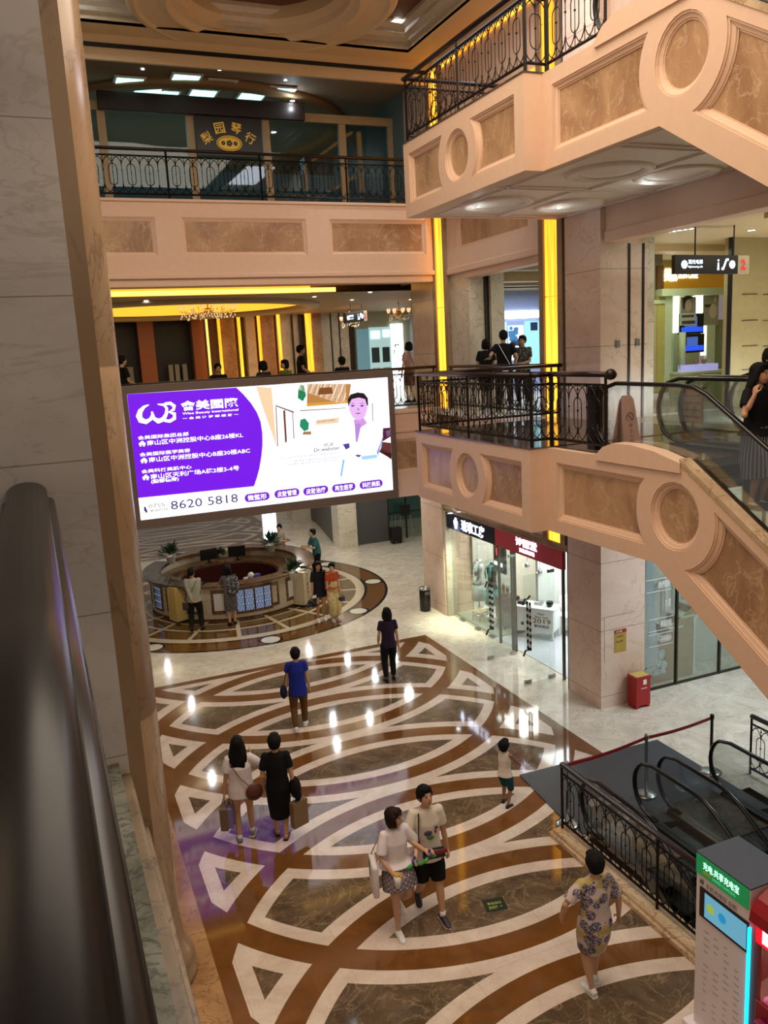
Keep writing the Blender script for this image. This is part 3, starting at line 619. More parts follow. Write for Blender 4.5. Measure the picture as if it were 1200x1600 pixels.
wedge(1.45, 2.14, .70, .76, -175, 185, 'work_top', dm2); wedge(1.40, 1.46, .05, .70, -175, 185, 'inner_wall', plain('dark_red_wood', '3c1712', .3)); wedge(0.0, 1.40, .012, .02, -175, 185, 'inner_floor', plain('dark_red_floor', '2a100d', .4))
for a in range(-128, 232, 18):
    w_ = 5.6; wedge(2.335, 2.355, .22, .90, a - w_, a + w_, 'panel_frame', dm2)
    if a in (-92 + 0, -110, -74): pass
for a in range(-128, 232, 18):
    wedge(2.35, 2.362, .32, .80, a - 3.8, a + 3.8, 'panel', M['white'] if a not in (-92, -74) else dm1)
GL = glow('desk_backlight', 'b8d0ff', 1.2)
for a0, a1 in ((-100, -74), (192, 204)):
    wedge(2.356, 2.372, .18, .92, a0, a1, 'grille_frame', dm2); wedge(2.37, 2.376, .26, .84, a0 + 1.5, a1 - 1.5, 'grille_light', plain('grille_back', '8d99b0', .4, emit='b8d0ff', es=.35))
    B = MB(); k = 0; a = a0 + 2.2
    while a < a1 - 1.5:
        p = lambda aa, z: DC + Vector((2.385 * math.cos(rad(aa)), 2.385 * math.sin(rad(aa)), z))
        B.tube([p(a, .26), p(a, .84)], .006, 4)
        for zc in (.36, .55, .74): B.tube([p(a + 1.1 * math.cos(rad(t)), zc + .08 * math.sin(rad(t))) for t in range(0, 360, 45)], .006, 4, closed=True)
        a += 1.9
    B.done('grille', 'iron', dk)
# yellow lectern boxes with vertical lettering
def lectern(px, py, wx, wy, hh, rz, col, lab):
    p = atz(px, py, 0); r = empty('service_sign_box', (p.x, p.y, 0), rad(rz), lab, 'sign box')
    B = MB(); B.box(-wx / 2, wx / 2, -wy / 2, wy / 2, .06, hh, .01); B.done('body', plain('cream_box_' + col, col, .4), r, local=True)
    MB().box(-wx / 2 + .03, wx / 2 - .03, -wy / 2 + .03, wy / 2 - .03, 0, .06).done('plinth', 'black', r, local=True)
    mt = Matrix.Translation(r.location) @ Matrix.Rotation(rad(rz), 4, 'Z'); X_ = (mt.to_3x3() @ Vector((1, 0, 0)))
    for i, ch in enumerate('客户服务中心'):
        q = mt @ Vector((-.055, -wy / 2 - .004, hh * .84 - i * hh * .125)); text('lettering', ch, q, X_ * .10, (0, 0, hh * .095), plain('brown_ink', '4a3420', .5), r, .01)
    return r
lectern(287, 969, .62, .42, 1.02, 22, 'd9bd72', 'yellow box lectern with vertical lettering in front of the desk, beside the man in grey')
lectern(474, 945, .42, .40, 1.02, 40, 'cdbf9c', 'cream box lectern with vertical lettering beside the two posing women')
def monitor(px, py, z, rz, lab):
    p = atz(px, py, z); r = empty('monitor', (p.x, p.y, z), rad(rz), lab, 'monitor', None)
    MB().box(-.27, .27, -.02, .02, .12, .46, .006).done('screen', 'black', r, local=True); MB().box(-.03, .03, -.02, .02, .01, .14).done('stand', 'black', r, local=True); MB().box(-.11, .11, -.08, .08, 0, .012).done('foot', 'black', r, local=True)
monitor(327, 880, .76, 10, 'black computer monitor on the far side of the desk, left one of the two'); monitor(371, 875, .76, -8, 'black computer monitor on the far side of the desk, right one of the two')
def plant(px, py, z, s, lab, dark='1e3a1c', pot='e0ddd0', n=70):
    p = atz(px, py, z); r = empty('potted_plant', (p.x, p.y, z), 0, lab, 'plant'); rnd = random.Random(int(px))
    MB().lathe([(.07 * s, 0), (.1 * s, .14 * s), (.11 * s, .15 * s), (.09 * s, .15 * s), (.0, .13 * s)], (0, 0, 0), 14).done('pot', plain('pot_' + pot, pot, .4), r, True, local=True)
    B = MB()
    for i in range(n):
        a, el, l = rnd.uniform(0, 2 * PI), rnd.uniform(.1, 1.4), rnd.uniform(.16, .34) * s; d = Vector((math.cos(a) * math.cos(el), math.sin(a) * math.cos(el), math.sin(el)))
        b0 = Vector((0, 0, .14 * s)) + d * l * .35; t = b0 + d * l * .8 + Vector((0, 0, -.05 * s * rnd.random())); sd = d.cross(Vector((0, 0, 1))).normalized() * .035 * s; m_ = (b0 + t) / 2 + Vector((0, 0, .02))
        B.poly([b0, m_ + sd, t]); B.poly([b0, t, m_ - sd])
    B.done('foliage', plain('leaves_' + dark, dark, .5, 0, .3), r, local=True)
plant(268, 880, 1.06, 1.5, 'bushy green plant on the dark left end of the round desk'); plant(424, 862, 1.06, 1.5, 'dark leafy plant on the round desk in front of the woman in white'); plant(459, 905, 1.03, 1.4, 'leafy green plant at the right end of the front counter, above the cream box'); plant(345, 872, .76, .8, 'small green plant between the two monitors')
p = atz(399, 895, .9); t = empty('tissue_box', (p.x, p.y, .76), rad(20), 'purple tissue box with a white tissue on the desk work top', 'tissue box')
MB().box(-.13, .13, -.07, .07, 0, .1, .005).done('box', plain('purple_box', '4c4a8e', .5), t, local=True)
B = MB(); B.ell((-.16, 0, .10), .1, .08, .1, 6); B.done('tissue', 'white', t, local=True)
tag(MB().rbox(atz(384, 905, .8) + Vector((0, 0, .02)), .14, .03, .09, rad(15)).done('name_plate', 'white'), 'small white name plate on the work top of the round desk', 'name plate')
tag(MB().lathe([(.035, 0), (.035, .13), (.015, .17), (.015, .2), (0, .2)], tuple(atz(270, 905, 1.06)), 10).done('sanitizer_bottle', 'glass', None, True), 'small clear pump bottle on the dark end of the round desk', 'bottle')
p = atz(423, 848, 0); s = empty('lit_stand', (p.x + .0, p.y, 0), 0, 'glowing white upright display behind the round desk', 'display stand')
MB().box(p.x - .3, p.x + .3, p.y - .06, p.y + .0, .1, 1.85, .02).done('housing', 'white', s); MB().box(p.x - .26, p.x + .26, p.y - .07, p.y - .06, .16, 1.80).done('display', glow('stand_glow', 'cfe4ff', 4), s); MB().box(p.x - .3, p.x + .3, p.y - .2, p.y + .15, 0, .1, .01).done('base', 'steel', s)
# ---- bins
def bin_round(px, py, lab):
    p = atz(px, py, 0) - Vector((.18, 0, 0)); r = empty('litter_bin', (p.x, p.y, 0), 0, lab, 'bin')
    MB().lathe([(.13, 0), (.15, .02), (.15, .62), (.14, .64), (0, .64)], (0, 0, 0), 24).done('body', 'black', r, True, local=True); MB().lathe([(.152, .60), (.155, .64), (.13, .67), (.07, .67), (.06, .65), (0, .65)], (0, 0, 0), 24).done('ash_tray_top', 'steel', r, True, local=True)
    MB().box(-.07, .07, -.153, -.14, .48, .56, .004).done('slot', plain('slot_grey', '55524e', .4), r, local=True)
bin_round(674, 952, 'round black litter bin with ashtray top beside the shop pier')
p = atz(991, 1101, 0); r = empty('fire_equipment_box', (10.13, 12.1, 0), 0, 'red metal fire equipment box with yellow top beside the big marble pillar', 'box')
rd = plain('fire_red', 'a3181c', .4); MB().box(-.17, .17, -.13, .13, .05, .60, .012).done('body', rd, r, local=True); MB().box(-.18, .18, -.14, .14, .60, .64, .008).done('lid', rd, r, local=True); MB().box(-.15, .15, -.11, .11, .64, .648).done('lid_plate', plain('yellow_plate', 'c9b25c', .5), r, local=True)
for sx in (-1, 1): MB().box(sx * .13 - .03, sx * .13 + .03, -.12, .12, 0, .05).done('foot', rd, r, local=True)
MB().box(-.01, .07, -.135, -.131, .48, .58).done('sticker', 'white', r, local=True); MB().box(-.06, .08, -.135, -.131, .40, .415).done('sticker', 'white', r, local=True)
# ---- small notices on the big pillar
s = empty('wall_notice', (9.9, 12.3, 1.0), 0, 'yellow and red fire notice on the shaded face of the big marble pillar', 'notice')
def pn(px, py, d=.004): q = aty(px, py, 12.3); return Vector((q.x, 12.3 - d, q.z))
a, b_ = pn(960, 985), pn(978, 1016)
MB().box(a.x, b_.x, 12.29, 12.299, b_.z, a.z).done('sheet', plain('yellow_sheet', 'b5953f', .5), s); MB().box(a.x, b_.x, 12.287, 12.290, a.z - .07, a.z).done('red_band', plain('red_band', '9c2b24', .5), s)
text('lettering', '灭火器', (a.x + .03, 12.285, a.z - .055), (.14, 0, 0), (0, 0, .04), 'white', s, .01)
for i, cch in enumerate(('使用方法', '提 压 喷')): text('lettering', cch, (a.x + .03, 12.288, a.z - .16 - i * .1), (.16, 0, 0), (0, 0, .045), plain('ink', '3a2c18', .5), s, .01)
a, b_ = pn(944, 965), pn(992, 1040)
B = MB()
for q in ((a.x, a.x + .006, a.z - .9, a.z), (a.x, b_.x, a.z - .006, a.z)): B.box(q[0], q[1], 12.297, 12.2995, q[2], q[3])
tag(B.done('hatch_outline', plain('joint_dark', '6a5a50', .6)), None, None, None, 'structure')
# ---- escalators
alu = plain('dark_step_metal', '2c2b2c', .35, .5, .1); skirt = plain('brown_skirt', '5a4a3c', .35, .4, .1)
def escalator(x0, x1, ys, zt, ylow, lab, yl=1.15, nst=16, near_glass=True, group=None):
    r = empty('escalator', ((x0 + x1) / 2, ys, zt), 0, lab, 'escalator', group); SL = .61
    kn = ys - .35
    def prof(h0, h1):
        return [(ys + yl - .15, h0), (kn, h0), (ylow, h0 - (kn - ylow) * SL), (ylow, h1 - (kn - ylow) * SL), (kn - .0, h1), (ys + yl - .15, h1)]
    for x in (x0, x1):
        arcn = [(ys + yl - .20 + .34 * math.cos(rad(t)), .49 + .40 * math.sin(rad(t))) for t in range(60, -76, -15)]
        top = [(ylow, .89 - (kn - ylow) * SL - .0), (kn - .5, .89 - .5 * SL * .93), (kn - .2, .89 - .2 * SL * .8), (kn, .87), (kn + .25, .89), (ys + yl - .25, .895)]
        pts = [(x, y, zt + z) for y, z in top + arcn] + [(x, ys + yl - .35, zt + .06)]
        MB().tube(pts, [(.038, .026)] * len(pts), 8).done('handrail', 'rubber', r, True)
        g = [(y, z) for y, z in [(ylow, .06 - (kn - ylow) * SL), (kn, .06), (ys + yl - .4, .06)] + arcn[::-1] + top[::-1]]
        MB().prism([(x - .006, y, zt + z) for y, z in g], (.012, 0, 0)).done('glass_panel', 'glass', r)
        sx = -1 if x == x0 else 1
        MB().prism([(x - .07, y, zt + z) for y, z in prof(-.28, .06)], (.14, 0, 0)).done('skirt', skirt if sx < 0 else alu, r)
    MB().box(x0 + .07, x1 - .07, ys - .2, ys + yl, zt - .02, zt + .014).done('comb_plate', 'darkgranite', r)
    for i in range(nst):
        y = ys - .2 - i * .40; z = zt - max(0, (i - .5)) * .40 * SL
        if y < ylow: break
        B = MB(); B.box(x0 + .075, x1 - .075, y - .40, y, z - .02, z)
        for k in range(9): xx = x0 + .1 + k * (x1 - x0 - .2) / 8; B.box(xx - .012, xx + .012, y - .395, y, z, z + .006)
        B.box(x0 + .075, x1 - .075, y - .41, y - .395, z - .26, z); B.done('step', alu, r)
    return r
escalator(6.76, 7.78, 7.55, F2, .9, 'escalator going down from the second floor, woman on the phone riding it', 1.25)
escalator(8.15, 9.05, 7.55, F2, .9, 'empty escalator on the second floor beyond the one the woman rides', 1.25)
escalator(6.76, 7.78, 7.55, F3, .9, 'escalator coming down from the top floor at the upper right', 1.25, 6)
escalator(6.66, 7.62, 8.15, .015, 3.0, 'basement escalator beside the black railing on the marble curb', .9, 12)
escalator(8.06, 9.10, 8.15, .015, 3.0, 'basement escalator nearer the belt posts, right of the other one', .9, 12)
B = MB(); B.prism([(6.50, 9.05, .004), (9.42, 8.3, .004), (9.45, 10.8, .004), (6.67, 10.9, .004)][::-1], (0, 0, .014)); tag(B.done('entrance_mat', plain('charcoal_mat', '34353a', .45, 0, .05)), 'dark grey landing mat in front of the basement escalators', 'mat')
B = MB(); B.box(7.62 + .07, 8.06 - .07, 3, 8.6, -3, -.02); struct('trim_12', B, 'black')
# belt posts
def stanchion(x, y, lab):
    r = empty('belt_post', (x, y, .02), 0, lab, 'barrier post', 'belt posts by the basement escalators')
    MB().lathe([(.17, 0), (.17, .015), (.12, .03), (.03, .04), (0, .04)], (0, 0, 0), 28).done('base', 'steel', r, True, local=True)
    MB().lathe([(.025, .03), (.025, .93), (.034, .935), (.034, 1.0), (.028, 1.01), (0, 1.01)], (0, 0, 0), 14).done('post', 'black' if x > 9 else 'steel', r, True, local=True); return r
stanchion(6.50, 9.32, 'belt post at the left end of the red belt, beside the railing corner'); stanchion(8.06, 9.45, 'middle belt post with a shiny round base between the escalators'); stanchion(9.42, 9.50, 'black belt post at the right end of the red belt')
B = MB()
for (xa, ya), (xb, yb) in (((6.5, 9.32), (8.06, 9.45)), ((8.06, 9.45), (9.42, 9.50))):
    n = 8; pts = [(xa + (xb - xa) * i / n, ya + (yb - ya) * i / n, .97 - .03 * math.sin(PI * i / n)) for i in range(n + 1)]
    B.tube(pts, [(.004, .028)] * (n + 1), 4)
tag(B.done('barrier_belt', plain('belt_red', '9a1626', .6)), 'red webbing belt strung between the three posts', 'barrier belt')
# warning sign on the second floor
q = aty(985, 688, 8.95); r = empty('warning_sign', (7.25, 8.95, F2 + .02), rad(-8), 'pink and white folding sign standing at the top of the escalator', 'floor sign')
pk = plain('pinkish_sign', 'd8a8a0', .5)
for sg in (-1, 1):
    B = MB(); B.prism([(-.13, sg * .15, 0), (.13, sg * .15, 0), (.09, sg * .02, .62), (.05, sg * .01, .68), (-.05, sg * .01, .68), (-.09, sg * .02, .62)], (0, sg * .012, 0)); B.done('board', pk, r, local=True)
B = MB(); B.tube([(.055 * math.cos(rad(t)), -.085, .40 + .055 * math.sin(rad(t))) for t in range(0, 360, 20)], .007, 4, closed=True); B.tube([(-.035, -.087, .44), (.035, -.09, .36)], .007, 4); B.done('no_entry_mark', 'black', r, local=True)
for i, ch in enumerate('禁止入内'):
    q = Vector((-.03, -.118 - i * .012, .27 - i * .07)); mt = Matrix.Translation(r.location) @ Matrix.Rotation(rad(-8), 4, 'Z'); text('lettering', ch, mt @ q, (.055, -.008, 0), (0, .01, .05), plain('sign_red_ink', 'b0302c', .5), r, .02)
# speaker like black box beside the newel, notices on the glass
tag(MB().box(XS + .12, XS + .34, 8.90, 9.06, F2 + .02, F2 + .85, .01).done('control_box', 'black'), 'tall black box behind the round railing post on the second floor', 'box')
s = empty('yellow_notice', (8.2, 8.6, F2 + .3), 0, 'yellow notice sheet on a stand beyond the second floor escalator', 'notice')
qa, qb = atx(1064, 607, 9.6), atx(1097, 662, 9.6); ya, yb, za, zb_ = qb.y, qa.y, qb.z, qa.z
MB().box(9.6, 9.62, ya, yb, za, zb_).done('sheet', plain('yellow_poster', 'c9a22e', .5), s)
for i in range(5): MB().box(9.596, 9.599, ya + .06, yb - .06, za + .08 + i * .11, za + .11 + i * .11).done('print_line', plain('ink_brown', '6a4a1a', .6), s)
MB().box(9.59, 9.63, ya - .01, yb + .01, zb_, zb_ + .03).done('top_clip', 'black', s); MB().box(9.62, 9.64, (ya + yb) / 2 - .02, (ya + yb) / 2 + .02, F2, za + .1).done('stand', 'steel', s)
# ---- ground floor shops on the right
WH = plain('shop_white_wall', 'd9d8cf', .6); SG = plain('shop_grey_green', '8f9688', .6)
B = MB(); B.box(9.70, 14, 13.2, 13.3, 0, 3.0); B.box(13.9, 14, 13.3, 19.0, 0, 3.0); B.box(10.3, 14, 18.95, 19.05, 0, 3.0); struct('wall_shop', B, WH)
struct('ceiling_shop', MB().box(9.7, 14, 13.2, 19.0, 3.0, 3.05), WH); struct('wall_shop_divider', MB().box(10.9, 13.9, 16.75, 16.85, 0, 3.0), WH)
struct('floor_shop', MB().box(9.75, 13.9, 13.3, 16.75, .0, .012), plain('shop_pale_floor', 'c9ccd0', .2)); struct('floor_shop_display', MB().box(9.75, 13.9, 16.85, 18.95, .0, .05), plain('shop_display_floor', 'a8aca0', .3))
lamp('AREA', (11.6, 15.0, 2.95), 170, (.90, .97, 1), 2.4, sy=2.2); lamp('AREA', (11.3, 17.8, 2.95), 100, (.97, .95, .85), 1.4, sy=1.4)
gw = empty('window_2', (9.64, 17.4, 0), kind='structure')
for a, b_ in ((18.9, 18.3), (18.3, 17.4), (17.4, 16.5), (16.45, 15.95)): MB().box(9.635, 9.647, b_ + .01, a - .01, .02, 2.42).done('window_pane', 'glass', gw)
B = MB()
for y in (16.47, 15.90, 15.78, 13.88): B.box(9.62, 9.67, y - .025, y + .025, 0, 2.45)
B.box(9.62, 9.67, 13.85, 18.95, 2.40, 2.45); B.done('window_frame', plain('bronze_frame', '5d5342', .35, .5), gw)
B = MB()
for y in (18.4, 17.6, 16.9): B.box(9.60, 9.68, y - .09, y + .09, 0, .05)
B.done('floor_clamp', 'steel', gw)
def glass_door(y, lab, nm):
    r = empty(nm, (9.60, y, 0), kind='structure')
    MB().box(8.82, 9.58, y - .006, y + .006, .03, 2.35).done('door_leaf', 'glass', r)
    B = MB(); B.box(8.82, 8.98, y - .02, y + .02, .005, .07); B.box(9.42, 9.58, y - .02, y + .02, .005, .07); B.box(9.42, 9.58, y - .02, y + .02, 2.32, 2.38); B.done('patch_fitting', 'steel', r)
    for dy in (-.05, .05):
        for nm2, mt_, par in (('door_handle', 'black', 0), ('handle_band', 'white', 1)):
            B = MB()
            for k in range(15):
                if k % 2 == par: B.box(8.93, 8.965, y + dy - .015, y + dy + .015, .72 + k * .07, .79 + k * .07)
            B.done(nm2, mt_, r)
    B = MB()
    for z in (.68, 1.80):
        B.tube([(8.80, y, z - .08), (8.86, y, z + .04), (8.95, y + .04, z + .02), (9.02, y + .04, z + .08)], .02, 6)
    B.done('handle_bracket', 'black', r); return r
glass_door(15.67, '', 'door_1'); glass_door(14.12, '', 'door_2')
s = empty('shop_sign', (9.6, 17.6, 2.43), 0, 'navy shop sign with glowing white characters', 'sign')
MB().box(9.52, 9.60, 16.42, 18.88, 2.45, 2.86, .005).done('board', 'signblue', s)
text('lettering', '琉璃工房', (9.514, 18.05, 2.50), (0, -1.15, 0), (0, 0, .29), 'signwhite', s, .02)
B = MB(); B.lathe([(.0, 0), (.05, .0), (.07, .1), (.10, .13), (.10, .2), (.05, .21), (.05, .26), (0, .29)], (0, 0, 0), 12)
for v in B.b.verts: v.co = Vector((9.512, 18.35, 2.5)) + Vector((v.co.x * .1, v.co.y, v.co.z))
B.done('logo', 'signwhite', s)
s = empty('shop_sign', (9.6, 15.1, 2.43), 0, 'dark red shop sign with two lines of glowing white lettering', 'sign')
MB().box(9.52, 9.60, 13.72, 16.41, 2.45, 2.86, .005).done('board', 'signred', s)
text('lettering', '诗丽堂', (9.514, 15.50, 2.64), (0, -.85, 0), (0, 0, .19), 'signwhite', s, .02); text('lettering', 'SHILITANG', (9.514, 15.35, 2.51), (0, -.6, 0), (0, 0, .09), 'signwhite', s, .02)
# things inside the shops
def mannequin(x, y, top, scarf, lab):
    r = empty('dress_form', (x, y, .05), 0, lab, 'dress form', 'dress forms in the shop window')
    MB().lathe([(.16, .0), (.16, .02), (.02, .03), (.02, .85)], (0, 0, 0), 16).done('stand', 'steel', r, True, local=True)
    B = MB(); B.lathe([(.10, .80), (.165, .86), (.14, 1.02), (.125, 1.1), (.165, 1.28), (.16, 1.38), (.06, 1.46), (.05, 1.53), (0, 1.54)], (0, 0, 0), 18)
    for v in B.b.verts: v.co.x *= .72
    B.done('torso', top, r, True, local=True)
    B = MB(); B.lathe([(.17, .42), (.2, .45), (.175, .84), (.165, .86)], (0, 0, 0), 18, cap=False); B.done('skirt', scarf, r, True, local=True)
    B = MB()
    for sg in (-1, 1): B.tube([(-.02, 0, 1.5), (-.10, sg * .08, 1.43), (-.14, sg * .12, 1.30), (-.13, sg * .09, 1.12)], [(.045, .012)] * 4, 8)
    B.tube([(.0, -.09, 1.44), (.06, 0, 1.5), (0, .09, 1.44)], [(.05, .015)] * 3, 8); B.done('scarf', scarf, r, True, local=True)
mannequin(10.18, 18.45, plain('cloth_white', 'd6dde0', .7), plain('cloth_pale', 'cfd8dc', .6), 'dress form in a white scarf and pale top in the shop window'); mannequin(10.28, 17.92, plain('cloth_black', '1a1d20', .7), plain('cloth_teal', '4fa8a4', .6), 'dress form in black with a teal scarf in the shop window')
s = empty('display_cabinet', (10.35, 17.3, .05), 0, 'small dark red wooden cabinet beside the dress forms', 'cabinet'); rw = plain('red_wood', '3a1c18', .35)
MB().box(10.12, 10.6, 17.12, 17.5, .12, .85, .01).done('body', rw, s)
for z in (.2, .42, .64): MB().box(10.105, 10.12, 17.15, 17.47, z, z + .19).done('drawer', rw, s); MB().ell((10.10, 17.31, z + .1), .012, .012, .012, 5).done('knob', 'gold', s)
for dx in (10.15, 10.57):
    for dy in (17.15, 17.47): MB().box(dx - .02, dx + .02, dy - .02, dy + .02, .05, .12).done('leg', rw, s)
for k, (x, y, h_, c_) in enumerate(((10.22, 17.42, .22, 'b08a5a'), (10.25, 17.30, .34, '9a7a52'), (10.3, 17.2, .26, '7a6048'))):
    tag(MB().lathe([(.05, 0), (.06, .02), (.03, h_ * .4), (.05, h_ * .7), (.02, h_), (0, h_)], (x, y, .86), 12).done('ornament', plain('bronze' + str(k), c_, .3, .4), None, True), ('short golden ornament', 'tall golden ornament', 'brown ornament')[k] + ' on the small dark red cabinet, ' + ('farthest from the doors', 'in the middle', 'nearest the doors')[k], 'ornament', 'ornaments on the cabinet')
s = empty('shop_light_box', (10.15, 17.15, 1.35), 0, 'black hanging light box sign with a red square inside the shop window', 'sign')
MB().box(10.12, 10.18, 17.0, 17.55, 1.5, 2.22, .01).done('board', 'black', s); MB().box(10.11, 10.12, 17.22, 17.40, 1.92, 2.1).done('red_square', glow('box_red', 'd03040', 3), s); text('lettering', '琉璃工房', (10.112, 17.50, 1.66), (0, -.40, 0), (0, 0, .10), 'signwhite', s, .01)
MB().tube([(10.15, 17.27, 2.22), (10.15, 17.27, 3.0)], .008, 5).done('hanger', 'steel', s)
for k, (x, y) in enumerate(((10.0, 18.1), (10.1, 17.6), (10.25, 18.35))):
    t = empty('display_stool', (x, y, .05), rad(20 + k * 25), ('wooden low stool', 'low white stool', 'small pale stool')[k] + ' on the display floor of the shop window, ' + ('nearest the pier', 'nearest the doors', 'at the back')[k], 'stool', 'stools in the window'); MB().box(-.16, .16, -.14, .14, .22, .25, .006).done('seat', ('curbmarble', 'white', 'white')[k], t, local=True)
    for sx in (-1, 1):
        for sy in (-1, 1): MB().tube([(sx * .13, sy * .11, .22), (sx * .16, sy * .13, 0)], .012, 5).done('leg', 'curbmarble' if k == 0 else 'white', t, local=True)
s = empty('reception_counter', (10.45, 16.1, .012), 0, 'white counter with a 2019 greeting on it inside the right shop', 'counter'); wl2 = M['white']
ang = math.atan2(15.78 - 16.53, 10.70 - 10.18); mt = Matrix.Translation((10.44, 16.30, .012)) @ Matrix.Rotation(ang, 4, 'Z')
def rot_done(B, name, mat, par, smooth=False):
    for v in B.b.verts: v.co = mt @ v.co
    return B.done(name, mat, par, smooth)
rot_done(MB().box(-.52, .52, 0, .48, .22, .76, .01), 'body', wl2, s); rot_done(MB().box(-.55, .55, -.03, .5, .76, .79, .006), 'top', wl2, s)
rot_done(MB().prism([(-.5, -.005, .22), (.5, -.005, .22), (.42, -.005, .16), (.2, -.005, .19), (0, -.005, .14), (-.2, -.005, .19), (-.42, -.005, .16)], (0, .03, 0)), 'apron', wl2, s)
for x in (-.49, .49):
    for y in (.03, .45): rot_done(MB().tube([(x, y, .24), (x * 1.02, y, 0)], [.03, .018], 6), 'leg', wl2, s)
XV = (mt.to_3x3() @ Vector((1, 0, 0)))
for t_, z, hh_, wd_, x0, cl in (('Happy', .62, .05, .18, .12, '3a3a38'), ('New Year', .545, .05, .34, .06, '3a3a38'), ('2019', .41, .12, .46, .0, '8a6e20'), ('新年快乐', .30, .08, .38, .04, '2a2a2a')):
    text('lettering', t_, mt @ Vector((x0, -.008, z)), XV * wd_, (0, 0, hh_), plain('ink_' + t_, cl, .5), s, .015)
tag(rot_done(MB().box(-.3, -.23, -.008, -.004, .32, .40), 'green_label', plain('green_tag', '1f6a44', .5), None), 'small green label on the white counter front', 'label')
for k, (x, y, nm, mat_, lab) in enumerate(((-.35, .2, 'box', 'black', 'open black box with lid on the left of the white counter'), (.05, .3, 'box', 'steel', 'grey glasses display on the white counter'), (.35, .22, 'bowl', 'black', 'black bowl on the right end of the white counter'))):
    tag(rot_done(MB().box(x - .1, x + .1, y - .08, y + .08, .79, .87, .01) if nm == 'box' else MB().lathe([(.05, .79), (.09, .86), (.08, .92), (0, .92)], (x, y, 0), 14), nm, mat_, None), lab, nm)
def tub_chair(x, y, lab):
    r = empty('tub_chair', (x, y, .012), 0, lab, 'chair'); MB().lathe([(.2, 0), (.2, .02), (.03, .04), (.03, .42)], (0, 0, 0), 18).done('pedestal', 'steel', r, True, local=True)
    B = MB(); B.lathe([(.05, .40), (.24, .42), (.28, .50), (.25, .49), (0, .46)], (0, 0, 0), 24); B.done('seat', 'white', r, True, local=True)
    B = MB(); B.lathe([(.27, .48), (.33, .80), (.36, .90), (.34, .90), (.25, .50), (.27, .48)], (0, 0, 0), 16, rad(-60), rad(110), cap=False); B.done('backrest', 'white', r, True, local=True)
tub_chair(11.42, 16.15, 'white tub chair behind the white counter, nearest the doors'); tub_chair(11.9, 15.2, 'white tub chair deeper in the right shop')
for k, (px, py) in enumerate(((823, 883), (843, 893))):
    q = aty(px, py, 16.72); r = empty('wall_vase', tuple(q), 0, ('left', 'right')[k] + ' one of two wall vases with dried flowers on the white shop wall', 'vase', 'wall vases')
    MB().lathe([(.03, -.06), (.07, -.03), (.06, .04), (.03, .06), (0, .06)], tuple(q), 12).done('bowl', 'steel', r, True); MB().tube([q + Vector((0, 0, .05)), q + Vector((.02, 0, .3))], .004, 4).done('string', 'black', r)
    B = MB(); [B.tube([q + Vector((0, 0, .03)), q + Vector((random.uniform(-.16, .16), -.03, random.uniform(-.05, .12)))], .006, 4) for _ in range(7)]; B.done('stems', 'white', r)
tag(MB().box(12.4, 13.6, 13.6, 14.2, 0, .95, .02).done('glass_showcase', plain('teal_case', '6fb5b0', .2, emit='8fe0da', es=1.2)), 'glowing teal display case far back in the right shop', 'display case')
# bridal shop with a stair, behind glass facing the camera
DF = plain('dim_blue_shop', '8d9896', .6)
B = MB(); B.box(10.42, 17, 16.6, 16.7, 0, 4.2) if 0 else None; B.box(14.0, 17, 16.9, 17, 0, 4.2); B.box(11.0, 14, 13.12, 13.18, 3.05, 4.2); B.box(16.9, 17, 12.6, 17, 0, 4.2); struct('wall_bridal_shop', B, DF)
struct('ceiling_bridal_shop', MB().box(10.45, 17, 12.5, 17, 4.2, 4.3), DF)
lamp('AREA', (14.0, 14.0, 4.1), 240, COOL, 2.5, sy=2); lamp('AREA', (12.2, 12.95, 4.1), 75, COOL, .5, sy=2.4)
lamp('AREA', (12.4, 9.3, 5.3), 400, (.80, .90, 1), 3, (rad(30), 0, 0), sy=3)
gw = empty('window_3', (12.5, 12.55, 0), kind='structure')
for a, b_ in ((10.5, 11.42), (11.46, 12.57), (12.61, 13.7), (13.74, 15.6)): MB().box(a, b_, 12.545, 12.557, .04, 4.2).done('window_pane', 'greenglass' if a > 11.4 else 'glass', gw)
B = MB()
for x in (11.44, 12.59, 13.72): B.box(x - .02, x + .02, 12.52, 12.58, 0, 4.2)
B.box(10.42, 15.6, 12.53, 12.58, 0, .04); B.done('window_frame', plain('bronze_frame2', '3f3a30', .35, .5), gw)
tan = plain('tan_stair', 'ad946e', .6); tread = plain('stair_tread', 'dcd8c8', .5)
r = empty('staircase', (12.2, 13.0, 0), 0, 'tan stair with pale treads behind the bridal shop glass', 'staircase')
SB = 12.76
for i in range(9):
    x0 = 11.15 + i * .30; z = .95 + i * .19
    MB().box(x0, x0 + .36, SB, SB + .42, z - .035, z).done('tread', tread, r)
    MB().box(x0 + .02, x0 + .32, SB + .02, SB + .40, z - .23, z - .03).done('riser', tan, r)
B = MB(); pts = [(10.50, SB - .0, 0), (12.35, SB, 0), (12.35, SB, 1.25), (12.75, SB, 1.75)]
side = [(10.50, 0), (12.12, 0), (12.12, 1.22), (12.5, 1.62), (13.6, 2.3), (13.6, 2.42), (11.15, .90), (10.50, .90)]
B.prism([(x, SB + .01, z) for x, z in side], (0, .04, 0)); B.done('side_panel', tan, r)
MB().prism([(12.08, SB - .01, 0), (12.13, SB - .01, 0), (12.13, SB - .01, 1.2), (12.55, SB - .01, 1.66), (12.5, SB - .01, 1.70), (12.08, SB - .01, 1.24)], (0, .03, 0)).done('side_trim', 'white', r)
for k in range(7):
    x = 11.35 + k * .14; z = .95 + (x - 11.15) / .30 * .19
    if k % 2 == 0: MB().lathe([(.03, 0), (.03, .2), (.018, .24), (.03, .5), (.018, .78), (.03, .85)], (x, SB + .34, z), 8).done('baluster', 'white', r, True)
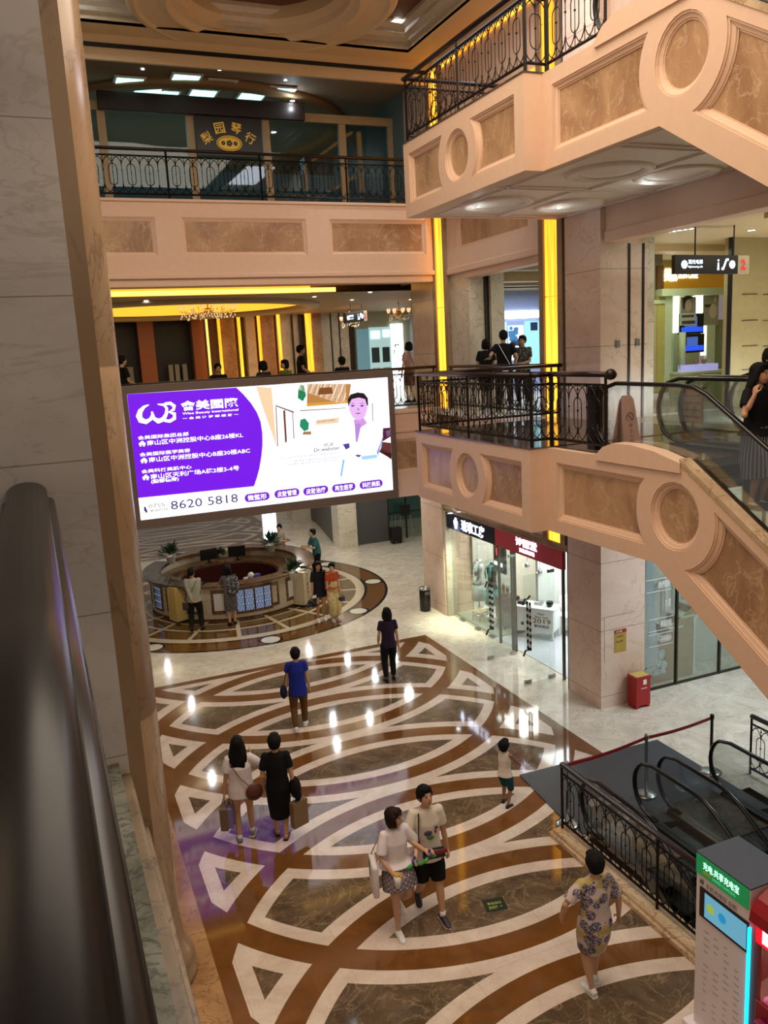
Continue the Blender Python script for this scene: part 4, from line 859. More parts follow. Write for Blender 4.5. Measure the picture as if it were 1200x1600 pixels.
MB().tube([(11.2, SB + .34, 1.80), (12.4, SB + .34, 2.58)], .035, 8).done('stair_rail', 'white', r, True)
MB().box(11.28, 11.36, SB + .46, SB + .344, .95, 1.9, .01).done('newel_post', 'white', r)
r = empty('bridal_gown', (10.95, 12.66, 0), 0, 'pale blue ruffled bridal gown hanging behind the shop glass', 'gown')
B = MB(); rnd = random.Random(3)
B.lathe([(.10, 3.3), (.14, 3.0), (.10, 2.7), (.13, 2.0), (.17, 1.3), (.26, .75), (.30, .5)], (10.83, 12.66, 0), 20, cap=False); [setattr(v.co, 'y', 12.66 + (v.co.y - 12.66) * .3) for v in B.b.verts]; B.done('bodice_and_skirt', plain('gown_pale', 'aebfc4', .7), r, True)
B = MB()
for i in range(110):
    a = rnd.uniform(0, 2 * PI); rr = rnd.uniform(.05, .34); z = rnd.uniform(.28, .72); c = Vector((10.95 + rr * math.cos(a), 12.66 + .2 * rr * math.sin(a), z)); B.ell(c, rnd.uniform(.05, .10), .03, rnd.uniform(.03, .07), 4, Matrix.Rotation(rnd.uniform(0, 3), 3, 'Y'))
B.done('ruffles', plain('gown_ruffle', 'bccacb', .8), r)
s = empty('window_lettering', (11.3, 12.53, 1.2), 0, 'white framed characters stuck on the bridal shop glass', 'lettering')
for i, (t_, x0, x1, z) in enumerate((('定制婚纱', 11.02, 11.30, .98), ('高级定制', 11.02, 11.30, 1.30), ('礼服', 11.14, 11.28, 1.72), ('婚纱摄影', 10.95, 11.25, 2.12), ('定制', 11.05, 11.22, 2.5), ('西服', 11.05, 11.25, 2.85))):
    text('lettering', t_, (x0, 12.535, z), (x1 - x0, 0, 0), (0, 0, .15), 'white', s, .01)
    if i in (0, 1, 3): MB().tube([(x0 - .3, 12.535, z - .05), (x1 + .04, 12.535, z - .05), (x1 + .04, 12.535, z + .2), (x0 - .3, 12.535, z + .2)], .006, 4, closed=True).done('line_frame', 'white', s)
r = empty('shop_rack', (14.4, 14.5, 0), 0, 'white shop rack with folded cloth behind the bridal shop glass', 'rack')
for z in (.4, .9, 1.4, 1.9): MB().box(13.3, 15.6, 14.4, 14.8, z, z + .04).done('shelf', 'white', r)
for x in (13.3, 15.6): MB().box(x - .03, x + .03, 14.4, 14.8, 0, 2.2).done('side_panel', 'white', r)
for k in range(6):
    MB().box(13.5 + k * .35, 13.75 + k * .35, 14.42, 14.7, .44 + (k % 3) * .5, .6 + (k % 3) * .5, .02).done('folded_cloth', plain('cloth_fold%d' % (k % 3), ('b8c8cc', '8fa4a8', 'd0d4d0')[k % 3], .8), r)
# ---- charging kiosk and red machine at the lower right
kx0, kx1, ky0, ky1, kh = 5.50, 6.04, 5.03, 5.70, 2.0
r = empty('charging_kiosk', (5.77, 5.36, 0), 0, 'tall white phone charging kiosk with green header and blue screen at the lower right', 'kiosk')
kw = plain('kiosk_white', 'ece4e6', .4, noise_amt=.01)
MB().box(kx0, kx1, ky0, ky1, .06, kh - .005, .01).done('body', kw, r); MB().box(kx0 - .08, kx1 + .02, ky0 - .04, ky1 + .08, 0, .07, .02).done('base', kw, r)
MB().box(kx0 - .004, kx1 + .004, ky0 - .004, ky1 + .004, kh - .005, kh + .01).done('roof', plain('kiosk_roof', '4a5260', .5), r)
MB().box(kx0 - .012, kx0, ky0 + .01, ky1 - .005, kh - .21, kh - .01).done('header', plain('kiosk_green', '12824a', .4, emit='0f9a55', es=.35), r)
def kt(body, y0, y1, z, hh_, mat_, nm='lettering', b=.01): text(nm, body, (kx0 - .016, y0, z), (0, y1 - y0, 0), (0, 0, hh_), mat_, r, b)
kt('充电.共享充电宝', ky1 - .10, ky0 + .12, kh - .125, .085, glow('kiosk_letters', 'b8ffd8', 2.2)); kt('SHARED CHARGING', ky1 - .22, ky0 + .16, kh - .175, .03, glow('kiosk_letters_small', '6fe8a0', .8), b=0)
MB().box(kx0 - .017, kx0 - .012, ky1 - .2, ky1 - .10, kh - .18, kh - .145).done('badge', plain('badge_lime', 'a9c93c', .5), r)
kt('手机充电站 自助', ky1 - .14, ky0 + .14, kh - .31, .055, plain('kiosk_ink', '5a4348', .5)); MB().box(kx0 - .014, kx0, ky1 - .10, ky1 - .06, kh - .30, kh - .26).done('round_badge', plain('grey_badge', '6a6a6a', .5), r)
MB().box(kx0 - .012, kx0, ky0 + .0, ky1 - .06, 1.34, 1.66).done('screen_frame', 'black', r); MB().box(kx0 - .016, kx0 - .012, ky0 + .02, ky1 - .13, 1.37, 1.63).done('screen', glow('kiosk_screen', '6fb4cf', .8), r)
for yy, cc in ((ky1 - .21, 'b6cc4a'), (ky1 - .36, '1fa4d8')):
    B = MB(); B.poly([(kx0 - .018, yy + .05 * math.cos(rad(t)), 1.50 + .05 * math.sin(rad(t))) for t in range(0, 360, 20)]); B.done('screen_icon', glow('icon_' + cc, cc, .7), r)
gl = plain('kiosk_grey_print', 'a3969a', .5)
B = MB(); rnd = random.Random(5)
for c_ in range(4):
    for k in range(13):
        yy = ky1 - .12 - c_ * .13 ; z = 1.2 - k * .075
        if rnd.random() < .8: B.box(kx0 - .003, kx0 - .001, yy - rnd.uniform(.03, .07), yy, z, z + .008)
B.done('small_print', gl, r)['kind'] = 'stuff'
MB().box(kx0 - .006, kx0 - .001, ky0 + .12, ky0 + .2, .17, .2).done('slot', 'black', r)
MB().box(kx0 - .02, kx0 + .01, ky0 - .018, ky0 + .004, .07, 1.62, .004).done('light_edge', glow('cyan_edge', '12c8ff', 3.0), r)
r = empty('game_machine', (5.85, 4.4, 0), 0, 'red coin machine with arched roof and glowing window at the lower right corner', 'machine')
rm = plain('machine_red', '8f1420', .3); my0, my1 = 4.0, 4.92
B = MB(); B.box(5.48, 6.05, my0, my1, .05, .95, .01); B.box(5.50, 6.05, my0, my0 + .05, .95, 1.7); B.box(5.50, 6.05, my1 - .05, my1, .95, 1.7); B.box(6.0, 6.05, my0, my1, .95, 1.7); B.done('body', rm, r)
B = MB(); q = [(5.40, 1.78), (5.42, 1.88), (5.5, 1.97), (5.62, 2.03), (5.8, 2.05), (6.02, 2.0), (6.07, 1.9), (6.07, 1.78)]; B.prism([(x, my1 + .03, z) for x, z in q], (0, my0 - my1 - .06, 0)); B.done('roof', rm, r)
MB().box(5.46, 6.05, my0, my1, 1.56, 1.78).done('sign_box', plain('machine_sign_red', 'c81428', .3, emit='ff1030', es=.8), r); MB().box(5.452, 5.46, my0 + .06, my1 - .08, 1.60, 1.74).done('sign_face', glow('machine_sign_white', 'fff0f4', 1.6), r)
text('lettering', 'TELEPHONE', (5.448, my1 - .14, 1.64), (0, -.6, 0), (0, 0, .06), plain('machine_ink', 'c890a0', .5), r, .01)
text('emblem', 'Q', (5.425, my1 - .30, 1.82), (0, -.09, 0), (.03, 0, .09), 'white', r)
MB().box(5.49, 5.497, my0 + .05, my1 - .05, .95, 1.56).done('window_pane', 'glass', r); MB().box(5.52, 5.98, my0 + .06, my1 - .06, .95, .99).done('tray', plain('machine_pink', 'd86a90', .4, emit='ff6aa0', es=.5), r)
MB().box(5.94, 5.98, my0 + .06, my1 - .06, 1.0, 1.5).done('back_picture', plain('machine_green', '2f9a6a', .5, emit='6affc0', es=.7), r); MB().box(5.6, 5.85, my1 - .4, my1 - .12, .99, 1.03).done('prize_well', 'black', r)
for k in range(4): MB().rbox((5.62 + .1 * (k % 2), my1 - .5 - .08 * k, 1.03), .1, .07, .07, k * .5, .01).done('prize', plain('prize%d' % k, ('e8e0ff', 'd0c8f0', 'ffffff', 'a8a0e0')[k], .4), r)
MB().box(5.40, 5.48, my0 + .1, my1 - .06, .72, .80, .01).done('control_shelf', plain('shelf_pink', '8a2a48', .4), r)
MB().tube([(5.43, my1 - .25, .80), (5.43, my1 - .25, .90)], .012, 6).done('joystick', 'steel', r); B = MB(); B.ell((5.43, my1 - .25, .93), .04, .04, .045, 8); B.done('joystick_knob', glow('blue_knob', '2030ff', 1.5), r, True)
lamp('AREA', (5.75, 4.45, 1.54), 3, (1, .75, .9), .4)
# floor sticker
q = atz(773, 1413, .003); r = empty('floor_sign', (q.x, q.y, .001), rad(-12), 'small dark green exit direction tile set on the floor by the walking couple', 'floor sign')
MB().box(-.14, .14, -.12, .12, 0, .003).done('plate', plain('dark_green_plate', '1c2a1c', .3), r, local=True)
mt = Matrix.Translation(r.location) @ Matrix.Rotation(rad(-12), 4, 'Z'); X_ = mt.to_3x3() @ Vector((1, 0, 0)); Y_ = mt.to_3x3() @ Vector((0, 1, 0)); gp = plain('plate_lime', 'b6c96a', .4)
text('lettering', '安全出口', mt @ Vector((-.09, .0, .004)), X_ * .18, Y_ * .05, gp, r, .01); text('lettering', 'EXIT →', mt @ Vector((-.09, -.08, .004)), X_ * .18, Y_ * .05, gp, r, .01)
# ---- top floor: header, music shop sign, lights, furniture behind the glass
YG = 20.9
def pg(px, py, y=YG): return aty(px, py, y)
a, b_, c_ = pg(150, 142), pg(473, 165), pg(473, 190)
tag(MB().box(a.x, b_.x, YG - .12, YG + .02, c_.z, b_.z + .02, .01).done('header_board', plain('dark_header', '1c100d', .5)), 'long black header board above the music shop windows', 'board')
s = empty('music_shop_sign', (5.1, YG, 11.7), 0, 'black sign with four golden characters and a flower emblem on the top floor', 'sign')
a, b_ = pg(303, 178), pg(411, 240); gd = plain('sign_gold', 'c9a040', .4, emit='c89a30', es=.35)
MB().box(a.x, b_.x, YG - .03, YG, b_.z - .1, a.z + .1, .005).done('board', 'black', s)
for ch, px, py, rot_ in (('梨', 323, 215, 30), ('园', 343, 200, 10), ('琴', 369, 201, -10), ('行', 391, 216, -28)):
    q = pg(px, py, YG - .04); A_ = rad(rot_); U_ = Vector((math.cos(A_), 0, math.sin(A_))) * .25; V_ = Vector((-math.sin(A_), 0, math.cos(A_))) * .25
    text('lettering', ch, q - U_ / 2 - V_ / 2, U_, V_, gd, s, .015)
q = pg(358.5, 224, YG - .04); B = MB(); B.tube([(q.x + .30 * math.cos(rad(t)), q.y, q.z + .165 * math.sin(rad(t))) for t in range(0, 360, 12)], .012, 4, closed=True)
B.tube([(q.x + .265 * math.cos(rad(t)), q.y, q.z + .135 * math.sin(rad(t))) for t in range(0, 360, 12)], .008, 4, closed=True)
B.poly([(q.x + .255 * math.cos(rad(t)), q.y + .004, q.z + .125 * math.sin(rad(t))) for t in range(0, 360, 12)]); B.done('emblem_disc', gd, s)
for cx in (-.15, 0, .15):
    B = MB(); sc_ = 1.25 if cx == 0 else .9
    for k in range(5): B.ell((q.x + cx + .035 * sc_ * math.cos(k * 1.257), q.y - .002, q.z + .035 * sc_ * math.sin(k * 1.257)), .026 * sc_, .004, .026 * sc_, 5)
    B.done('emblem_flower', 'black', s)
def ceiling_light(p, lab, r_=.09, power=0, col=COOL, group='ceiling spot lamps', up=.0, st=None):
    r = empty('ceiling_light', tuple(p), 0, lab, 'ceiling lamp', group)
    MB().lathe([(r_, -.012), (r_ * 1.35, -.012), (r_ * 1.35, 0), (r_, .0)], (0, 0, 0), 20, cap=False).done('rim', 'white', r, True, local=True); MB().lathe([(0, -.006), (r_, -.006)], (0, 0, 0), 20, cap=False).done('bulb_disc', st or 'lightwhite', r, local=True)
    if power: lamp('POINT', (p[0], p[1], p[2] - .15), power, col, .035)
    return r
bright = glow('spot_bright', 'eef8ff', 60)
ceiling_light(atz(620, 32, ZC + .57), 'bright round ceiling lamp beside the dome ring', .12, 0, st=bright)
lamp('SPOT', (8.1, 17.4, ZC + .5), 300, COOL, .1, (0, 0, 0), spot=80)
for i, (x, y) in enumerate(((1.5, 17.6), (1.5, 14.2), (8.2, 14.4))): ceiling_light((x, y, ZC + .57), 'round lamp in the brown ceiling tray, ' + ('left of the dome ring', 'farther left toward the front', 'right side toward the front')[i], .12, 0, st=bright)
for k, (px, py) in enumerate(((223, 108), (343, 109), (446, 125))): q = atz(px, py, 13.35); ceiling_light((q.x, q.y, 13.35), 'tiny lamp in the ceiling above the top bridge, ' + ('left', 'middle', 'right')[k] + ' one', .035)
q = aty(456, 158, YG - .15); ceiling_light((q.x, YG - .2, q.z), 'small bright spot at the right end of the header board', .05, 6, st=bright)
tl = glow('teal_panel', 'a8e8e0', 2.4)
for k, (px, py) in enumerate(((202, 133), (232, 144), (290, 128), (317, 151), (345, 137), (392, 156), (437, 148), (258, 152))):
    q = atz(px, py, 13.25); r = empty('ceiling_panel_light', (q.x, q.y, 13.3), 0, 'lit square ceiling panel in the music shop, ' + ('leftmost', 'second leftmost, bright', 'in the back row', 'middle front', 'above the sign', 'right of the sign', 'rightmost', 'left of the middle')[k] + ' one', 'ceiling lamp', 'square ceiling panels of the music shop'); MB().box(-.35, .35, -.35, .35, 0, .04).done('frame', 'white', r, local=True); MB().box(-.29, .29, -.29, .29, -.01, 0).done('diffuser', tl, r, local=True)
lamp('AREA', (4.5, 25.5, 13.1), 90, (.72, .95, 1), 5, sy=4)
for k, (px, w_, hh_) in enumerate(((205, .9, .75), (285, .75, .7), (375, 1.0, .95), (452, .8, .6), (497, .8, 1.7), (595, .8, .9))):
    p = aty(px, 290, 22.2); r = empty('piano', (p.x, 22.2, F3), 0, ('low dark piano', 'small dark piano stool', 'dark upright piano', 'wide dark low piano', 'tall dark cabinet piano', 'dark piano by the right end')[k] + ' behind the music shop glass, ' + ('first', 'second', 'third', 'fourth', 'fifth', 'last')[k] + ' from the left', 'piano', 'instruments behind the glass')
    B = MB(); B.box(-w_ / 2, w_ / 2, -.2, .25, .12, hh_, .015); B.done('case', plain('dark_teal_wood', '20282a', .4), r, local=True); MB().box(-w_ / 2, w_ / 2, -.38, -.2, hh_ * .55, hh_ * .62, .005).done('key_shelf', 'black', r, local=True)
    for sx in (-1, 1): MB().box(sx * (w_ / 2 - .05) - .03, sx * (w_ / 2 - .05) + .03, -.36, .2, 0, .12).done('leg', 'black', r, local=True)
# blue grey frosted lower panes
for a_, b2 in zip(xs3, xs3[1:]): tag(MB().box(a_ + .1, b2 - .1, Y3 + .04, Y3 + .05, F3 + .05, F3 + 1.05).done('window_film', plain('frosted_blue', '566e7a', .7)), None, None, None, 'structure')
# ---- top floor right side bay
B = MB(); B.box(9.75, 9.85, 14.2, 18.3, F3, 13.3); struct('wall_top_bay', B, plain('lavender_lit_wall', '9a98b4', .5)); MB()  # bluish light on the bay wall is put into its colour
struct('trim_13', MB().box(9.5, 9.8, 14.2, 18.3, 12.1, 13.4), 'cream'); struct('floor_top_walk', MB().box(9.22, 9.8, 13.58, 18.9, F3 - .2, F3), 'darkgranite')
struct('wall_top_near', MB().box(9.6, 9.8, 2, 12.3, F3, 13.6), 'cream')
lamp('AREA', (8.0, 12.0, 13.3), 110, (.9, .88, 1), 1.0, sy=3)
B = MB(); B.box(9.45, 9.50, 14.3, 18.2, 12.05, 12.11); B.box(9.46, 9.5, 14.3, 18.2, 13.30, 13.36); struct('trim_14', B, 'amber')
# ---- hall behind the second floor bridge rail
YH = 31.5
def ph(px, py, y=YH): return aty(px, py, y)
def hb(px0, px1, mat_, name, z0=F2, z1=8.66, y=YH, dy=.3, yy=520, parent=None):
    x0, x1 = ph(px0, yy, y).x, ph(px1, yy, y).x; B = MB(); B.box(x0, x1, y, y + dy, z0, z1); return struct(name, B, mat_, parent)
dk_ = plain('black_hall_wall', '100e0e', .4); og = plain('orange_wood', '9a5424', .4); bg = marble('hall_column', 'b89468', '9a7850', '6f5236', 1.2, .3, .04)
struct('wall_hall_black', MB().box(-4, ph(300, 520).x, YH + .5, YH + .6, F2, 8.9), dk_)
hb(215, 240, og, 'trim_15', y=YH - .4); hb(300, 318, og, 'trim_16', y=YH - .3); hb(318, 335, plain('brown_hall_wall', '4e2f1c', .5), 'trim_17')
for i, (a, b_) in enumerate(((344, 367), (385, 399), (403, 429))): hb(a, b_, bg if i != 1 else 'palemarble', 'trim_%d' % (18 + i), y=YH - .2)
hb(483, 503, bg, 'trim_21', y=YH - .3); hb(503, 545, 'palemarble', 'wall_hall_marble', y=YH - .1, z1=9); hb(432, 470, 'palemarble', 'wall_hall_marble_left', y=YH)
for px in (517, 530, 457, 469): hb(px, px + 1.6, 'black', 'trim_22' if px == 517 else 'trim_23', y=YH - .14)
for i, (px, w_) in enumerate(((319, 3), (337, 4), (368, 4.5), (399, 4), (429.5, 4.5), (473, 9))):
    x0, x1 = ph(px, 520).x, ph(px + w_, 520).x; struct('trim_%d' % (30 + i), MB().box(x0, x1, YH - .42, YH - .36, F2, 8.6), 'amber' if i else 'cove')
for px in (258, 268, 280): hb(px, px + 7, plain('grey_screen', '8f8a80', .5), 'trim_40', F2, 6.95, y=YH)
hb(180, 202, plain('grey_screen2', '8f8a80', .5), 'trim_41', F2, 6.95, y=YH)
# chandeliers
cr = plain('crystal', 'e8cf9a', .15, .2, .1, emit='ffc46a', es=.9); crc = plain('clear_crystal', 'd8d0c0', .1, 0, .1, emit='ffe0a8', es=.25)
def chandelier(p, R_, lab, arms=12, big=False, shade='d8866a'):
    r = empty('chandelier', tuple(p), 0, lab, 'chandelier'); p = Vector(p)
    MB().tube([p + Vector((0, 0, .1)), p + Vector((0, 0, .75 if not big else .72))], .02, 6).done('stem', 'gold', r)
    MB().lathe([(.0, .10), (.10, .06), (.12, 0), (.06, -.08), (0, -.10)], tuple(p), 12).done('hub', 'gold', r, True)
    rnd = random.Random(2)
    for t, (rr, n, z) in enumerate(((R_, arms, 0), (R_ * .62, max(6, arms // 2), .10)) if big else ((R_, arms, 0),)):
        for k in range(n):
            a = 2 * PI * k / n; d = Vector((math.cos(a), math.sin(a), 0))
            MB().tube([p, p + d * rr * .5 + Vector((0, 0, -.08)), p + d * rr * .9 + Vector((0, 0, -.02)), p + d * rr + Vector((0, 0, z + .02))], .010, 5).done('arm', 'gold', r)
            MB().lathe([(.02, 0), (.05, .03), (.065, .12), (.04, .13), (0, .12)], tuple(p + d * rr + Vector((0, 0, z + .03))), 8).done('lamp_shade', cr if big else plain('shade_' + shade, shade, .4, emit='ffb080', es=1.6), r, True)
    B = MB()
    for k in range(90 if big else 36):
        a = rnd.uniform(0, 2 * PI); rr = R_ * rnd.uniform(.3, 1.0); z = -rnd.uniform(.02, .22); q = p + Vector((rr * math.cos(a), rr * math.sin(a), z)); B.ell(q, .016, .016, .035, 4)
    B.done('crystals', crc, r, False); r.children[-1]['kind'] = 'stuff'; return r
chandelier(aty(325, 486, 25.0), .82, 'wide crystal chandelier hanging under the oval ceiling of the second floor hall', 16, True)
chandelier(aty(623, 490, 25.5), .36, 'small chandelier with reddish shades at the right end of the hall', 8); chandelier(aty(547, 502, 28.5), .34, 'small chandelier with reddish shades partly behind the hanging direction sign', 8)
lamp('AREA', (4.5, 26, 8.5), 130, (1, .78, .5), 5, sy=5); lamp('AREA', (11, 27.5, 8.5), 95, (1, .95, .85), 3, sy=3)
for k, (px, py) in enumerate(((228, 467), (491, 461), (550, 466), (641, 466), (620, 444))):
    q = atz(px, py, 8.64); q = q if q.y < 40 else atz(px, 460, 8.64); ceiling_light((q.x, min(max(q.y, 21.2), 30), 8.595), 'round lamp in the hall ceiling, ' + ('leftmost, left of the big chandelier', 'between big chandelier and hanging sign', 'above the hanging sign', 'rightmost, beside the small chandelier', 'nearest the beam by the right corner')[k], .06, 0, group='lamps in the hall ceiling')
def hang_sign(p0, p1, zc, hh_, lab, num='2', rod=.5):
    """board between two world points"""
    p0, p1 = Vector(p0), Vector(p1); U_ = p1 - p0; n_ = Vector((0, 0, 1)).cross(U_).normalized(); c = (p0 + p1) / 2; r = empty('direction_sign', (c.x, c.y, zc), 0, lab, 'sign')
    if n_.y > 0: n_ = -n_
    def bx(a, b, z0, z1, t0, t1, mat_, nm):
        B = MB(); q = [p0 + U_ * a, p0 + U_ * b]; B.prism([q[0] + Vector((0, 0, z0)) + n_ * t0, q[1] + Vector((0, 0, z0)) + n_ * t0, q[1] + Vector((0, 0, z1)) + n_ * t0, q[0] + Vector((0, 0, z1)) + n_ * t0], n_ * (t1 - t0)); return B.done(nm, mat_, r)
    for q in (p0, p1): q.z = zc
    bx(0, .84, -hh_ / 2, hh_ / 2, -.04, .04, 'black', 'board')
    bx(.84, 1.0, -hh_ / 2, hh_ / 2, -.035, .035, plain('sign_beige', 'b8a890', .5), 'number_board')
    for a in (.28, .80): q = p0 + U_ * a; MB().tube([q + Vector((0, 0, hh_ / 2)), q + Vector((0, 0, hh_ / 2 + rod))], .012, 6).done('rod', 'black', r)
    iw = glow('sign_icons', 'd8ecff', 3); P_ = lambda a, z: p0 + U_ * a + n_ * .043 + Vector((0, 0, z * hh_))
    text('lettering', '观光电梯', P_(.17, .02), U_ * .19, (0, 0, hh_ * .24), iw, r, .01); text('lettering', 'Sightseeing Lift', P_(.17, -.2), U_ * .19, (0, 0, hh_ * .14), iw, r, .01)
    B = MB(); rr = hh_ * .22; ux = U_.normalized()
    for a in (.12, .76): B.poly([P_(a, 0) + ux * rr * math.cos(rad(t)) + Vector((0, 0, rr * math.sin(rad(t)))) for t in range(0, 360, 20)])
    B.done('icon_disc', iw, r)
    B = MB(); q = P_(.57, 0); B.poly([q + ux * x * hh_ + Vector((0, 0, z * hh_)) for x, z in ((-.07, -.3), (.07, -.3), (.05, .1), (-.05, .1))]); B.poly([q + ux * hh_ * .06 * math.cos(rad(t)) + Vector((0, 0, hh_ * (.22 + .06 * math.sin(rad(t))))) for t in range(0, 360, 30)]); B.done('person_icon', iw, r)
    q = P_(.66, 0); MB().tube([q + ux * x * hh_ + Vector((0, 0, z * hh_)) for x, z in ((-.22, -.28), (-.1, -.28), (.12, .22), (.24, .22), (.24, .30), (.08, .30), (-.14, -.18), (-.22, -.18))], .008, 4, closed=True).done('escalator_icon', iw, r)
    text('number', num, P_(.875, -.28), U_ * .075, (0, 0, hh_ * .56), glow('sign_red_number', 'e03038', 1.2), r, .03); return r
a, b_ = aty(1052, 417, 11.0), aty(1168, 417, 11.0)
s1 = hang_sign(a, b_, 8.15, .30, 'black hanging direction sign with a red 2 in the right corridor', rod=.49)
a, b_ = aty(538, 494, 26.0), aty(572, 490, 26.8); hang_sign(a, b_, 8.15, .34, 'black hanging direction sign far away in the hall', rod=.5)
# far bright shop in the hall
sw = empty('window_4', (12.5, YH, F2), kind='structure')
def hx(px, y=YH): return ph(px, 520, y).x
MB().box(hx(556), hx(640), YH - .0, YH + .2, F2, 8.9).done('shop_wall', plain('pale_green_wall', 'b3b49c', .6), sw)
MB().box(hx(556), hx(575), YH - .06, YH, F2, 7.95).done('blue_panel', plain('blue_grey_panel', '6f98a8', .3, emit='8fc8d8', es=.25), sw)
MB().box(hx(576), hx(609), YH - .07, YH, F2, 8.0).done('white_front', plain('shop_front_white', 'b8d8d8', .3, emit='c8f4f4', es=.45), sw)
MB().box(hx(610), hx(628), YH - .1, YH, F2, 8.1).done('light_panel', glow('white_banner', 'f4ffff', 2.5), sw)
for a, b_, z0, z1 in ((578, 592, 7.55, 7.85), (597, 607, 7.6, 7.88)): MB().box(hx(a), hx(b_), YH - .1, YH - .07, z0, z1).done('screen', glow('shop_screen', 'd0ffff', 2.2), sw)
for a, b_, z0, z1, c_ in ((578, 590, 6.6, 7.2, '3a4a4a'), (595, 606, 6.6, 7.2, '384848'), (578, 590, 6.0, 6.4, 'c8e8d8'), (595, 606, 6.0, 6.4, 'c8e8d8')): MB().box(hx(a), hx(b_), YH - .09, YH - .07, z0, z1).done('display_shelf', plain('shelf_' + c_, c_, .5), sw)
c = Vector((hx(619), YH - .12, 6.75)); B = MB(); rnd = random.Random(9)
for k in range(40): a = 2 * PI * k / 40; q = c + Vector((.2 * math.cos(a), 0, .55 * math.sin(a))); B.poly([q, q + Vector((rnd.uniform(-.1, .1), 0, rnd.uniform(-.1, .1))), q + Vector((rnd.uniform(-.1, .1), 0, rnd.uniform(-.12, .12)))])
B.done('wreath', plain('wreath_teal', '1f6a74', .6), sw)
struct('wall_hall_right', MB().box(hx(640), hx(640) + 6, YH - .3, YH, F2, 9), plain('grey_blue_wall', '98a4ac', .5))
for px in (646, 655): struct('trim_5%d' % (px % 10), MB().box(hx(px, 22), hx(px, 22) + .05, 22, 22.05, F2, 8.66), 'brownmarble')
# cafe chairs and tables behind the second floor rail
def cafe_table(x, y, lab):
    r = empty('cafe_table', (x, y, F2), 0, lab, 'table', 'cafe tables behind the bridge rail'); MB().lathe([(0, .71), (.36, .71), (.36, .74), (0, .74)], (0, 0, 0), 24).done('table_top', 'wood', r, local=True); MB().lathe([(.2, 0), (.2, .02), (.03, .04), (.03, .71)], (0, 0, 0), 14).done('pedestal', 'iron', r, local=True)
def cafe_chair(x, y, rz, lab):
    r = empty('cafe_chair', (x, y, F2), rz, lab, 'chair', 'cafe chairs behind the bridge rail'); MB().box(-.22, .22, -.2, .22, .42, .47, .01).done('seat', 'wood', r, local=True)
    B = MB(); B.box(-.22, -.18, -.24, -.2, .47, .98); B.box(.18, .22, -.24, -.2, .47, .98); B.box(-.22, .22, -.24, -.2, .90, .98); B.box(-.2, .2, -.235, -.21, .62, .80); B.done('backrest', 'wood', r, local=True)
    for sx in (-1, 1):
        for sy in (-1, 1): MB().box(sx * .19 - .02, sx * .19 + .02, sy * .19 - .02, sy * .19 + .02, 0, .42).done('leg', 'wood', r, local=True)
    return r
ch0 = cafe_chair(3.0, 20.6, 0, 'dark cafe chair on the bridge seen through the rail, leftmost of all')
for k, (x, y, a, lb) in enumerate(((4.3, 20.7, PI, 'second from the left'), (5.4, 20.5, .4, 'third from the left'), (6.2, 21.3, 2, 'fourth from the left'), (7.6, 20.8, .2, 'fifth from the left'), (8.6, 20.4, 3, 'nearest the right end'))): copy_tree(ch0, (x, y, F2), a, label='dark cafe chair on the bridge seen through the rail, ' + lb)
for k, (x, y) in enumerate(((3.7, 20.7), (5.8, 20.9), (8.1, 20.4))): cafe_table(x, y, 'round dark cafe table behind the bridge rail, ' + ('left', 'middle', 'right')[k] + ' one')
# ---- bay shop interior seen between the light strips, second floor
BW = plain('bay_blue_wall', '8f9cc4', .5); YB = 22.0
struct('wall_bay_back', MB().box(11.2, 18, YB, YB + .1, F2, 8.9), BW)
struct('ceiling_bay', MB().box(9.95, 18, 13.4, YB, 8.80, 8.9), plain('bay_ceiling', '9aa3b4', .5)); struct('floor_bay', MB().box(9.22, 18, 13.58, YB, F2 - .15, F2 + .004), 'palemarble')
B = MB(); B.box(10, 18, 18.2, 18.6, 8.55, 8.8); B.box(10, 18, 20.2, 20.5, 8.6, 8.8); B.box(10, 18, 16.0, 16.3, 8.6, 8.8); struct('trim_60', B, plain('bay_beam', 'a8906a', .5))
lamp('AREA', (13.5, 19.8, 8.5), 170, (.72, .84, 1), 3, sy=2); lamp('AREA', (11.5, 16.0, 8.7), 22, (.85, .9, 1), 1.5, sy=2)
def pb(px, py): return aty(px, py, YB - .02)
s = empty('lit_shopfront', (13.2, YB, F2), 0, 'bright white shop front with a car poster seen through the bay opening', 'shop front')
for nm, x0, y0, x1, y1, mt_, d in (('window_box', 775, 487, 791, 498, glow('box_white', 'ffffff', 4), 0), ('window_box', 792, 486, 825, 497, glow('box_white2', 'ffffff', 4), 0), ('window_box', 827, 485, 841, 496, glow('box_white3', 'ffffff', 4), 0), ('glass_side', 768, 504, 792, 568, plain('cyan_glass', '9fd0d8', .3, emit='a8f0f4', es=.8), 0), ('poster', 794, 509, 818, 562, glow('poster_white', 'f4fbff', 1.6), 0), ('glass_side', 819, 502, 842, 568, plain('cyan_glass2', '8fc0c4', .3, emit='98e0e0', es=.6), 0)):
    a, b_ = pb(x0, y0), pb(x1, y1); MB().box(a.x, b_.x, YB - .06, YB - .01, min(a.z, b_.z), max(a.z, b_.z)).done(nm, mt_, s)
a, b_ = pb(795, 541), pb(817, 530); B = MB(); w_ = b_.x - a.x; B.poly([(a.x + w_ * u, YB - .07, a.z + v) for u, v in ((0, 0), (.02, .10), (.25, .2), (.5, .22), (.75, .16), (.98, .1), (1, 0))]); B.done('car_picture', plain('poster_car', '2a3a5a', .5), s)
for u in (.22, .78): B = MB(); B.poly([(a.x + w_ * u + .09 * math.cos(rad(t)), YB - .075, a.z + .02 + .09 * math.sin(rad(t))) for t in range(0, 360, 20)]); B.done('wheel_picture', 'black', s)
B = MB(); rnd = random.Random(4); q = pb(801, 522)
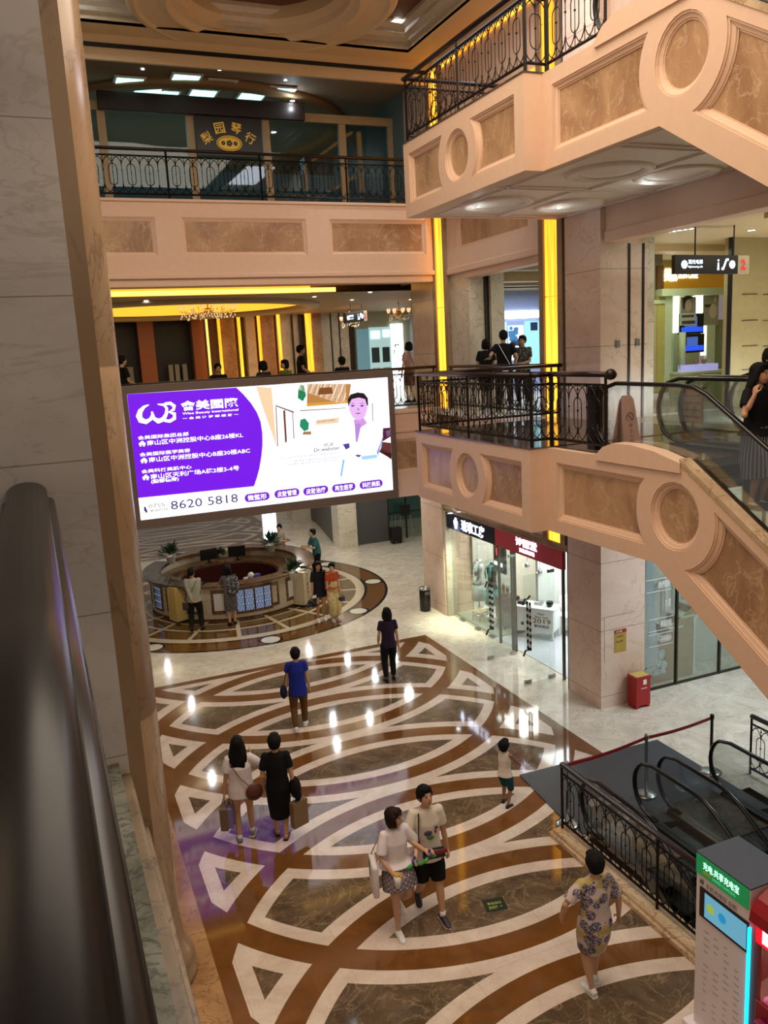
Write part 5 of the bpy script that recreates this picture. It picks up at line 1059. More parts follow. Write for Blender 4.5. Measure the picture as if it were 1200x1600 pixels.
for k in range(26): B.ell((q.x + rnd.uniform(-.14, .14), YB - .068, q.z + rnd.uniform(-.2, .2)), .06, .003, .06, 4)
B.done('tree_picture', plain('poster_tree', '3f7aa8', .6), s)
a = pb(833, 510); MB().box(a.x - .12, a.x + .12, YB - .08, YB - .06, a.z - .12, a.z + .12).done('notice', plain('navy_notice', '1a2448', .5), s)
# ---- second floor shop with screens, right
YS = 14.6
def ps(px, py, y=YS): return aty(px, py, y)
lamp('AREA', (12.2, 13.4, 8.6), 26, GRN, 1.2, sy=1.2); lamp('AREA', (12.5, 9.5, 8.6), 55, (1, .93, .70), 4, sy=3); lamp('AREA', (14.2, 15.6, 8.5), 60, GRN, 1.6, sy=1.6)
bs = plain('beige_screen_wall', 'b5a67c', .5)
B = MB(); B.box(12.47, 18, 12.40, 12.55, F2, 8.8); wq = struct('wall_corridor', B, bs)
for px in (1160, 1193):
    for py in (460, 501, 541, 578): q0, q1 = aty(px, py, 12.39), aty(px + 24, py - 1, 12.39); MB().box(q0.x, q1.x, 12.385, 12.4, q0.z - .008, q0.z + .008).done('panel_line', plain('line_dark', '55492f', .6), wq)
MB().box(12.43, 12.47, 12.34, 12.42, F2, 8.8).done('edge_strip', 'black', wq)
gs = plain('green_white_front', 'c3cfae', .5)
r = empty('beauty_shop', (13.5, YS, F2), 0, 'greenish lit shop front with screens and posters beyond the second floor escalators', 'shop front')
def sb(px0, py0, px1, py1, mat_, nm, d0=0, d1=.05, y=YS):
    a, b_ = aty(px0, py0, y), aty(px1, py1, y); return MB().box(min(a.x, b_.x), max(a.x, b_.x), y - d1, y - d0, min(a.z, b_.z), max(a.z, b_.z)).done(nm, mat_, r)
sb(1003, 450, 1131, 610, plain('front_back_wall', 'a8ab8a', .6), 'back_wall', -.9, -.8)
sb(1003, 380, 1032, 472, plain('olive_board', '7d7a62', .6), 'side_board', 0, .05); sb(1022, 416, 1032, 453, plain('brown_box', '5a3a1c', .5), 'brown_panel', .05, .1)
sb(1032, 418, 1128, 453, plain('gold_band', 'b8892c', .3, .3, .05, emit='ffb030', es=.12), 'gold_band', 0, .1); sb(1022, 453, 1130, 461, gs, 'cornice', 0, .25)
a, b_ = ps(1032, 441), ps(1052, 441); text('lettering', '美肌', (a.x, YS - .12, a.z), (b_.x - a.x, 0, 0), (0, 0, .28), glow('shop_letters', 'fffbe8', 8), r, .03); a, b_ = ps(1054, 436), ps(1084, 436); text('lettering', 'SKIN CARE', (a.x, YS - .12, a.z), (b_.x - a.x, 0, 0), (0, 0, .14), glow('shop_letters2', 'fffbe8', 6), r, .02)
sb(1003, 470, 1032, 475, gs, 'cornice', 0, .15); sb(1012, 475, 1020, 612, bs, 'column', 0, .12); sb(1003, 492, 1010, 575, glow('blue_screen_side', '8ac0ff', 1.2), 'side_screen', 0, .05)
sb(1021, 462, 1031, 612, plain('olive_column', 'b3ab5e', .5), 'column', 0, .12); sb(1032, 462, 1041, 600, gs, 'column', 0, .15); sb(1041, 472, 1052, 585, plain('mint_column', 'a9c3a4', .5), 'column', -.2, .0)
sb(1083, 457, 1095, 490, glow('white_lightbox', 'fffff0', 3.5), 'light_box', 0, .06); sb(1052, 462, 1058, 520, glow('light_edge_left', 'f4ffe0', 2.2), 'light_box', 0, .05); sb(1095, 508, 1101, 555, glow('light_edge_right', 'fbffd8', 2.2), 'light_box', 0, .05); sb(1101, 508, 1112, 585, gs, 'column', 0, .08)
sb(1112, 500, 1131, 585, plain('green_wall', '8a9470', .6), 'side_wall', -.1, 0)
for (x0, y0, x1, y1) in ((1058, 491, 1095, 521), (1061, 523, 1096, 550)):
    sb(x0, y0, x1, y1, 'black', 'television', .02, .08); sb(x0 + 2.5, y1 - 9, x1 - 1, y1 - 3, glow('tv_blue', '2a55e8', 1.1), 'television_picture', .08, .085); sb(x0 + 8, y0 + 4, x1 - 10, y1 - 9, glow('tv_blue2', '5a80e0', .6), 'television_picture', .08, .083)
sb(1059, 465, 1082, 492, plain('poster_grey', '8f8d84', .5), 'poster', .09, .1); a = ps(1070, 478); B = MB(); B.poly([(a.x + .09 * math.cos(rad(t)), YS - .105, a.z + .13 * math.sin(rad(t))) for t in range(0, 360, 20)]); B.done('poster_face', plain('poster_skin', 'b8a48e', .5), r)
B = MB(); B.poly([(a.x - .15 + .30 * u, YS - .103, a.z - .1 + .32 * v) for u, v in ((0, .2), (.0, .8), (.3, 1), (.7, 1), (.9, .8), (.6, .75), (.25, .5), (.15, 0))]); B.done('poster_hair', plain('poster_dark', '2c2622', .5), r)
sb(1057, 490, 1081, 508, plain('notice_white', 'b8bcae', .5), 'notice', .11, .12); sb(1059, 502, 1080, 506, plain('notice_ink', '4a4a44', .5), 'notice_print', .12, .123); sb(1059, 493, 1078, 496, plain('notice_ink2', '4a4a44', .5), 'notice_print', .12, .123)
sb(1094, 462, 1119, 508, plain('poster_grey2', 'a09a88', .5), 'poster', .04, .06); sb(1098, 476, 1112, 480, plain('notice_ink3', '3a3a34', .5), 'poster_print', .06, .063); a = ps(1114, 468); B = MB(); B.ell((a.x, YS - .065, a.z), .05, .003, .07, 6); B.ell((a.x - .05, YS - .065, a.z - .25), .12, .003, .16, 6); B.done('poster_figure', plain('poster_fig', 'c9bba6', .5), r)
B = MB(); q0, q1 = ps(1040, 582), ps(1126, 600); B.box(q0.x, q1.x, YS - .5, YS - .1, F2, q0.z - .05, .01); B.done('counter', gs, r); B = MB(); B.box(q0.x - .03, q1.x + .03, YS - .54, YS - .08, q0.z - .05, q0.z, .01); B.done('counter_top', gs, r)
sb(1052, 571, 1101, 580, plain('counter_case', 'b0b4e0', .3, emit='b0b0ff', es=.5), 'glass_case', .15, .4)
q = ps(1056, 545); MB().tube([(q.x, YS - .2, q.z + .35), (q.x, YS - .2, q.z - .45)], .07, 12).done('cream_tube', gs, r, True)
for k in range(2): q = ps(1075 + k * 12, 568); MB().lathe([(.02, -.03), (.06, .04), (.05, .1), (0, .1)], (q.x, YS - .25, q.z), 10).done('small_vase', 'brownmarble', r, True)
for k in range(6): q = atz(1035 + k * 9, 367 - k * 1.3, 8.74); ceiling_light((q.x, q.y, 8.78), 'small lamp in a row on the corridor ceiling, ' + ('leftmost', 'second from left', 'third from left', 'third from right', 'second from right', 'rightmost')[k], .05, 0, group='row of lamps on the corridor ceiling')
q = atz(1174, 362, 8.75); ceiling_light((q.x, q.y, 8.78), 'single bright round lamp at the right of the corridor ceiling', .07, 0)
# glass partition line and switch plates
for i, (px, py) in enumerate(((965, 538), (996, 535))): q = aty(px, py, 12.29); tag(MB().box(q.x - .04, q.x + .04, 12.27, 12.299, q.z - .07, q.z + .07, .003).done('switch_plate', 'steel'), ('left', 'right')[i] + ' metal switch plate on the marble beyond the upper corner of the railing', 'switch plate', 'switch plates')
# balcony downlights
for k, (px, py) in enumerate(((1012, 283), (873, 324), (747, 322))): q = atz(px, py, 9.25); ceiling_light((q.x, q.y, 9.245), 'small lamp in the underside of the upper balcony, ' + ('rightmost', 'middle', 'leftmost, faint')[k] + ' one', .04, 1.6, group='lamps under the upper balcony')
# ---- ground floor under the bridge
struct('wall_under_bridge', MB().box(10.5, 10.7, 29.0, 33.8, 0, 3.9).box(8.6, 8.8, 46, 46.1, 0, 1), 'greypanel')
a0, a1 = atz(524, 855), atz(557, 856); B = MB(); B.box(9.68, 10.4, 27.9, 28.6, 0, 3.9); struct('wall_column_back', B, 'palemarble')
B = MB(); B.prism([(9.75, 28.6, 0), (9.85, 28.6, 0), (10.75, 34.0, 0), (10.65, 34.0, 0)], (0, 0, 3.9)); struct('wall_grey_side', B, 'greypanel'); B = MB(); B.box(10.4, 11.75, 28.15, 28.25, 0, 3.9); struct('wall_grey_front', B, 'greypanel')
struct('wall_column_far', MB().box(9.8, 10.6, 34.2, 35.0, 0, 3.9), 'palemarble')
gw = empty('window_5', (12.6, 28.2, 0), kind='structure'); MB().box(11.75, 14.5, 28.2, 28.22, 0, 3.9).done('window_pane', 'greenglass', gw)
B = MB(); B.box(11.75, 11.8, 28.17, 28.25, 0, 3.9); B.box(12.5, 12.54, 28.17, 28.25, 0, 3.9); B.box(11.75, 14.5, 28.17, 28.25, 1.0, 1.04); B.box(11.75, 14.5, 28.17, 28.25, 2.2, 2.24); B.done('window_frame', 'black', gw)
struct('wall_dark_shop', MB().box(11, 16, 31.5, 31.6, 0, 3.9), plain('dark_teal', '24403c', .5, emit='3a7a6a', es=.06))
p = atz(630, 846, 0); r = empty('luggage_cart', (11.85, 27.6, 0), 0, 'black suitcase on a trolley in front of the dark glass shop', 'suitcase'); MB().box(11.6, 12.0, 27.45, 27.75, .08, .62, .03).done('case', 'black', r); MB().tube([(11.68, 27.62, .6), (11.68, 27.62, 1.05), (11.82, 27.62, 1.05), (11.82, 27.62, .6)], .012, 6).done('pull_handle', 'steel', r)
for x in (11.66, 11.94): MB().tube([(x, 27.50, .05), (x, 27.70, .05)], .05, 10).done('wheel', 'rubber', r)
r = empty('easel_stand', (12.35, 27.9, 0), 0, 'thin metal easel with a dark board by the dark glass shop', 'stand'); MB().box(12.15, 12.55, 27.88, 27.92, .95, 1.35).done('board', 'black', r)
for x in (12.15, 12.55): MB().tube([(x, 27.9, 1.0), (x + (x - 12.35) * .4, 27.8, 0)], .012, 6).done('leg', 'steel', r)
LP = sorted([tuple(CP + (atz(*q) - CP) * ((H + 3.88) / H))[:2] for q in ((263, 1048), (484, 1022), (544, 1036), (586, 1062), (521, 1130), (578, 1128), (527, 1170), (332, 1222), (300, 1105))], key=lambda p: p[1])
for k, (x, y) in enumerate(LP):
    ceiling_light((x, y, 3.895), ('nearest', 'second nearest', 'third nearest', 'fourth nearest', 'middle', 'fourth farthest', 'third farthest', 'second farthest', 'farthest')[k] + ' round lamp in the low ceiling over the information desk', .06, 50, (.95, .97, .95), group='lamps over the information desk')
for k, (x, y) in enumerate(((9.2, 22.5), (10.0, 25.5), (8.4, 31.0))): lamp('POINT', (x + .6, y, 3.6), 60, (1, .96, .88), .1)
ceiling_light((9.35, 18.3, 2.93), 'lamp under the ledge lighting the floor before the shop window', .06, 0, group=None); lamp('SPOT', (9.30, 18.3, 2.88), 520, (.95, 1, .72), .06, (0, rad(-12), 0), spot=75, blend=1)
# ================================================================ PEOPLE
def remeshed(B, name, mat, parent, vox, mt, smooth_it=2):
    bmesh.ops.recalc_face_normals(B.b, faces=B.b.faces)
    me = bpy.data.meshes.new(name); B.b.to_mesh(me); B.b.free()
    o = bpy.data.objects.new('tmp', me); COL.objects.link(o)
    m = o.modifiers.new('r', 'REMESH'); m.mode = 'VOXEL'; m.voxel_size = vox; m.use_smooth_shade = True
    if smooth_it: s_ = o.modifiers.new('s', 'SMOOTH'); s_.factor = .5; s_.iterations = smooth_it
    dg = bpy.context.evaluated_depsgraph_get(); me2 = bpy.data.meshes.new_from_object(o.evaluated_get(dg))
    bpy.data.objects.remove(o); bpy.data.meshes.remove(me)
    me2.name = name; me2.materials.clear(); me2.materials.append(M[mat] if isinstance(mat, str) else mat)
    for p in me2.polygons: p.use_smooth = True
    r = bpy.data.objects.new(name, me2); COL.objects.link(r); r.parent = parent; return r
V3 = lambda *a: Vector(a)
def ik(a, c, l1, l2, pole):
    d = c - a; L_ = min(d.length, (l1 + l2) * .999); dn = d.normalized(); c = a + dn * L_
    x = (l1 * l1 - l2 * l2 + L_ * L_) / (2 * L_); hgt = math.sqrt(max(l1 * l1 - x * x, 0)); pv = Vector(pole); pv = (pv - dn * pv.dot(dn)).normalized()
    return a + dn * x + pv * hgt, c
SKINS = {}
def skin(c):
    if c not in SKINS: SKINS[c] = plain('skin_' + c, c, .55, noise_amt=.03)
    return SKINS[c]
HAIR = plain('black_hair', '0b0908', .75, noise_amt=.1, spec=.2); HAIRB = plain('brown_black_hair', '24130f', .7, noise_amt=.1, spec=.2)
LIP = plain('lip_pink', '9a5048', .5); EYE = plain('eye_dark', '1c1412', .3)
def person(loc, yaw, h, label, feet=((.09, .0), (-.09, .0)), hands=None, lean=0, head_yaw=0, head_tilt=0, hair='short', hcol=None, top=None, tmat=None, sleeve=.55, bottom=None, bmat=None, hem=None,
           shoes='white', smat=None, vox=.009, female=False, sit=False, collar=False, tlen=.50, loose=1.0, curl=.5, sk='c09472', lift=(0, 0), flare=1.0, detail=True, face=True, vneck=False, socks=None, group=None, straps=False, zoff=0.0):
    k = h; r = empty('person', tuple(loc), rad(yaw), label, 'person', group)
    W = .94 if female else 1.0
    hipz = .515 * k if not sit else .555; kneeL, shinL = .245 * k, .235 * k
    fz = .045 * k
    ln = rad(lean); fw = V3(0, math.sin(ln), math.cos(ln))
    pel = V3(0, 0, hipz + .02 * k); waist = pel + V3(0, .0, .09 * k); chest = waist + fw * .12 * k; sh = chest + fw * .09 * k; neck = sh + fw * .035 * k
    head = neck + V3(0, .012 * k + math.sin(ln) * .03, .080 * k)
    hips = [pel + V3(s * .052 * k, 0, -.02 * k) for s in (1, -1)]
    ank, knee, toe = [], [], []
    for i in range(2):
        fx, fy = feet[i]; a = V3(fx, fy, fz + lift[i]); kn, a = ik(hips[i], a, kneeL, shinL + .01, V3(.1 * (1 if i == 0 else -1), 1, .0)); ank.append(a); knee.append(kn)
    shp = [sh + V3(s * .098 * k * W, 0, -.012 * k) for s in (1, -1)]
    if hands is None: hands = ((.17 * k, .03, .46 * k, 0), (-.17 * k, .03, .46 * k, 0))
    el, wr = [], []
    for i in range(2):
        hx, hy, hz = hands[i][:3]; pole = hands[i][4] if len(hands[i]) > 4 else V3(.4 * (1 if i == 0 else -1), -1, -.3)
        e_, w_ = ik(shp[i], V3(hx, hy, hz), .175 * k, .150 * k, pole); el.append(e_); wr.append(w_)
    R_ = lambda f: f * k
    HR = Matrix.Rotation(rad(head_yaw), 3, 'Z') @ Matrix.Rotation(rad(-head_tilt), 3, 'X')
    # ---- skin: torso, neck, head, limbs, hands
    B = MB()
    B.tube([pel + V3(0, 0, -R_(.05)), pel, waist, chest, sh, sh + fw * R_(.02)], [(R_(.075), R_(.060)), (R_(.088), R_(.065)), (R_(.070 if female else .078), R_(.055)), (R_(.086), R_(.062)), (R_(.080) * W, R_(.052)), (R_(.045), R_(.042))], 16, ref=(0, 1, 0))
    B.tube([sh, neck + V3(0, 0, 0), head], [R_(.036), R_(.030), R_(.030)], 12)
    HS = 1.13 if h > 1.2 else 1.45
    def he(c, a, b_, c_, n=9): B.ell(head + HR @ Vector(c) * k * HS, a * k * HS, b_ * k * HS, c_ * k * HS, n, HR)
    he((0, -.006, .012), .044, .056, .052); he((0, .010, -.018), .036, .044, .046); he((0, .028, -.044), .020, .018, .016, 6)
    he((0, .056, -.010), .0065, .010, .013, 6); he((0, .0535, .0), .005, .006, .012, 5)
    for s in (-1, 1): he((s * .044, -.004, -.006), .005, .010, .017, 6)
    he((0, .046, -.030), .014, .009, .0055, 6)
    for i, s in enumerate((1, -1)):
        B.tube([shp[i] + V3(-s * R_(.03), 0, 0), shp[i], shp[i] * .5 + el[i] * .5, el[i], el[i] * .6 + wr[i] * .4, wr[i]], [R_(.026), R_(.027), R_(.025), R_(.021), R_(.021), R_(.0145)], 12)
        B.ell(shp[i] - V3(s * R_(.004), 0, R_(.003)), R_(.029), R_(.029), R_(.028), 8); B.ell(el[i], R_(.0215), R_(.0215), R_(.0215), 7)
        B.tube([hips[i] + V3(0, 0, R_(.02)), hips[i] * .7 + knee[i] * .3, knee[i] * .85 + hips[i] * .15, knee[i], knee[i] * .65 + ank[i] * .35, knee[i] * .2 + ank[i] * .8, ank[i]], [R_(.050), R_(.049), R_(.035), R_(.032), R_(.032), R_(.021), R_(.020)], 12)
        B.ell(knee[i], R_(.032), R_(.033), R_(.034), 7)
        d = V3(s * .15, 1, 0).normalized(); lf = lift[i]
        fd = V3(d.x, d.y, -min(lf * 3, .8)).normalized()
        B.tube([ank[i] + V3(0, 0, R_(-.0)) - fd * R_(.03) + V3(0, 0, -R_(.022)), ank[i] + V3(0, 0, -R_(.015)), ank[i] + fd * R_(.06) + V3(0, 0, -R_(.028)), ank[i] + fd * R_(.10) + V3(0, 0, -R_(.034))], [(R_(.018), R_(.02)), (R_(.021), R_(.026)), (R_(.024), R_(.014)), (R_(.016), R_(.009))], 10, ref=(0, 0, 1))
        toe.append((ank[i], fd))
        # hand: palm, four fingers, thumb
        hd = (wr[i] - el[i]).normalized()
        if len(hands[i]) > 3 and isinstance(hands[i][3], (tuple, Vector)): hd = Vector(hands[i][3]).normalized()
        side = hd.cross(V3(s, 0, .2)).normalized() if abs(hd.x) < .9 else hd.cross(V3(0, 0, 1)).normalized()
        pn_ = hd.cross(side).normalized()
        if pn_.x * s > 0: pn_ = -pn_          # palm faces the body
        if side.y < 0: side = -side
        pl = R_(.050); B.tube([wr[i] - hd * R_(.012), wr[i] + hd * pl * .45, wr[i] + hd * pl], [(R_(.013), R_(.011)), (R_(.024), R_(.010)), (R_(.025), R_(.009))], 10, ref=tuple(pn_))
        if detail:
            for f, (off, fl) in enumerate(((.0195, .040), (.0065, .046), (-.0065, .042), (-.0185, .032))):
                b0 = wr[i] + hd * pl * .92 + side * R_(off); c1 = curl * .9; p1 = b0 + (hd * math.cos(c1 * .5) + pn_ * math.sin(c1 * .5)) * R_(fl) * .45; p2 = p1 + (hd * math.cos(c1 * 1.2) + pn_ * math.sin(c1 * 1.2)) * R_(fl) * .33; p3 = p2 + (hd * math.cos(c1 * 1.9) + pn_ * math.sin(c1 * 1.9)) * R_(fl) * .25
                B.tube([b0, p1, p2, p3], [R_(.0058), R_(.0054), R_(.0050), R_(.0038)], 6)
            b0 = wr[i] + hd * pl * .3 + side * R_(.018); p1 = b0 + (side * .75 + hd * .6 + pn_ * .3).normalized() * R_(.024); p2 = p1 + (side * .2 + hd * .9 + pn_ * .4).normalized() * R_(.022); B.tube([b0, p1, p2], [R_(.0078), R_(.0068), R_(.005)], 6)
    body = remeshed(B, 'body', skin(sk), r, vox * (.75 if detail else 1), None)
    # ---- face details
    if face:
        for s in (-1, 1):
            B = MB(); B.ell(head + HR @ V3(s * .0175, .049, .004) * k * HS, R_(.0085), R_(.003), R_(.0035), 6, HR); B.done('eye', EYE, r, True, local=True)
            B = MB(); B.ell(head + HR @ V3(s * .018, .0505, .0155) * k * HS, R_(.010), R_(.003), R_(.002), 5, HR); B.done('eyebrow', HAIR, r, True, local=True)
        B = MB(); B.ell(head + HR @ V3(0, .0545, -.030) * k * HS, R_(.012), R_(.003), R_(.004), 6, HR); B.done('lips', LIP, r, True, local=True)
    # ---- hair
    B = MB(); hm = hcol or HAIR
    def hh(c, a, b_, c_, n=9): B.ell(head + HR @ Vector(c) * k * HS, a * k * HS * 1.04, b_ * k * HS * 1.04, c_ * k * HS * 1.04, n, HR)
    hh((0, -.012, .022), .0505, .058, .050); hh((0, -.022, .0), .050, .048, .045); hh((0, .022, .048), .038, .030, .020, 7)
    for s in (-1, 1): hh((s * .040, .0, .014), .011, .026, .028, 6)
    def lock(pts, rr): B.tube([head + HR @ Vector(p) * k * HS for p in pts], [(a * k * HS, b_ * k * HS) if not isinstance(a, tuple) else a for a, b_ in rr], 12, ref=tuple(HR @ V3(0, 1, 0)))
    if hair == 'bob':
        lock([(0, -.016, .03), (0, -.018, 0), (0, -.020, -.04), (0, -.016, -.062)], [(.052, .050), (.056, .052), (.058, .044), (.050, .032)])
        for s in (-1, 1): lock([(s * .042, .004, .03), (s * .048, .010, 0), (s * .046, .014, -.04), (s * .040, .012, -.056)], [(.012, .024), (.012, .026), (.013, .022), (.008, .014)])
        hh((0, .044, .036), .036, .012, .012, 7)
    if hair == 'crop': hh((0, -.018, .018), .054, .060, .052); hh((0, -.03, -.018), .046, .036, .034)
    if hair in ('long', 'longer'):
        e2 = -.15 if hair == 'long' else -.20
        lock([(0, -.016, .03), (0, -.024, -.01), (0, -.045, -.06), (0, -.062, -.11), (0, -.066, e2)], [(.050, .050), (.054, .044), (.060, .030), (.066, .022), (.056, .014)])
        for s in (-1, 1): lock([(s * .040, .0, .02), (s * .050, -.004, -.03), (s * .056, -.03, -.09), (s * .058, -.04, e2 + .02)], [(.013, .024), (.016, .024), (.020, .020), (.012, .010)])
    if hair == 'pony': lock([(0, -.058, .02), (0, -.078, .0), (0, -.082, -.05), (0, -.07, -.12)], [(.012, .012), (.020, .018), (.020, .018), (.006, .006)])
    if hair == 'bun': hh((0, -.040, .052), .026, .024, .022, 7)
    if hair == 'shoulder':
        lock([(0, -.018, .03), (0, -.022, -.01), (0, -.036, -.055), (0, -.042, -.085)], [(.052, .050), (.055, .046), (.056, .032), (.046, .018)])
        for s in (-1, 1): lock([(s * .042, .0, .02), (s * .050, .0, -.03), (s * .048, -.01, -.075)], [(.013, .024), (.014, .022), (.010, .014)])
    remeshed(B, 'hair', hm, r, vox * .9, None, 1)
    # ---- top
    if top:
        B = MB(); g = loose; zb = pel.z + (tlen - .5) * k * -1 - .0; lowp = V3(0, 0, 0)
        drop = (tlen - .40) * k; base = pel - V3(0, 0, drop - .05 * k) + V3(0, 0, 0)
        ws = 1.0 if top != 'fitted' else .9
        B.tube([base, (base + waist) / 2, waist, chest, sh - fw * R_(.020), sh + fw * R_(.004), sh + fw * R_(.022)], [(R_(.100) * g * flare, R_(.078) * g * flare), (R_(.098) * g, R_(.076) * g), (R_(.088) * g * ws, R_(.070) * g * ws), (R_(.097) * g * W, R_(.073) * g), (R_(.094) * W, R_(.064)), (R_(.082) * W, R_(.056)), (R_(.043), R_(.041))], 18, ref=(0, 1, 0))
        for i, s in enumerate((1, -1)):
            if sleeve > 0:
                se = shp[i] + (el[i] - shp[i]) * min(1, sleeve / .55 * .62) if sleeve <= .8 else el[i]
                pts = [shp[i] + V3(-s * R_(.05), 0, R_(.000)), shp[i] + V3(0, 0, -R_(.002)), (shp[i] + se) / 2, se]; rr = [R_(.033), R_(.0375) * g ** .5, R_(.038) * g, R_(.038) * g]
                if sleeve > .8: pts += [el[i] * .5 + wr[i] * .5, wr[i] - (wr[i] - el[i]) * .06]; rr = rr[:3] + [R_(.031) * g, R_(.028) * g, R_(.023)]
                B.tube(pts, rr, 12); B.ell(shp[i] - V3(0, 0, R_(.001)), R_(.0375), R_(.0375), R_(.0365), 9)
                if sleeve > .8: B.ell(el[i], R_(.032), R_(.032), R_(.032), 7)
            else: B.tube([shp[i] + V3(-s * R_(.03), 0, R_(.016)), sh + V3(s * R_(.04), 0, R_(.01))], R_(.022), 8)
        if collar: B.tube([neck - V3(0, 0, R_(.035)), neck - V3(0, 0, R_(.008))], [R_(.046), R_(.044)], 14)
        remeshed(B, top if top not in ('fitted',) else 'shirt', tmat, r, vox, None)
    # ---- bottom
    if bottom:
        B = MB(); hz = hem * k if hem is not None else .06 * k
        if bottom in ('skirt', 'dress_skirt'):
            mid = (knee[0] + knee[1]) / 2; lowc = V3(mid.x * .6, mid.y * .7, hz); t0 = waist + V3(0, 0, R_(.01)) ; q = (hipz - hz) / k
            B.tube([t0, pel, V3(lowc.x * .5, lowc.y * .5, (pel.z + hz) / 2), lowc], [(R_(.080) * loose, R_(.066) * loose), (R_(.103) * loose, R_(.082) * loose), (R_(.103) * loose * (1 + (flare - 1) * .5), R_(.088) * loose * (1 + (flare - 1) * .5)), (R_(.100) * flare, R_(.088) * flare)], 28, ref=(0, 1, 0))
        else:
            B.tube([waist - V3(0, 0, R_(.02)), pel, pel - V3(0, 0, R_(.055))], [(R_(.080), R_(.064)), (R_(.098), R_(.076)), (R_(.088), R_(.072))], 16, ref=(0, 1, 0))
            for i in range(2):
                segs = [hips[i] + V3(0, 0, R_(.01)), (hips[i] + knee[i]) / 2, knee[i], (knee[i] + ank[i]) / 2, ank[i] + V3(0, 0, R_(.005))]; fl = flare; rr = [R_(.062), R_(.056) * fl, R_(.043) * fl, R_(.040) * fl, R_(.031) * fl]
                pts, rs = [], []
                for p, q in zip(segs, rr):
                    if p.z < hz and pts:
                        t = (pts[-1].z - hz) / max(pts[-1].z - p.z, 1e-4); pts.append(pts[-1].lerp(p, t)); rs.append(rs[-1] * (1 - t) + q * t); break
                    pts.append(p); rs.append(q)
                B.tube(pts, rs, 14)
                if len(pts) > 2 and not hz > knee[i].z: B.ell(knee[i], R_(.044) * fl, R_(.044) * fl, R_(.044), 7)
        remeshed(B, {'dress_skirt': 'skirt'}.get(bottom, bottom), bmat, r, vox, None)
    for i in range(2):
        a, fd = toe[i]; up = V3(0, 0, 1)
        if socks: MB().tube([a + V3(0, 0, R_(.035)), a - V3(0, 0, R_(.012))], [R_(.0225), R_(.024)], 12).done('sock', socks, r, True, local=True)
        if shoes:
            B = MB(); B.tube([a - fd * R_(.038) - up * R_(.018), a - fd * R_(.015) - up * R_(.012), a + fd * R_(.045) - up * R_(.022), a + fd * R_(.09) - up * R_(.031), a + fd * R_(.112) - up * R_(.035)], [(R_(.020), R_(.020)), (R_(.026), R_(.030)), (R_(.028), R_(.020)), (R_(.026), R_(.014)), (R_(.012), R_(.007))], 12, ref=(0, 0, 1)) if shoes != 'sandal' else B.tube([a + fd * R_(.02) - up * R_(.010), a + fd * R_(.05) - up * R_(.018)], [(R_(.027), R_(.012))] * 2, 10, ref=(0, 0, 1))
            sm = remeshed(B, 'shoe', smat or shoes, r, vox * .8, None, 1)
            B = MB(); sd = fd.cross(up).normalized(); q = [a - fd * R_(.045), a - fd * R_(.04) + sd * R_(.022), a + fd * R_(.04) + sd * R_(.026), a + fd * R_(.09) + sd * R_(.028), a + fd * R_(.118), a + fd * R_(.09) - sd * R_(.028), a + fd * R_(.04) - sd * R_(.026), a - fd * R_(.04) - sd * R_(.022)]
            B.prism([p - up * R_(.0445) for p in q], up * R_(.010)); sole = B.done('sole', 'white' if shoes == 'white' else 'black', None); sole.parent = sm
    r['h'] = h; del r['h']
    W_ = Matrix.Translation(loc) @ Matrix.Rotation(rad(yaw), 4, 'Z')
    return dict(root=r, hand=[W_ @ (w_ + (w_ - e_).normalized() * R_(.05)) for w_, e_ in zip(wr, el)], sh=[W_ @ s_ for s_ in shp], hip=[W_ @ s_ for s_ in hips], mt=W_, chest=W_ @ chest, waist=W_ @ waist, neck=W_ @ neck, head=W_ @ head, k=k)
# cloth patterns
def cloth(n, c, rough=.8): return plain(n, c, rough, noise_amt=.05, spec=.2)
def floral(n):
    m, t, b = newmat(n); co = texco(t, (1, 1, 1)); vo = t.nodes.new('ShaderNodeTexVoronoi'); vo.inputs['Scale'].default_value = 9; t.links.new(co, vo.inputs['Vector'])
    d = N(vo.outputs['Distance']); n2 = noi(t, co, 34, 2, 2.5); base = mixc(t, noi(t, co, 5, 2).gt(.5), hexc('b9a568'), hexc('c9b7ae'))
    c = mixc(t, d.lt(.52) * n2.gt(.45), base, hexc('33305c')); c = mixc(t, d.lt(.5) * n2.gt(.44) * n2.lt(.46), c, hexc('e0dcd8')); t.links.new(c, b.inputs['Base Color']); b.inputs['Roughness'].default_value = .8; return m
def leopard(n):
    m, t, b = newmat(n); co = texco(t); vo = t.nodes.new('ShaderNodeTexVoronoi'); vo.inputs['Scale'].default_value = 28; t.links.new(co, vo.inputs['Vector'])
    c = mixc(t, N(vo.outputs['Distance']).lt(.28), hexc('c9b47c'), hexc('2a2118')); t.links.new(c, b.inputs['Base Color']); b.inputs['Roughness'].default_value = .8; return m
def plaid(n):
    m, t, b = newmat(n); co = texco(t); s_ = t.nodes.new('ShaderNodeSeparateXYZ'); t.links.new(co, s_.inputs[0]); a = N(s_.outputs[0]).m('ARCTAN2', N(s_.outputs[1])) * .14; z = N(s_.outputs[2])
    l1 = a.wrap(-.022, .022).abs().lt(.007); l2 = z.wrap(-.03, .03).abs().lt(.009); pl = (a * 9).m('SINE') * .5 + .5
    c = mixc(t, pl, hexc('7c7078'), hexc('968a90')); c = mixc(t, l1.max(l2) * .65, c, hexc('4c454e')); c = mixc(t, (l1 * l2), c, hexc('c8bcb8')); t.links.new(c, b.inputs['Base Color']); b.inputs['Roughness'].default_value = .85; return m
def speck(n, c1, c2, sc=40):
    m, t, b = newmat(n); co = texco(t); c = mixc(t, noi(t, co, sc, 2).gt(.54), hexc(c1), hexc(c2)); t.links.new(c, b.inputs['Base Color']); b.inputs['Roughness'].default_value = .85; return m
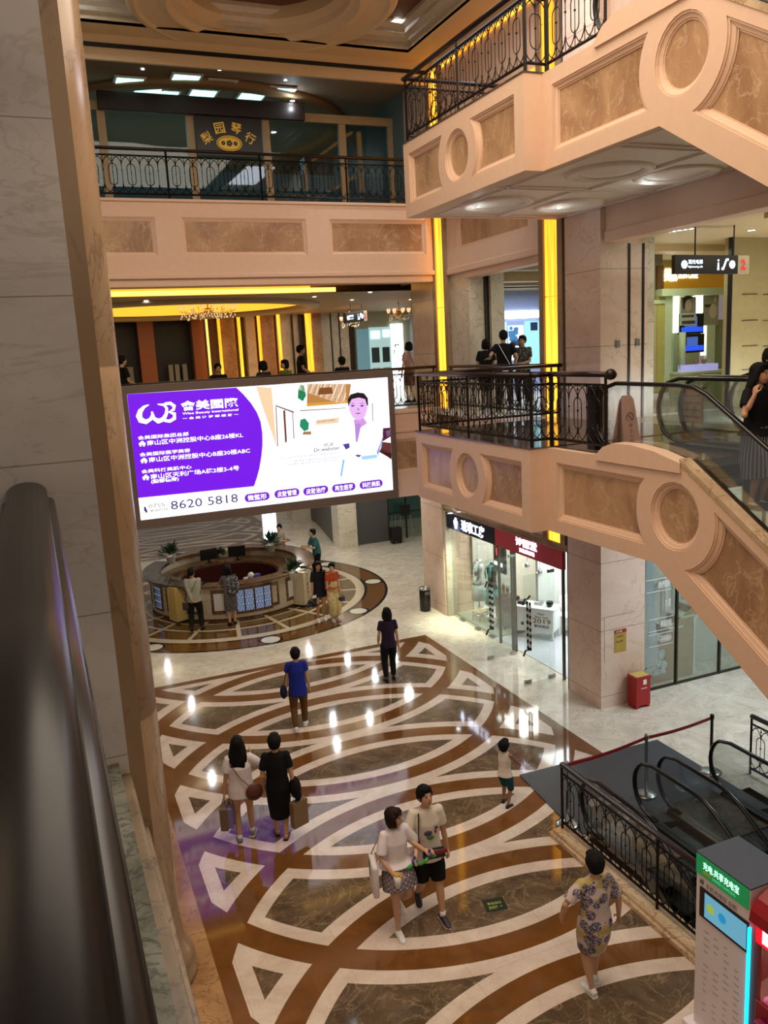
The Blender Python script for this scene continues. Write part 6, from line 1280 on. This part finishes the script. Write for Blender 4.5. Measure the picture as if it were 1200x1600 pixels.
def stripe(n):
    m, t, b = newmat(n); co = texco(t); s_ = t.nodes.new('ShaderNodeSeparateXYZ'); t.links.new(co, s_.inputs[0]); a = N(s_.outputs[0]).m('ARCTAN2', N(s_.outputs[1]))
    f = (a.wrap(-.09, .09).abs() / .09); c = mixc(t, f.gt(.72), hexc('1c1c20'), hexc('a0a0a6')); t.links.new(c, b.inputs['Base Color']); b.inputs['Roughness'].default_value = .8; return m
cw, cb, cbl = cloth('white_cotton', 'e2d9dc'), cloth('black_cloth', '0d0e11'), cloth('blue_cloth', '1a2a86')
def G(px, py, z=0): p = atz(px, py, z); return V3(p.x, p.y, z)
def pole(x, y, z): return V3(x, y, z)
def bag(name, label, cat, verts_fn, mat, pos, rz=0, strap=None, smat=None, sname='strap', extra=None):
    r = empty(name, tuple(pos), rad(rz), label, cat); verts_fn(MB(), r)
    if strap: MB().tube(strap, .010 if not extra else extra, 6).done(sname, smat or mat, r, True)
    return r
def softbox(B, sx, sy, sz, z0, r, mat, nm='body', bev=.03):
    B.box(-sx / 2, sx / 2, -sy / 2, sy / 2, z0, z0 + sz, min(bev, sy * .4)); return B.done(nm, mat, r, True, local=True)
# woman in purple walking away
P = person(G(610, 1063), -12, 1.60, 'person in dark purple shirt and black trousers walking away near the far floor corner', feet=((.09, .06), (-.09, -.05)), hair='shoulder', top='shirt', tmat=cloth('purple_cloth', '241a2e'), sleeve=.5, bottom='trousers', bmat=cb, shoes='black', tlen=.50, loose=1.02, female=True, face=False,
           hands=((.23, .03, .74, 0), (-.20, .12, .84, 0)), flare=1.05)
q = P['hand'][0]; r = empty('plastic_bottle', (q.x, q.y, q.z - .1), 0, 'small clear bottle in the hand of the person in purple', 'bottle'); MB().lathe([(.025, 0), (.028, .1), (.012, .15), (.012, .17), (0, .17)], (0, 0, 0), 10).done('body', 'glass', r, True, local=True); MB().lathe([(.014, .165), (.014, .185), (0, .185)], (0, 0, 0), 10).done('cap', 'white', r, local=True)
# woman in blue walking away
P = person(G(470, 1139), -14, 1.60, 'person in a blue blouse and brown trousers walking away across the floor pattern', feet=((.10, .16), (-.09, -.18)), lift=(0, .05), hair='crop', top='blouse', tmat=cbl, sleeve=.45, bottom='trousers', bmat=cloth('brown_cloth', '5c4022'), shoes='white', tlen=.54, loose=1.10, flare=1.02, female=True, face=False, hands=((.22, .05, .80, 0), (-.24, .02, .74, 0)))
w_ = P['mt']; r = empty('shoulder_bag', tuple(w_ @ V3(-.27, -.02, .80)), rad(-14), 'dark shoulder bag at the left hip of the person in blue', 'bag')
B = MB(); B.ell((0, 0, .0), .07, .15, .13, 9); B.done('body', cloth('navy_bag', '121630'), r, True, local=True); MB().tube([w_ @ V3(-.27, .0, .92), w_ @ V3(-.20, -.11, 1.2), w_ @ V3(-.10, -.08, 1.345), w_ @ V3(-.16, .06, 1.28)], [(.014, .004)] * 4, 6).done('strap', cloth('navy_strap', '121630'), r, True)
# long haired woman with white top
P = person(G(384, 1312), -12, 1.60, 'person with long black hair in a loose white t-shirt, seen from behind', feet=((.11, .10), (-.08, -.06)), hair='longer', top='shirt', tmat=cw, sleeve=.62, bottom='shorts', bmat=cb, hem=.455, shoes='white', smat=plain('grey_sneaker', '77787c', .6), socks=cw, tlen=.53, loose=1.22, female=True, face=False, head_yaw=-8,
           hands=((.17, .22, 1.22, (0.1, .2, 1), V3(1, -.2, -1)), (-.26, .0, .72, 0)))
w_ = P['mt']; br = plain('brown_leather', '5a3020', .5)
r = empty('crossbody_bag', tuple(w_ @ V3(.19, -.17, .84)), rad(-12 + 12), 'small brown saddle bag worn on the back over the white t-shirt', 'bag')
B = MB(); B.tube([(0, -.03, .10), (0, .03, .10)], .0001, 4) if 0 else B.lathe([(.0, -.028), (.115, -.028), (.13, 0), (.115, .028), (0, .028)], (0, 0, 0), 20)
for v in B.b.verts: v.co = V3(v.co.x, v.co.z, v.co.y * 1.05)
B.done('body', br, r, True, local=True)
B = MB(); B.tube([(.10 * math.cos(rad(t)), -.034, .10 * math.sin(rad(t)) + .01) for t in range(200, 341, 20)], .006, 5); B.done('flap_edge', plain('dark_leather', '3a1c12', .5), r, True, local=True)
MB().tube([w_ @ V3(.13, -.165, .93), w_ @ V3(.0, -.16, 1.08), w_ @ V3(-.10, -.13, 1.26), w_ @ V3(-.13, -.02, 1.335), w_ @ V3(-.09, .10, 1.22)], [(.013, .004)] * 5, 6).done('strap', br, r, True)
def paper_bag(pos, rz, label, col, w=.30, h_=.36, d=.11):
    r = empty('paper_bag', tuple(pos), rad(rz), label, 'bag'); pm = plain('paper_' + col, col, .7)
    B = MB(); B.box(-w / 2, w / 2, -d / 2, d / 2, -h_ - .13, -.13, .004); B.done('body', pm, r, local=True)
    for sy in (-1, 1): MB().tube([(-w * .25, sy * d * .4, -.13), (-w * .18, sy * d * .1, -.02), (0, 0, .0), (w * .18, sy * d * .1, -.02), (w * .25, sy * d * .4, -.13)], .004, 5).done('handle', 'black', r, True, local=True)
    return r
q = P['hand'][1]; paper_bag(q, 65, 'brown paper bag held by the person in the white t-shirt', '6e5a44', .26, .34); paper_bag(q + V3(.07, -.06, -.01), 60, 'lilac paper bag held beside the brown one, next to bare legs', '7a6c9a', .18, .30, .08)
# short haired woman in black dress
P = person(G(441, 1312), -16, 1.64, 'person with short black hair in a long black dress, seen from behind', feet=((.06, .02), (-.07, .16)), lift=(0, 0), hair='crop', top='dress_top', tmat=cb, sleeve=.6, bottom='dress_skirt', bmat=cb, hem=.215, shoes='sandal', smat='black', tlen=.46, loose=1.06, flare=.92, female=True, face=False, collar=True, hands=((.25, -.02, .80, 0), (-.20, .08, .86, 0)))
q = P['hand'][0]; paper_bag(q + V3(.02, 0, .0), 20, 'brown kraft paper bag held by the person in the black dress', '7c6244', .26, .40, .10)
w_ = P['mt']; r = empty('black_jacket', tuple(w_ @ V3(.25, -.02, .85)), 0, 'black bundle of cloth over the right arm of the person in black dress', 'jacket'); B = MB(); B.ell((0, 0, -.02), .085, .12, .17, 9); B.ell((.03, .02, -.13), .06, .09, .12, 8); B.done('cloth', cb, r, True, local=True)
# couple: man
P = person(G(672, 1424), 172, 1.70, 'person in white printed t-shirt and black shorts walking beside the plaid skirt', feet=((.10, -.20), (-.10, .22)), lift=(.10, 0), head_tilt=-14, head_yaw=12, hair='short', top='shirt', tmat=cloth('cream_cotton', 'ddd2c2'), sleeve=.6, bottom='shorts', bmat=cb, hem=.30, shoes='white', smat=plain('dark_red_sneaker', '2a1418', .5), socks=cw, tlen=.52, loose=1.10, flare=1.2,
           hands=((.12, .26, 1.05, (-.9, .4, .0), V3(1, -.4, -.6)), (-.27, .02, .78, 0)), curl=.9)
w_ = P['mt']
r = empty('shirt_print', tuple(w_ @ V3(.0, .15, 1.18)), 0, 'small purple and green print on the white t-shirt of the walking couple', 'print')
def prn(cx, cz, rx, rz_, mt_, par): B = MB(); B.ell(w_ @ V3(cx, .140, cz), rx, .012, rz_, 6, Matrix.Rotation(rad(172), 3, 'Z')); return B.done('print_patch', mt_, par, True)
pp, pg_, pr = plain('print_purple', '4a3a68', .6), plain('print_green', '3a7a44', .6), plain('print_red', '8a2a30', .6)
prn(.02, 1.18, .055, .035, pp, P['root']); prn(-.01, 1.12, .05, .03, pg_, P['root']); prn(-.09, 1.24, .025, .02, pp, P['root']); prn(-.08, 1.19, .014, .03, pr, P['root']); bpy.data.objects.remove(r)
q = w_ @ V3(-.02, .175, .93); r = empty('belt_bag', tuple(q), rad(172), 'black and red belt bag worn across the front by the person in black shorts', 'bag')
B = MB(); B.box(-.16, .13, -.04, .04, -.07, .05, .03); B.done('body', 'black', r, True, local=True); B = MB(); B.box(-.17, .05, .035, .05, .0, .05, .01); B.done('red_flap', plain('bag_red', '8a1424', .5), r, local=True); MB().box(-.10, .10, -.02, .025, -.11, -.05, .02).done('white_pouch', cw, r, True, local=True)
MB().tube([w_ @ V3(.12, .14, .96), w_ @ V3(.15, .16, 1.15), w_ @ V3(.12, .10, 1.40), w_ @ V3(.10, -.02, 1.45), w_ @ V3(.0, -.14, 1.25)], [(.020, .004)] * 5, 6).done('strap', 'black', r, True)
q = P['hand'][0] + V3(0, 0, -.03); r = empty('toy', tuple(q), rad(20), 'green and purple winged toy in the hand of the person in black shorts', 'toy')
tg, tp = plain('toy_green', '2f9a3c', .4), plain('toy_purple', '5a4a86', .4)
def toy(r):
    B = MB(); B.ell((0, 0, .03), .04, .04, .035, 8); B.done('body', tp, r, True, local=True)
    for s in (-1, 1): B = MB(); B.ell((s * .06, 0, -.02), .055, .025, .022, 7, Matrix.Rotation(s * .4, 3, 'Y')); B.done('wing', tg, r, True, local=True)
    B = MB(); B.ell((0, .0, .075), .018, .018, .03, 6); B.done('ear', tp, r, True, local=True)
toy(r)
# couple: woman with plaid skirt
P = person(G(624, 1445), 186, 1.56, 'person in white shirt and grey plaid skirt walking with popcorn and a toy', feet=((.10, .16), (-.10, -.22)), lift=(0, .12), hair='bob', hcol=HAIRB, head_yaw=38, head_tilt=-4, top='shirt', tmat=cloth('white_shirt', 'e6dee0'), sleeve=.75, bottom='skirt', bmat=plaid('grey_plaid'), hem=.375, shoes='white', tlen=.42, loose=1.12, flare=1.45, female=True, sk='c59a80',
           hands=((.16, .22, .88, (-.6, .8, 0.1), V3(1, -.6, -.5)), (-.14, .24, 1.0, (.3, 1, .1), V3(-1, -.5, -.6))), curl=.8)
w_ = P['mt']; q = P['hand'][0]
r = empty('popcorn_box', (q.x, q.y, q.z - .09), 0, 'white paper cup of yellow popcorn held by the person in the plaid skirt', 'popcorn'); MB().lathe([(.032, 0), (.048, .15), (.04, .15), (0, .14)], (0, 0, 0), 14).done('cup', 'white', r, True, local=True)
B = MB(); rnd = random.Random(1); [B.ell((rnd.uniform(-.035, .035), rnd.uniform(-.035, .035), .155 + rnd.uniform(0, .02)), .012, .012, .010, 4) for _ in range(30)]; o = B.done('popcorn', plain('popcorn_yellow', 'd8b02c', .6), r, local=True); o['kind'] = 'stuff'
q = P['hand'][1]; r = empty('toy', tuple(q + V3(0, 0, .0)), 0, 'green and purple winged toy in the hand of the person in the plaid skirt', 'toy'); toy(r)
r = empty('tote_bag', tuple(w_ @ V3(.28, -.06, .82)), rad(186 + 70), 'white canvas tote bag with green and black print beside the plaid skirt', 'bag')
MB().box(-.19, .19, -.04, .04, -.26, .16, .035).done('body', cloth('canvas', 'e4dcdc'), r, True, local=True); MB().box(-.10, -.02, -.046, -.04, .02, .12, .002).done('print_green', pg_, r, local=True); MB().box(-.10, -.03, -.046, -.04, -.08, .0, .002).done('print_black', 'black', r, local=True); MB().box(-.10, -.02, .04, .046, .02, .12, .002).done('print_green', pg_, r, local=True); MB().box(-.10, -.03, .04, .046, -.08, .0, .002).done('print_black', 'black', r, local=True)
MB().tube([w_ @ V3(.26, -.17, .96), w_ @ V3(.17, -.06, 1.27), w_ @ V3(.26, .07, .96)], [(.014, .004)] * 3, 6).done('strap', cloth('canvas_strap', 'c4bcbc'), r, True)
# child
P = person(G(790, 1258), -62, 1.05, 'small child in a white vest and teal shorts standing by the mat corner', feet=((.07, -.04), (-.07, .06)), hair='crop', top='vest', tmat=cloth('vest_white', 'dbd0c4'), sleeve=0, bottom='shorts', bmat=cloth('teal_shorts', '1c4a56'), hem=.27, shoes='black', tlen=.50, loose=1.05, flare=1.2, hands=((.12, .24, .62, 0), (-.10, .22, .62, 0)), vox=.007, sk='9a6c50', head_tilt=-8)
# woman with floral dress
P = person(G(930, 1546), -8, 1.62, 'person in a yellow and navy floral dress walking away by the railing', feet=((.06, .12), (-.07, -.06)), hair='crop', top='dress_top', tmat=floral('floral_cloth'), sleeve=.72, bottom='dress_skirt', bmat=M.setdefault('fl2', floral('floral_cloth_skirt')), hem=.30, shoes='white', tlen=.48, loose=1.16, flare=.98, female=True, face=False, hands=((.30, .02, .84, 0, V3(1, -.5, 0)), (-.34, .10, .92, 0, V3(-1, -.5, 0))))
# man in grey at the desk
P = person(G(308, 985), -14, 1.68, 'person in light grey shirt with hands clasped behind, standing at the round desk', feet=((.14, .04), (-.13, .0)), hair='short', top='shirt', tmat=cloth('grey_shirt', 'aaa896'), sleeve=.9, bottom='trousers', bmat=cloth('dark_green_trousers', '1e2018'), shoes='black', tlen=.50, loose=1.12, flare=1.1, face=False, head_yaw=-20,
           hands=((.04, -.18, .80, (-.7, 0, -.5), V3(1, -.4, 0)), (-.02, -.20, .80, (.7, 0, -.5), V3(-1, -.4, 0))))
w_ = P['mt']; r = empty('shoulder_bag', tuple(w_ @ V3(-.22, -.06, .74)), rad(-14), 'brown shoulder bag at the hip of the person in the grey shirt', 'bag'); MB().box(-.08, .08, -.1, .1, -.12, .10, .04).done('body', plain('bag_brown', '3f2a1e', .6), r, True, local=True)
MB().tube([w_ @ V3(-.20, -.10, .84), w_ @ V3(-.08, -.145, 1.05), w_ @ V3(.08, -.12, 1.32), w_ @ V3(.12, -.02, 1.43), w_ @ V3(.08, .1, 1.3)], [(.014, .004)] * 5, 6).done('strap', 'black', r, True)
# woman with backpack at the desk
P = person(G(364, 976), -4, 1.60, 'person in a speckled grey dress with patterned backpack leaning on the round desk', feet=((.07, .0), (-.07, -.03)), hair='shoulder', top='dress_top', tmat=speck('speckled_cloth', '4a4444', '77706e'), sleeve=.6, bottom='dress_skirt', bmat=speck('speckled_skirt', '4a4444', '77706e'), hem=.26, shoes='black', tlen=.46, loose=1.05, flare=1.12, female=True, face=False, lean=18, hands=((.2, .40, 1.04, (0, 1, 0)), (-.2, .40, 1.04, (0, 1, 0))))
w_ = P['mt']; r = empty('backpack', tuple(w_ @ V3(.06, -.10, 1.12)), rad(-4), 'black and white patterned backpack on the person leaning on the desk', 'backpack'); bp = speck('backpack_print', '24262a', '9a9a9a', 26)
MB().box(-.16, .16, -.12, .06, -.22, .24, .06).done('body', bp, r, True, local=True); MB().box(-.12, .12, -.18, -.11, -.18, .04, .03).done('front_pocket', bp, r, True, local=True); MB().tube([(-.04, -.02, .24), (0, -.02, .29), (.04, -.02, .24)], .01, 5).done('loop', 'black', r, local=True)
for s in (-1, 1): MB().tube([(s * .10, .04, .20), (s * .12, .14, .26), (s * .13, .24, .12)], [(.022, .006)] * 3, 6).done('strap', 'black', r, True, local=True)
# two posing women
P = person(G(502, 969), 176, 1.60, 'person with long dark hair in a black shirt dress posing beside the cream box', feet=((.09, .04), (-.08, -.04)), hair='longer', top='shirt', tmat=cloth('charcoal_shirt', '1b1c22'), sleeve=.72, bottom='shorts', bmat=cloth('dark_denim', '1a2230'), hem=.45, shoes='white', tlen=.56, loose=1.12, flare=1.15, female=True, hands=((.22, .12, .78, 0), (-.20, .03, .74, 0)), sk='b88a68')
q = P['hand'][0]; r = empty('handbag', (q.x, q.y, q.z), rad(20), 'black fluffy handbag held by the person in the black shirt dress', 'bag'); B = MB(); rnd = random.Random(3)
for _ in range(16): B.ell((rnd.uniform(-.13, .13), rnd.uniform(-.05, .05), -.18 + rnd.uniform(-.10, .08)), .06, .05, .05, 5)
B.done('body', 'black', r, local=True); MB().tube([(-.08, 0, -.10), (-.04, 0, .0), (.04, 0, .0), (.08, 0, -.10)], .007, 5).done('handle', 'black', r, local=True)
q2 = P['mt'] @ V3(.16, .18, .95); r = empty('paper_cup', tuple(P['hand'][0] + V3(.03, -.06, -.0)), 0, 'small white drink box held above the fluffy black bag', 'cup'); MB().box(-.05, .05, -.03, .03, -.03, .05, .004).done('box', 'white', r, local=True); MB().box(-.052, .052, -.032, .032, .05, .06).done('lid', 'black', r, local=True)
P = person(G(523, 969), 190, 1.56, 'person in an orange top and leopard print overalls with a small black bag', feet=((.07, .02), (-.07, .03)), hair='pony', head_yaw=-38, top='shirt', tmat=cloth('orange_top', 'b04a28'), sleeve=.5, bottom='trousers', bmat=leopard('leopard_print'), hem=.10, shoes='white', smat=plain('pink_sneaker', 'c8b0ac', .6), tlen=.40, loose=1.05, flare=1.5, female=True, hands=((.18, .05, .74, 0), (-.16, .12, .80, 0)), sk='c09a80', straps=True)
w_ = P['mt']; B = MB(); B.tube([w_ @ V3(0, 0, .78), w_ @ V3(0, .0, .98), w_ @ V3(0, .012, 1.12)], [(.155, .125), (.150, .128), (.12, .125)], 18, ref=(0, 1, 0)); B.done('bib', bpy.data.materials['leopard_print'], P['root'], True)
for s in (-1, 1): MB().tube([w_ @ V3(s * .07, .13, 1.10), w_ @ V3(s * .08, .07, 1.30), w_ @ V3(s * .07, -.08, 1.26)], [(.014, .003)] * 3, 6).done('strap', bpy.data.materials['leopard_print'], P['root'], True)
q = P['hand'][1]; r = empty('handbag', (q.x, q.y, q.z), rad(190), 'small square black handbag held by the person in leopard overalls', 'bag'); MB().box(-.10, .10, -.04, .04, -.20, -.06, .02).done('body', 'black', r, True, local=True); MB().tube([(-.06, 0, -.07), (-.03, 0, .0), (.03, 0, .0), (.06, 0, -.07)], .006, 5).done('handle', 'black', r, local=True)
# two people at the back right of the desk
q = G(488, 930); P = person(V3(7.75, 24.6, 0), 100, 1.60, 'person in a teal top leaning on the right side of the round desk', feet=((.08, 0), (-.08, -.05)), hair='bun', top='shirt', tmat=cloth('teal_top', '2f5f60'), sleeve=.7, bottom='trousers', bmat=cb, shoes='black', tlen=.50, loose=1.08, female=True, lean=14, hands=((.12, .38, 1.10, (0, 1, 0)), (-.12, .40, 1.10, (0, 1, 0))), head_tilt=-14, sk='b89070')
q = aty(447, 865, 26.1); P = person(V3(7.0, 26.1, 0), 150, 1.58, 'person in white blouse with a hair bun behind the round desk', feet=((.08, 0), (-.08, 0)), hair='bun', top='blouse', tmat=cloth('blouse_white', 'b0a698'), sleeve=.6, bottom='skirt', bmat=cb, hem=.3, shoes='black', tlen=.48, loose=1.08, female=True, lean=6, hands=((.10, .30, 1.10, (0, 1, 0)), (-.12, .30, 1.12, (0, 1, 0))), sk='c8a088')
# ---- second floor people
K2 = dict(vox=.012, detail=True)
def at2(px, py, y): p = aty(px, py, y); return V3(p.x, p.y, F2 + .01)
c = aty(742, 545, 15.4); P = person(V3(9.68, 16.1, F2 + .01), 78, 1.72, 'person in a black t-shirt with a white strap on the back, leaning on the bay railing', feet=((.12, -.05), (-.12, -.05)), hair='short', top='shirt', tmat=cb, sleeve=.6, bottom='trousers', bmat=cb, shoes='black', tlen=.5, loose=1.1, lean=10, face=False, hands=((.2, .34, 1.04, (0, 1, 0)), (-.2, .34, 1.04, (0, 1, 0))), **K2) if 0 else person(V3(9.85, 16.35, F2 + .01), -25, 1.72, 'person in a black t-shirt with a white back strap, in the bay by the railing', feet=((.12, -.05), (-.12, -.05)), hair='short', top='shirt', tmat=cb, sleeve=.6, bottom='trousers', bmat=cb, shoes='black', tlen=.5, loose=1.1, lean=6, face=False, hands=((.25, .12, 1.0, 0), (-.30, .10, 1.15, (-1, .3, 0))), **K2)
w_ = P['mt']; r = empty('sling_strap', tuple(w_ @ V3(0, -.15, 1.2)), 0, 'white sling strap across the back of the person in black in the bay', 'bag strap'); MB().tube([w_ @ V3(-.13, -.10, 1.46), w_ @ V3(-.04, -.155, 1.28), w_ @ V3(.08, -.16, 1.06), w_ @ V3(.15, -.13, .92)], [(.014, .004)] * 4, 6).done('webbing', cw, r, True); MB().box(-.07, .07, -.03, .03, -.38, -.26, .02).done('pouch', cw, r, True, local=True)
person(V3(9.72, 16.95, F2 + .01), -40, 1.56, 'person with bobbed hair in black leaning beside the taller one in the bay', feet=((.1, 0), (-.1, 0)), hair='bob', top='shirt', tmat=cb, sleeve=.6, bottom='skirt', bmat=cb, hem=.28, shoes='black', tlen=.5, loose=1.1, lean=8, female=True, face=False, **K2)
P = person(V3(10.75, 17.0, F2 + .01), 130, 1.60, 'person in a dark speckled shirt inside the bay, right of the two in black', feet=((.1, 0), (-.1, 0)), hair='short', top='shirt', tmat=speck('dark_striped', '2c2a28', '6a665e', 20), sleeve=.6, bottom='trousers', bmat=cb, shoes='black', tlen=.5, loose=1.1, hands=((.10, .26, 1.0, (-.6, .6, 0)), (-.10, .26, 1.0, (.6, .6, 0))), sk='a07c62', **K2)
# woman riding the escalator, on the phone, and another behind
P = person(V3(7.26, 6.55, 5.10), 24, 1.56, 'person in black t-shirt and striped skirt phoning on the escalator', feet=((.08, .03), (-.08, -.02)), hair='long', top='shirt', tmat=cb, sleeve=.55, bottom='skirt', bmat=stripe('striped_skirt'), hem=.22, shoes='white', tlen=.46, loose=1.14, flare=1.35, female=True, head_yaw=-10, sk='b98868',
           hands=((.10, .14, 1.38, (-.2, .1, 1), V3(.4, .6, -1)), (-.22, .04, .76, 0))) if 0 else person(V3(7.02, 6.55, 5.15), 176, 1.50, 'person in black t-shirt and striped skirt phoning on the escalator', feet=((.08, .03), (-.08, -.02)), hair='long', top='shirt', tmat=cb, sleeve=.55, bottom='skirt', bmat=stripe('striped_skirt'), hem=.22, shoes='white', tlen=.46, loose=1.14, flare=1.35, female=True, head_yaw=14, sk='b98868',
           hands=((.17, .13, 1.22, (-.3, -.2, 1), V3(.6, .8, -1)), (-.13, .16, 1.26, (.2, -.1, 1), V3(-.5, .8, -1))), curl=.8)
q = P['hand'][0]; tag(MB().rbox(P['hand'][1] + V3(.02, .02, .0), .02, .06, .13, rad(200), .006).done('phone', 'black'), 'dark phone at the ear of the person riding the escalator', 'phone')
person(V3(aty(1205, 545, 6.95).x, 6.95, 5.34), 180, 1.44, 'person mostly hidden behind the one phoning on the escalator', feet=((.08, .03), (-.08, -.02)), hair='bun', top='shirt', tmat=cloth('dark_grey_top', '2a2628'), sleeve=.72, bottom='trousers', bmat=cb, shoes='black', loose=1.1, female=True, **K2)
# far hall people on the second floor
for (px, py, y, yaw, hh_, lab, kw) in ((470, 560, 22.0, 250, 1.68, 'person in a black t-shirt standing at a table behind the bridge rail', dict(hair='short', top='shirt', tmat=cb, sleeve=.6, bottom='trousers', bmat=cb)), (640, 560, 21.2, 10, 1.62, 'person in a pink top at the right end of the bridge rail', dict(hair='bob', top='blouse', tmat=cloth('pink_top', 'b08a80'), sleeve=.6, bottom='skirt', bmat=cloth('patterned_skirt', '6a4a3c'), hem=.3, female=True)), (190, 570, 20.6, 290, 1.62, 'person in a black top beside the left column behind the bridge rail', dict(hair='short', top='shirt', tmat=cb, sleeve=.6, bottom='trousers', bmat=cb))):
    P = person(at2(px, py, y), yaw, hh_, lab, shoes='black', loose=1.1, hands=((.14, .26, .95, (0, 1, 0)), (-.14, .26, .95, (0, 1, 0))) if px != 640 else None, **K2, **kw)
    if px == 640: w_ = P['mt']; tag(MB().tube([w_ @ V3(-.10, -.12, 1.36), w_ @ V3(.0, -.14, 1.15), w_ @ V3(.14, -.12, .95)], [(.010, .004)] * 3, 6).done('shoulder_strap', 'black', None, True), 'dark strap across the back of the person in the pink top', 'bag strap')
def seated(x, y, yaw, lab, mat_, hair_='short', z=F2):
    person(V3(x, y, z), yaw, 1.6, lab, sit=True, feet=((.12, .42), (-.12, .42)), hands=((.14, .36, .76, (0, 1, 0)), (-.14, .36, .76, (0, 1, 0))), hair=hair_, top='shirt', tmat=mat_, sleeve=.6, bottom='trousers', bmat=cb, shoes='black', tlen=.46, loose=1.05, **K2)
seated(4.3, 20.7, 180, 'seated person in black behind the bridge rail, leftmost seated one', cb); seated(5.4, 20.5, 23, 'seated person in dark grey at the middle cafe table behind the bridge rail', cloth('dk_grey', '2c2c30'), 'bob'); seated(6.2, 21.3, 115, 'seated person in green at the middle cafe table behind the bridge rail', cloth('olive_green', '6a7a30'), 'bob'); seated(7.6, 20.8, 10, 'seated person in black behind the bridge rail, nearest the pink top', cb, 'crop')
q = aty(1121, 572, 15.1); person(V3(q.x, 15.15, F2), 100, 1.62, 'person in black behind the counter of the screen shop', hair='short', top='shirt', tmat=cb, sleeve=.6, bottom='trousers', bmat=cb, shoes='black', face=True, **K2) if 0 else seated(q.x, 15.0, 100, 'seated person in black behind the counter of the screen shop', cb, z=F2 + .0)
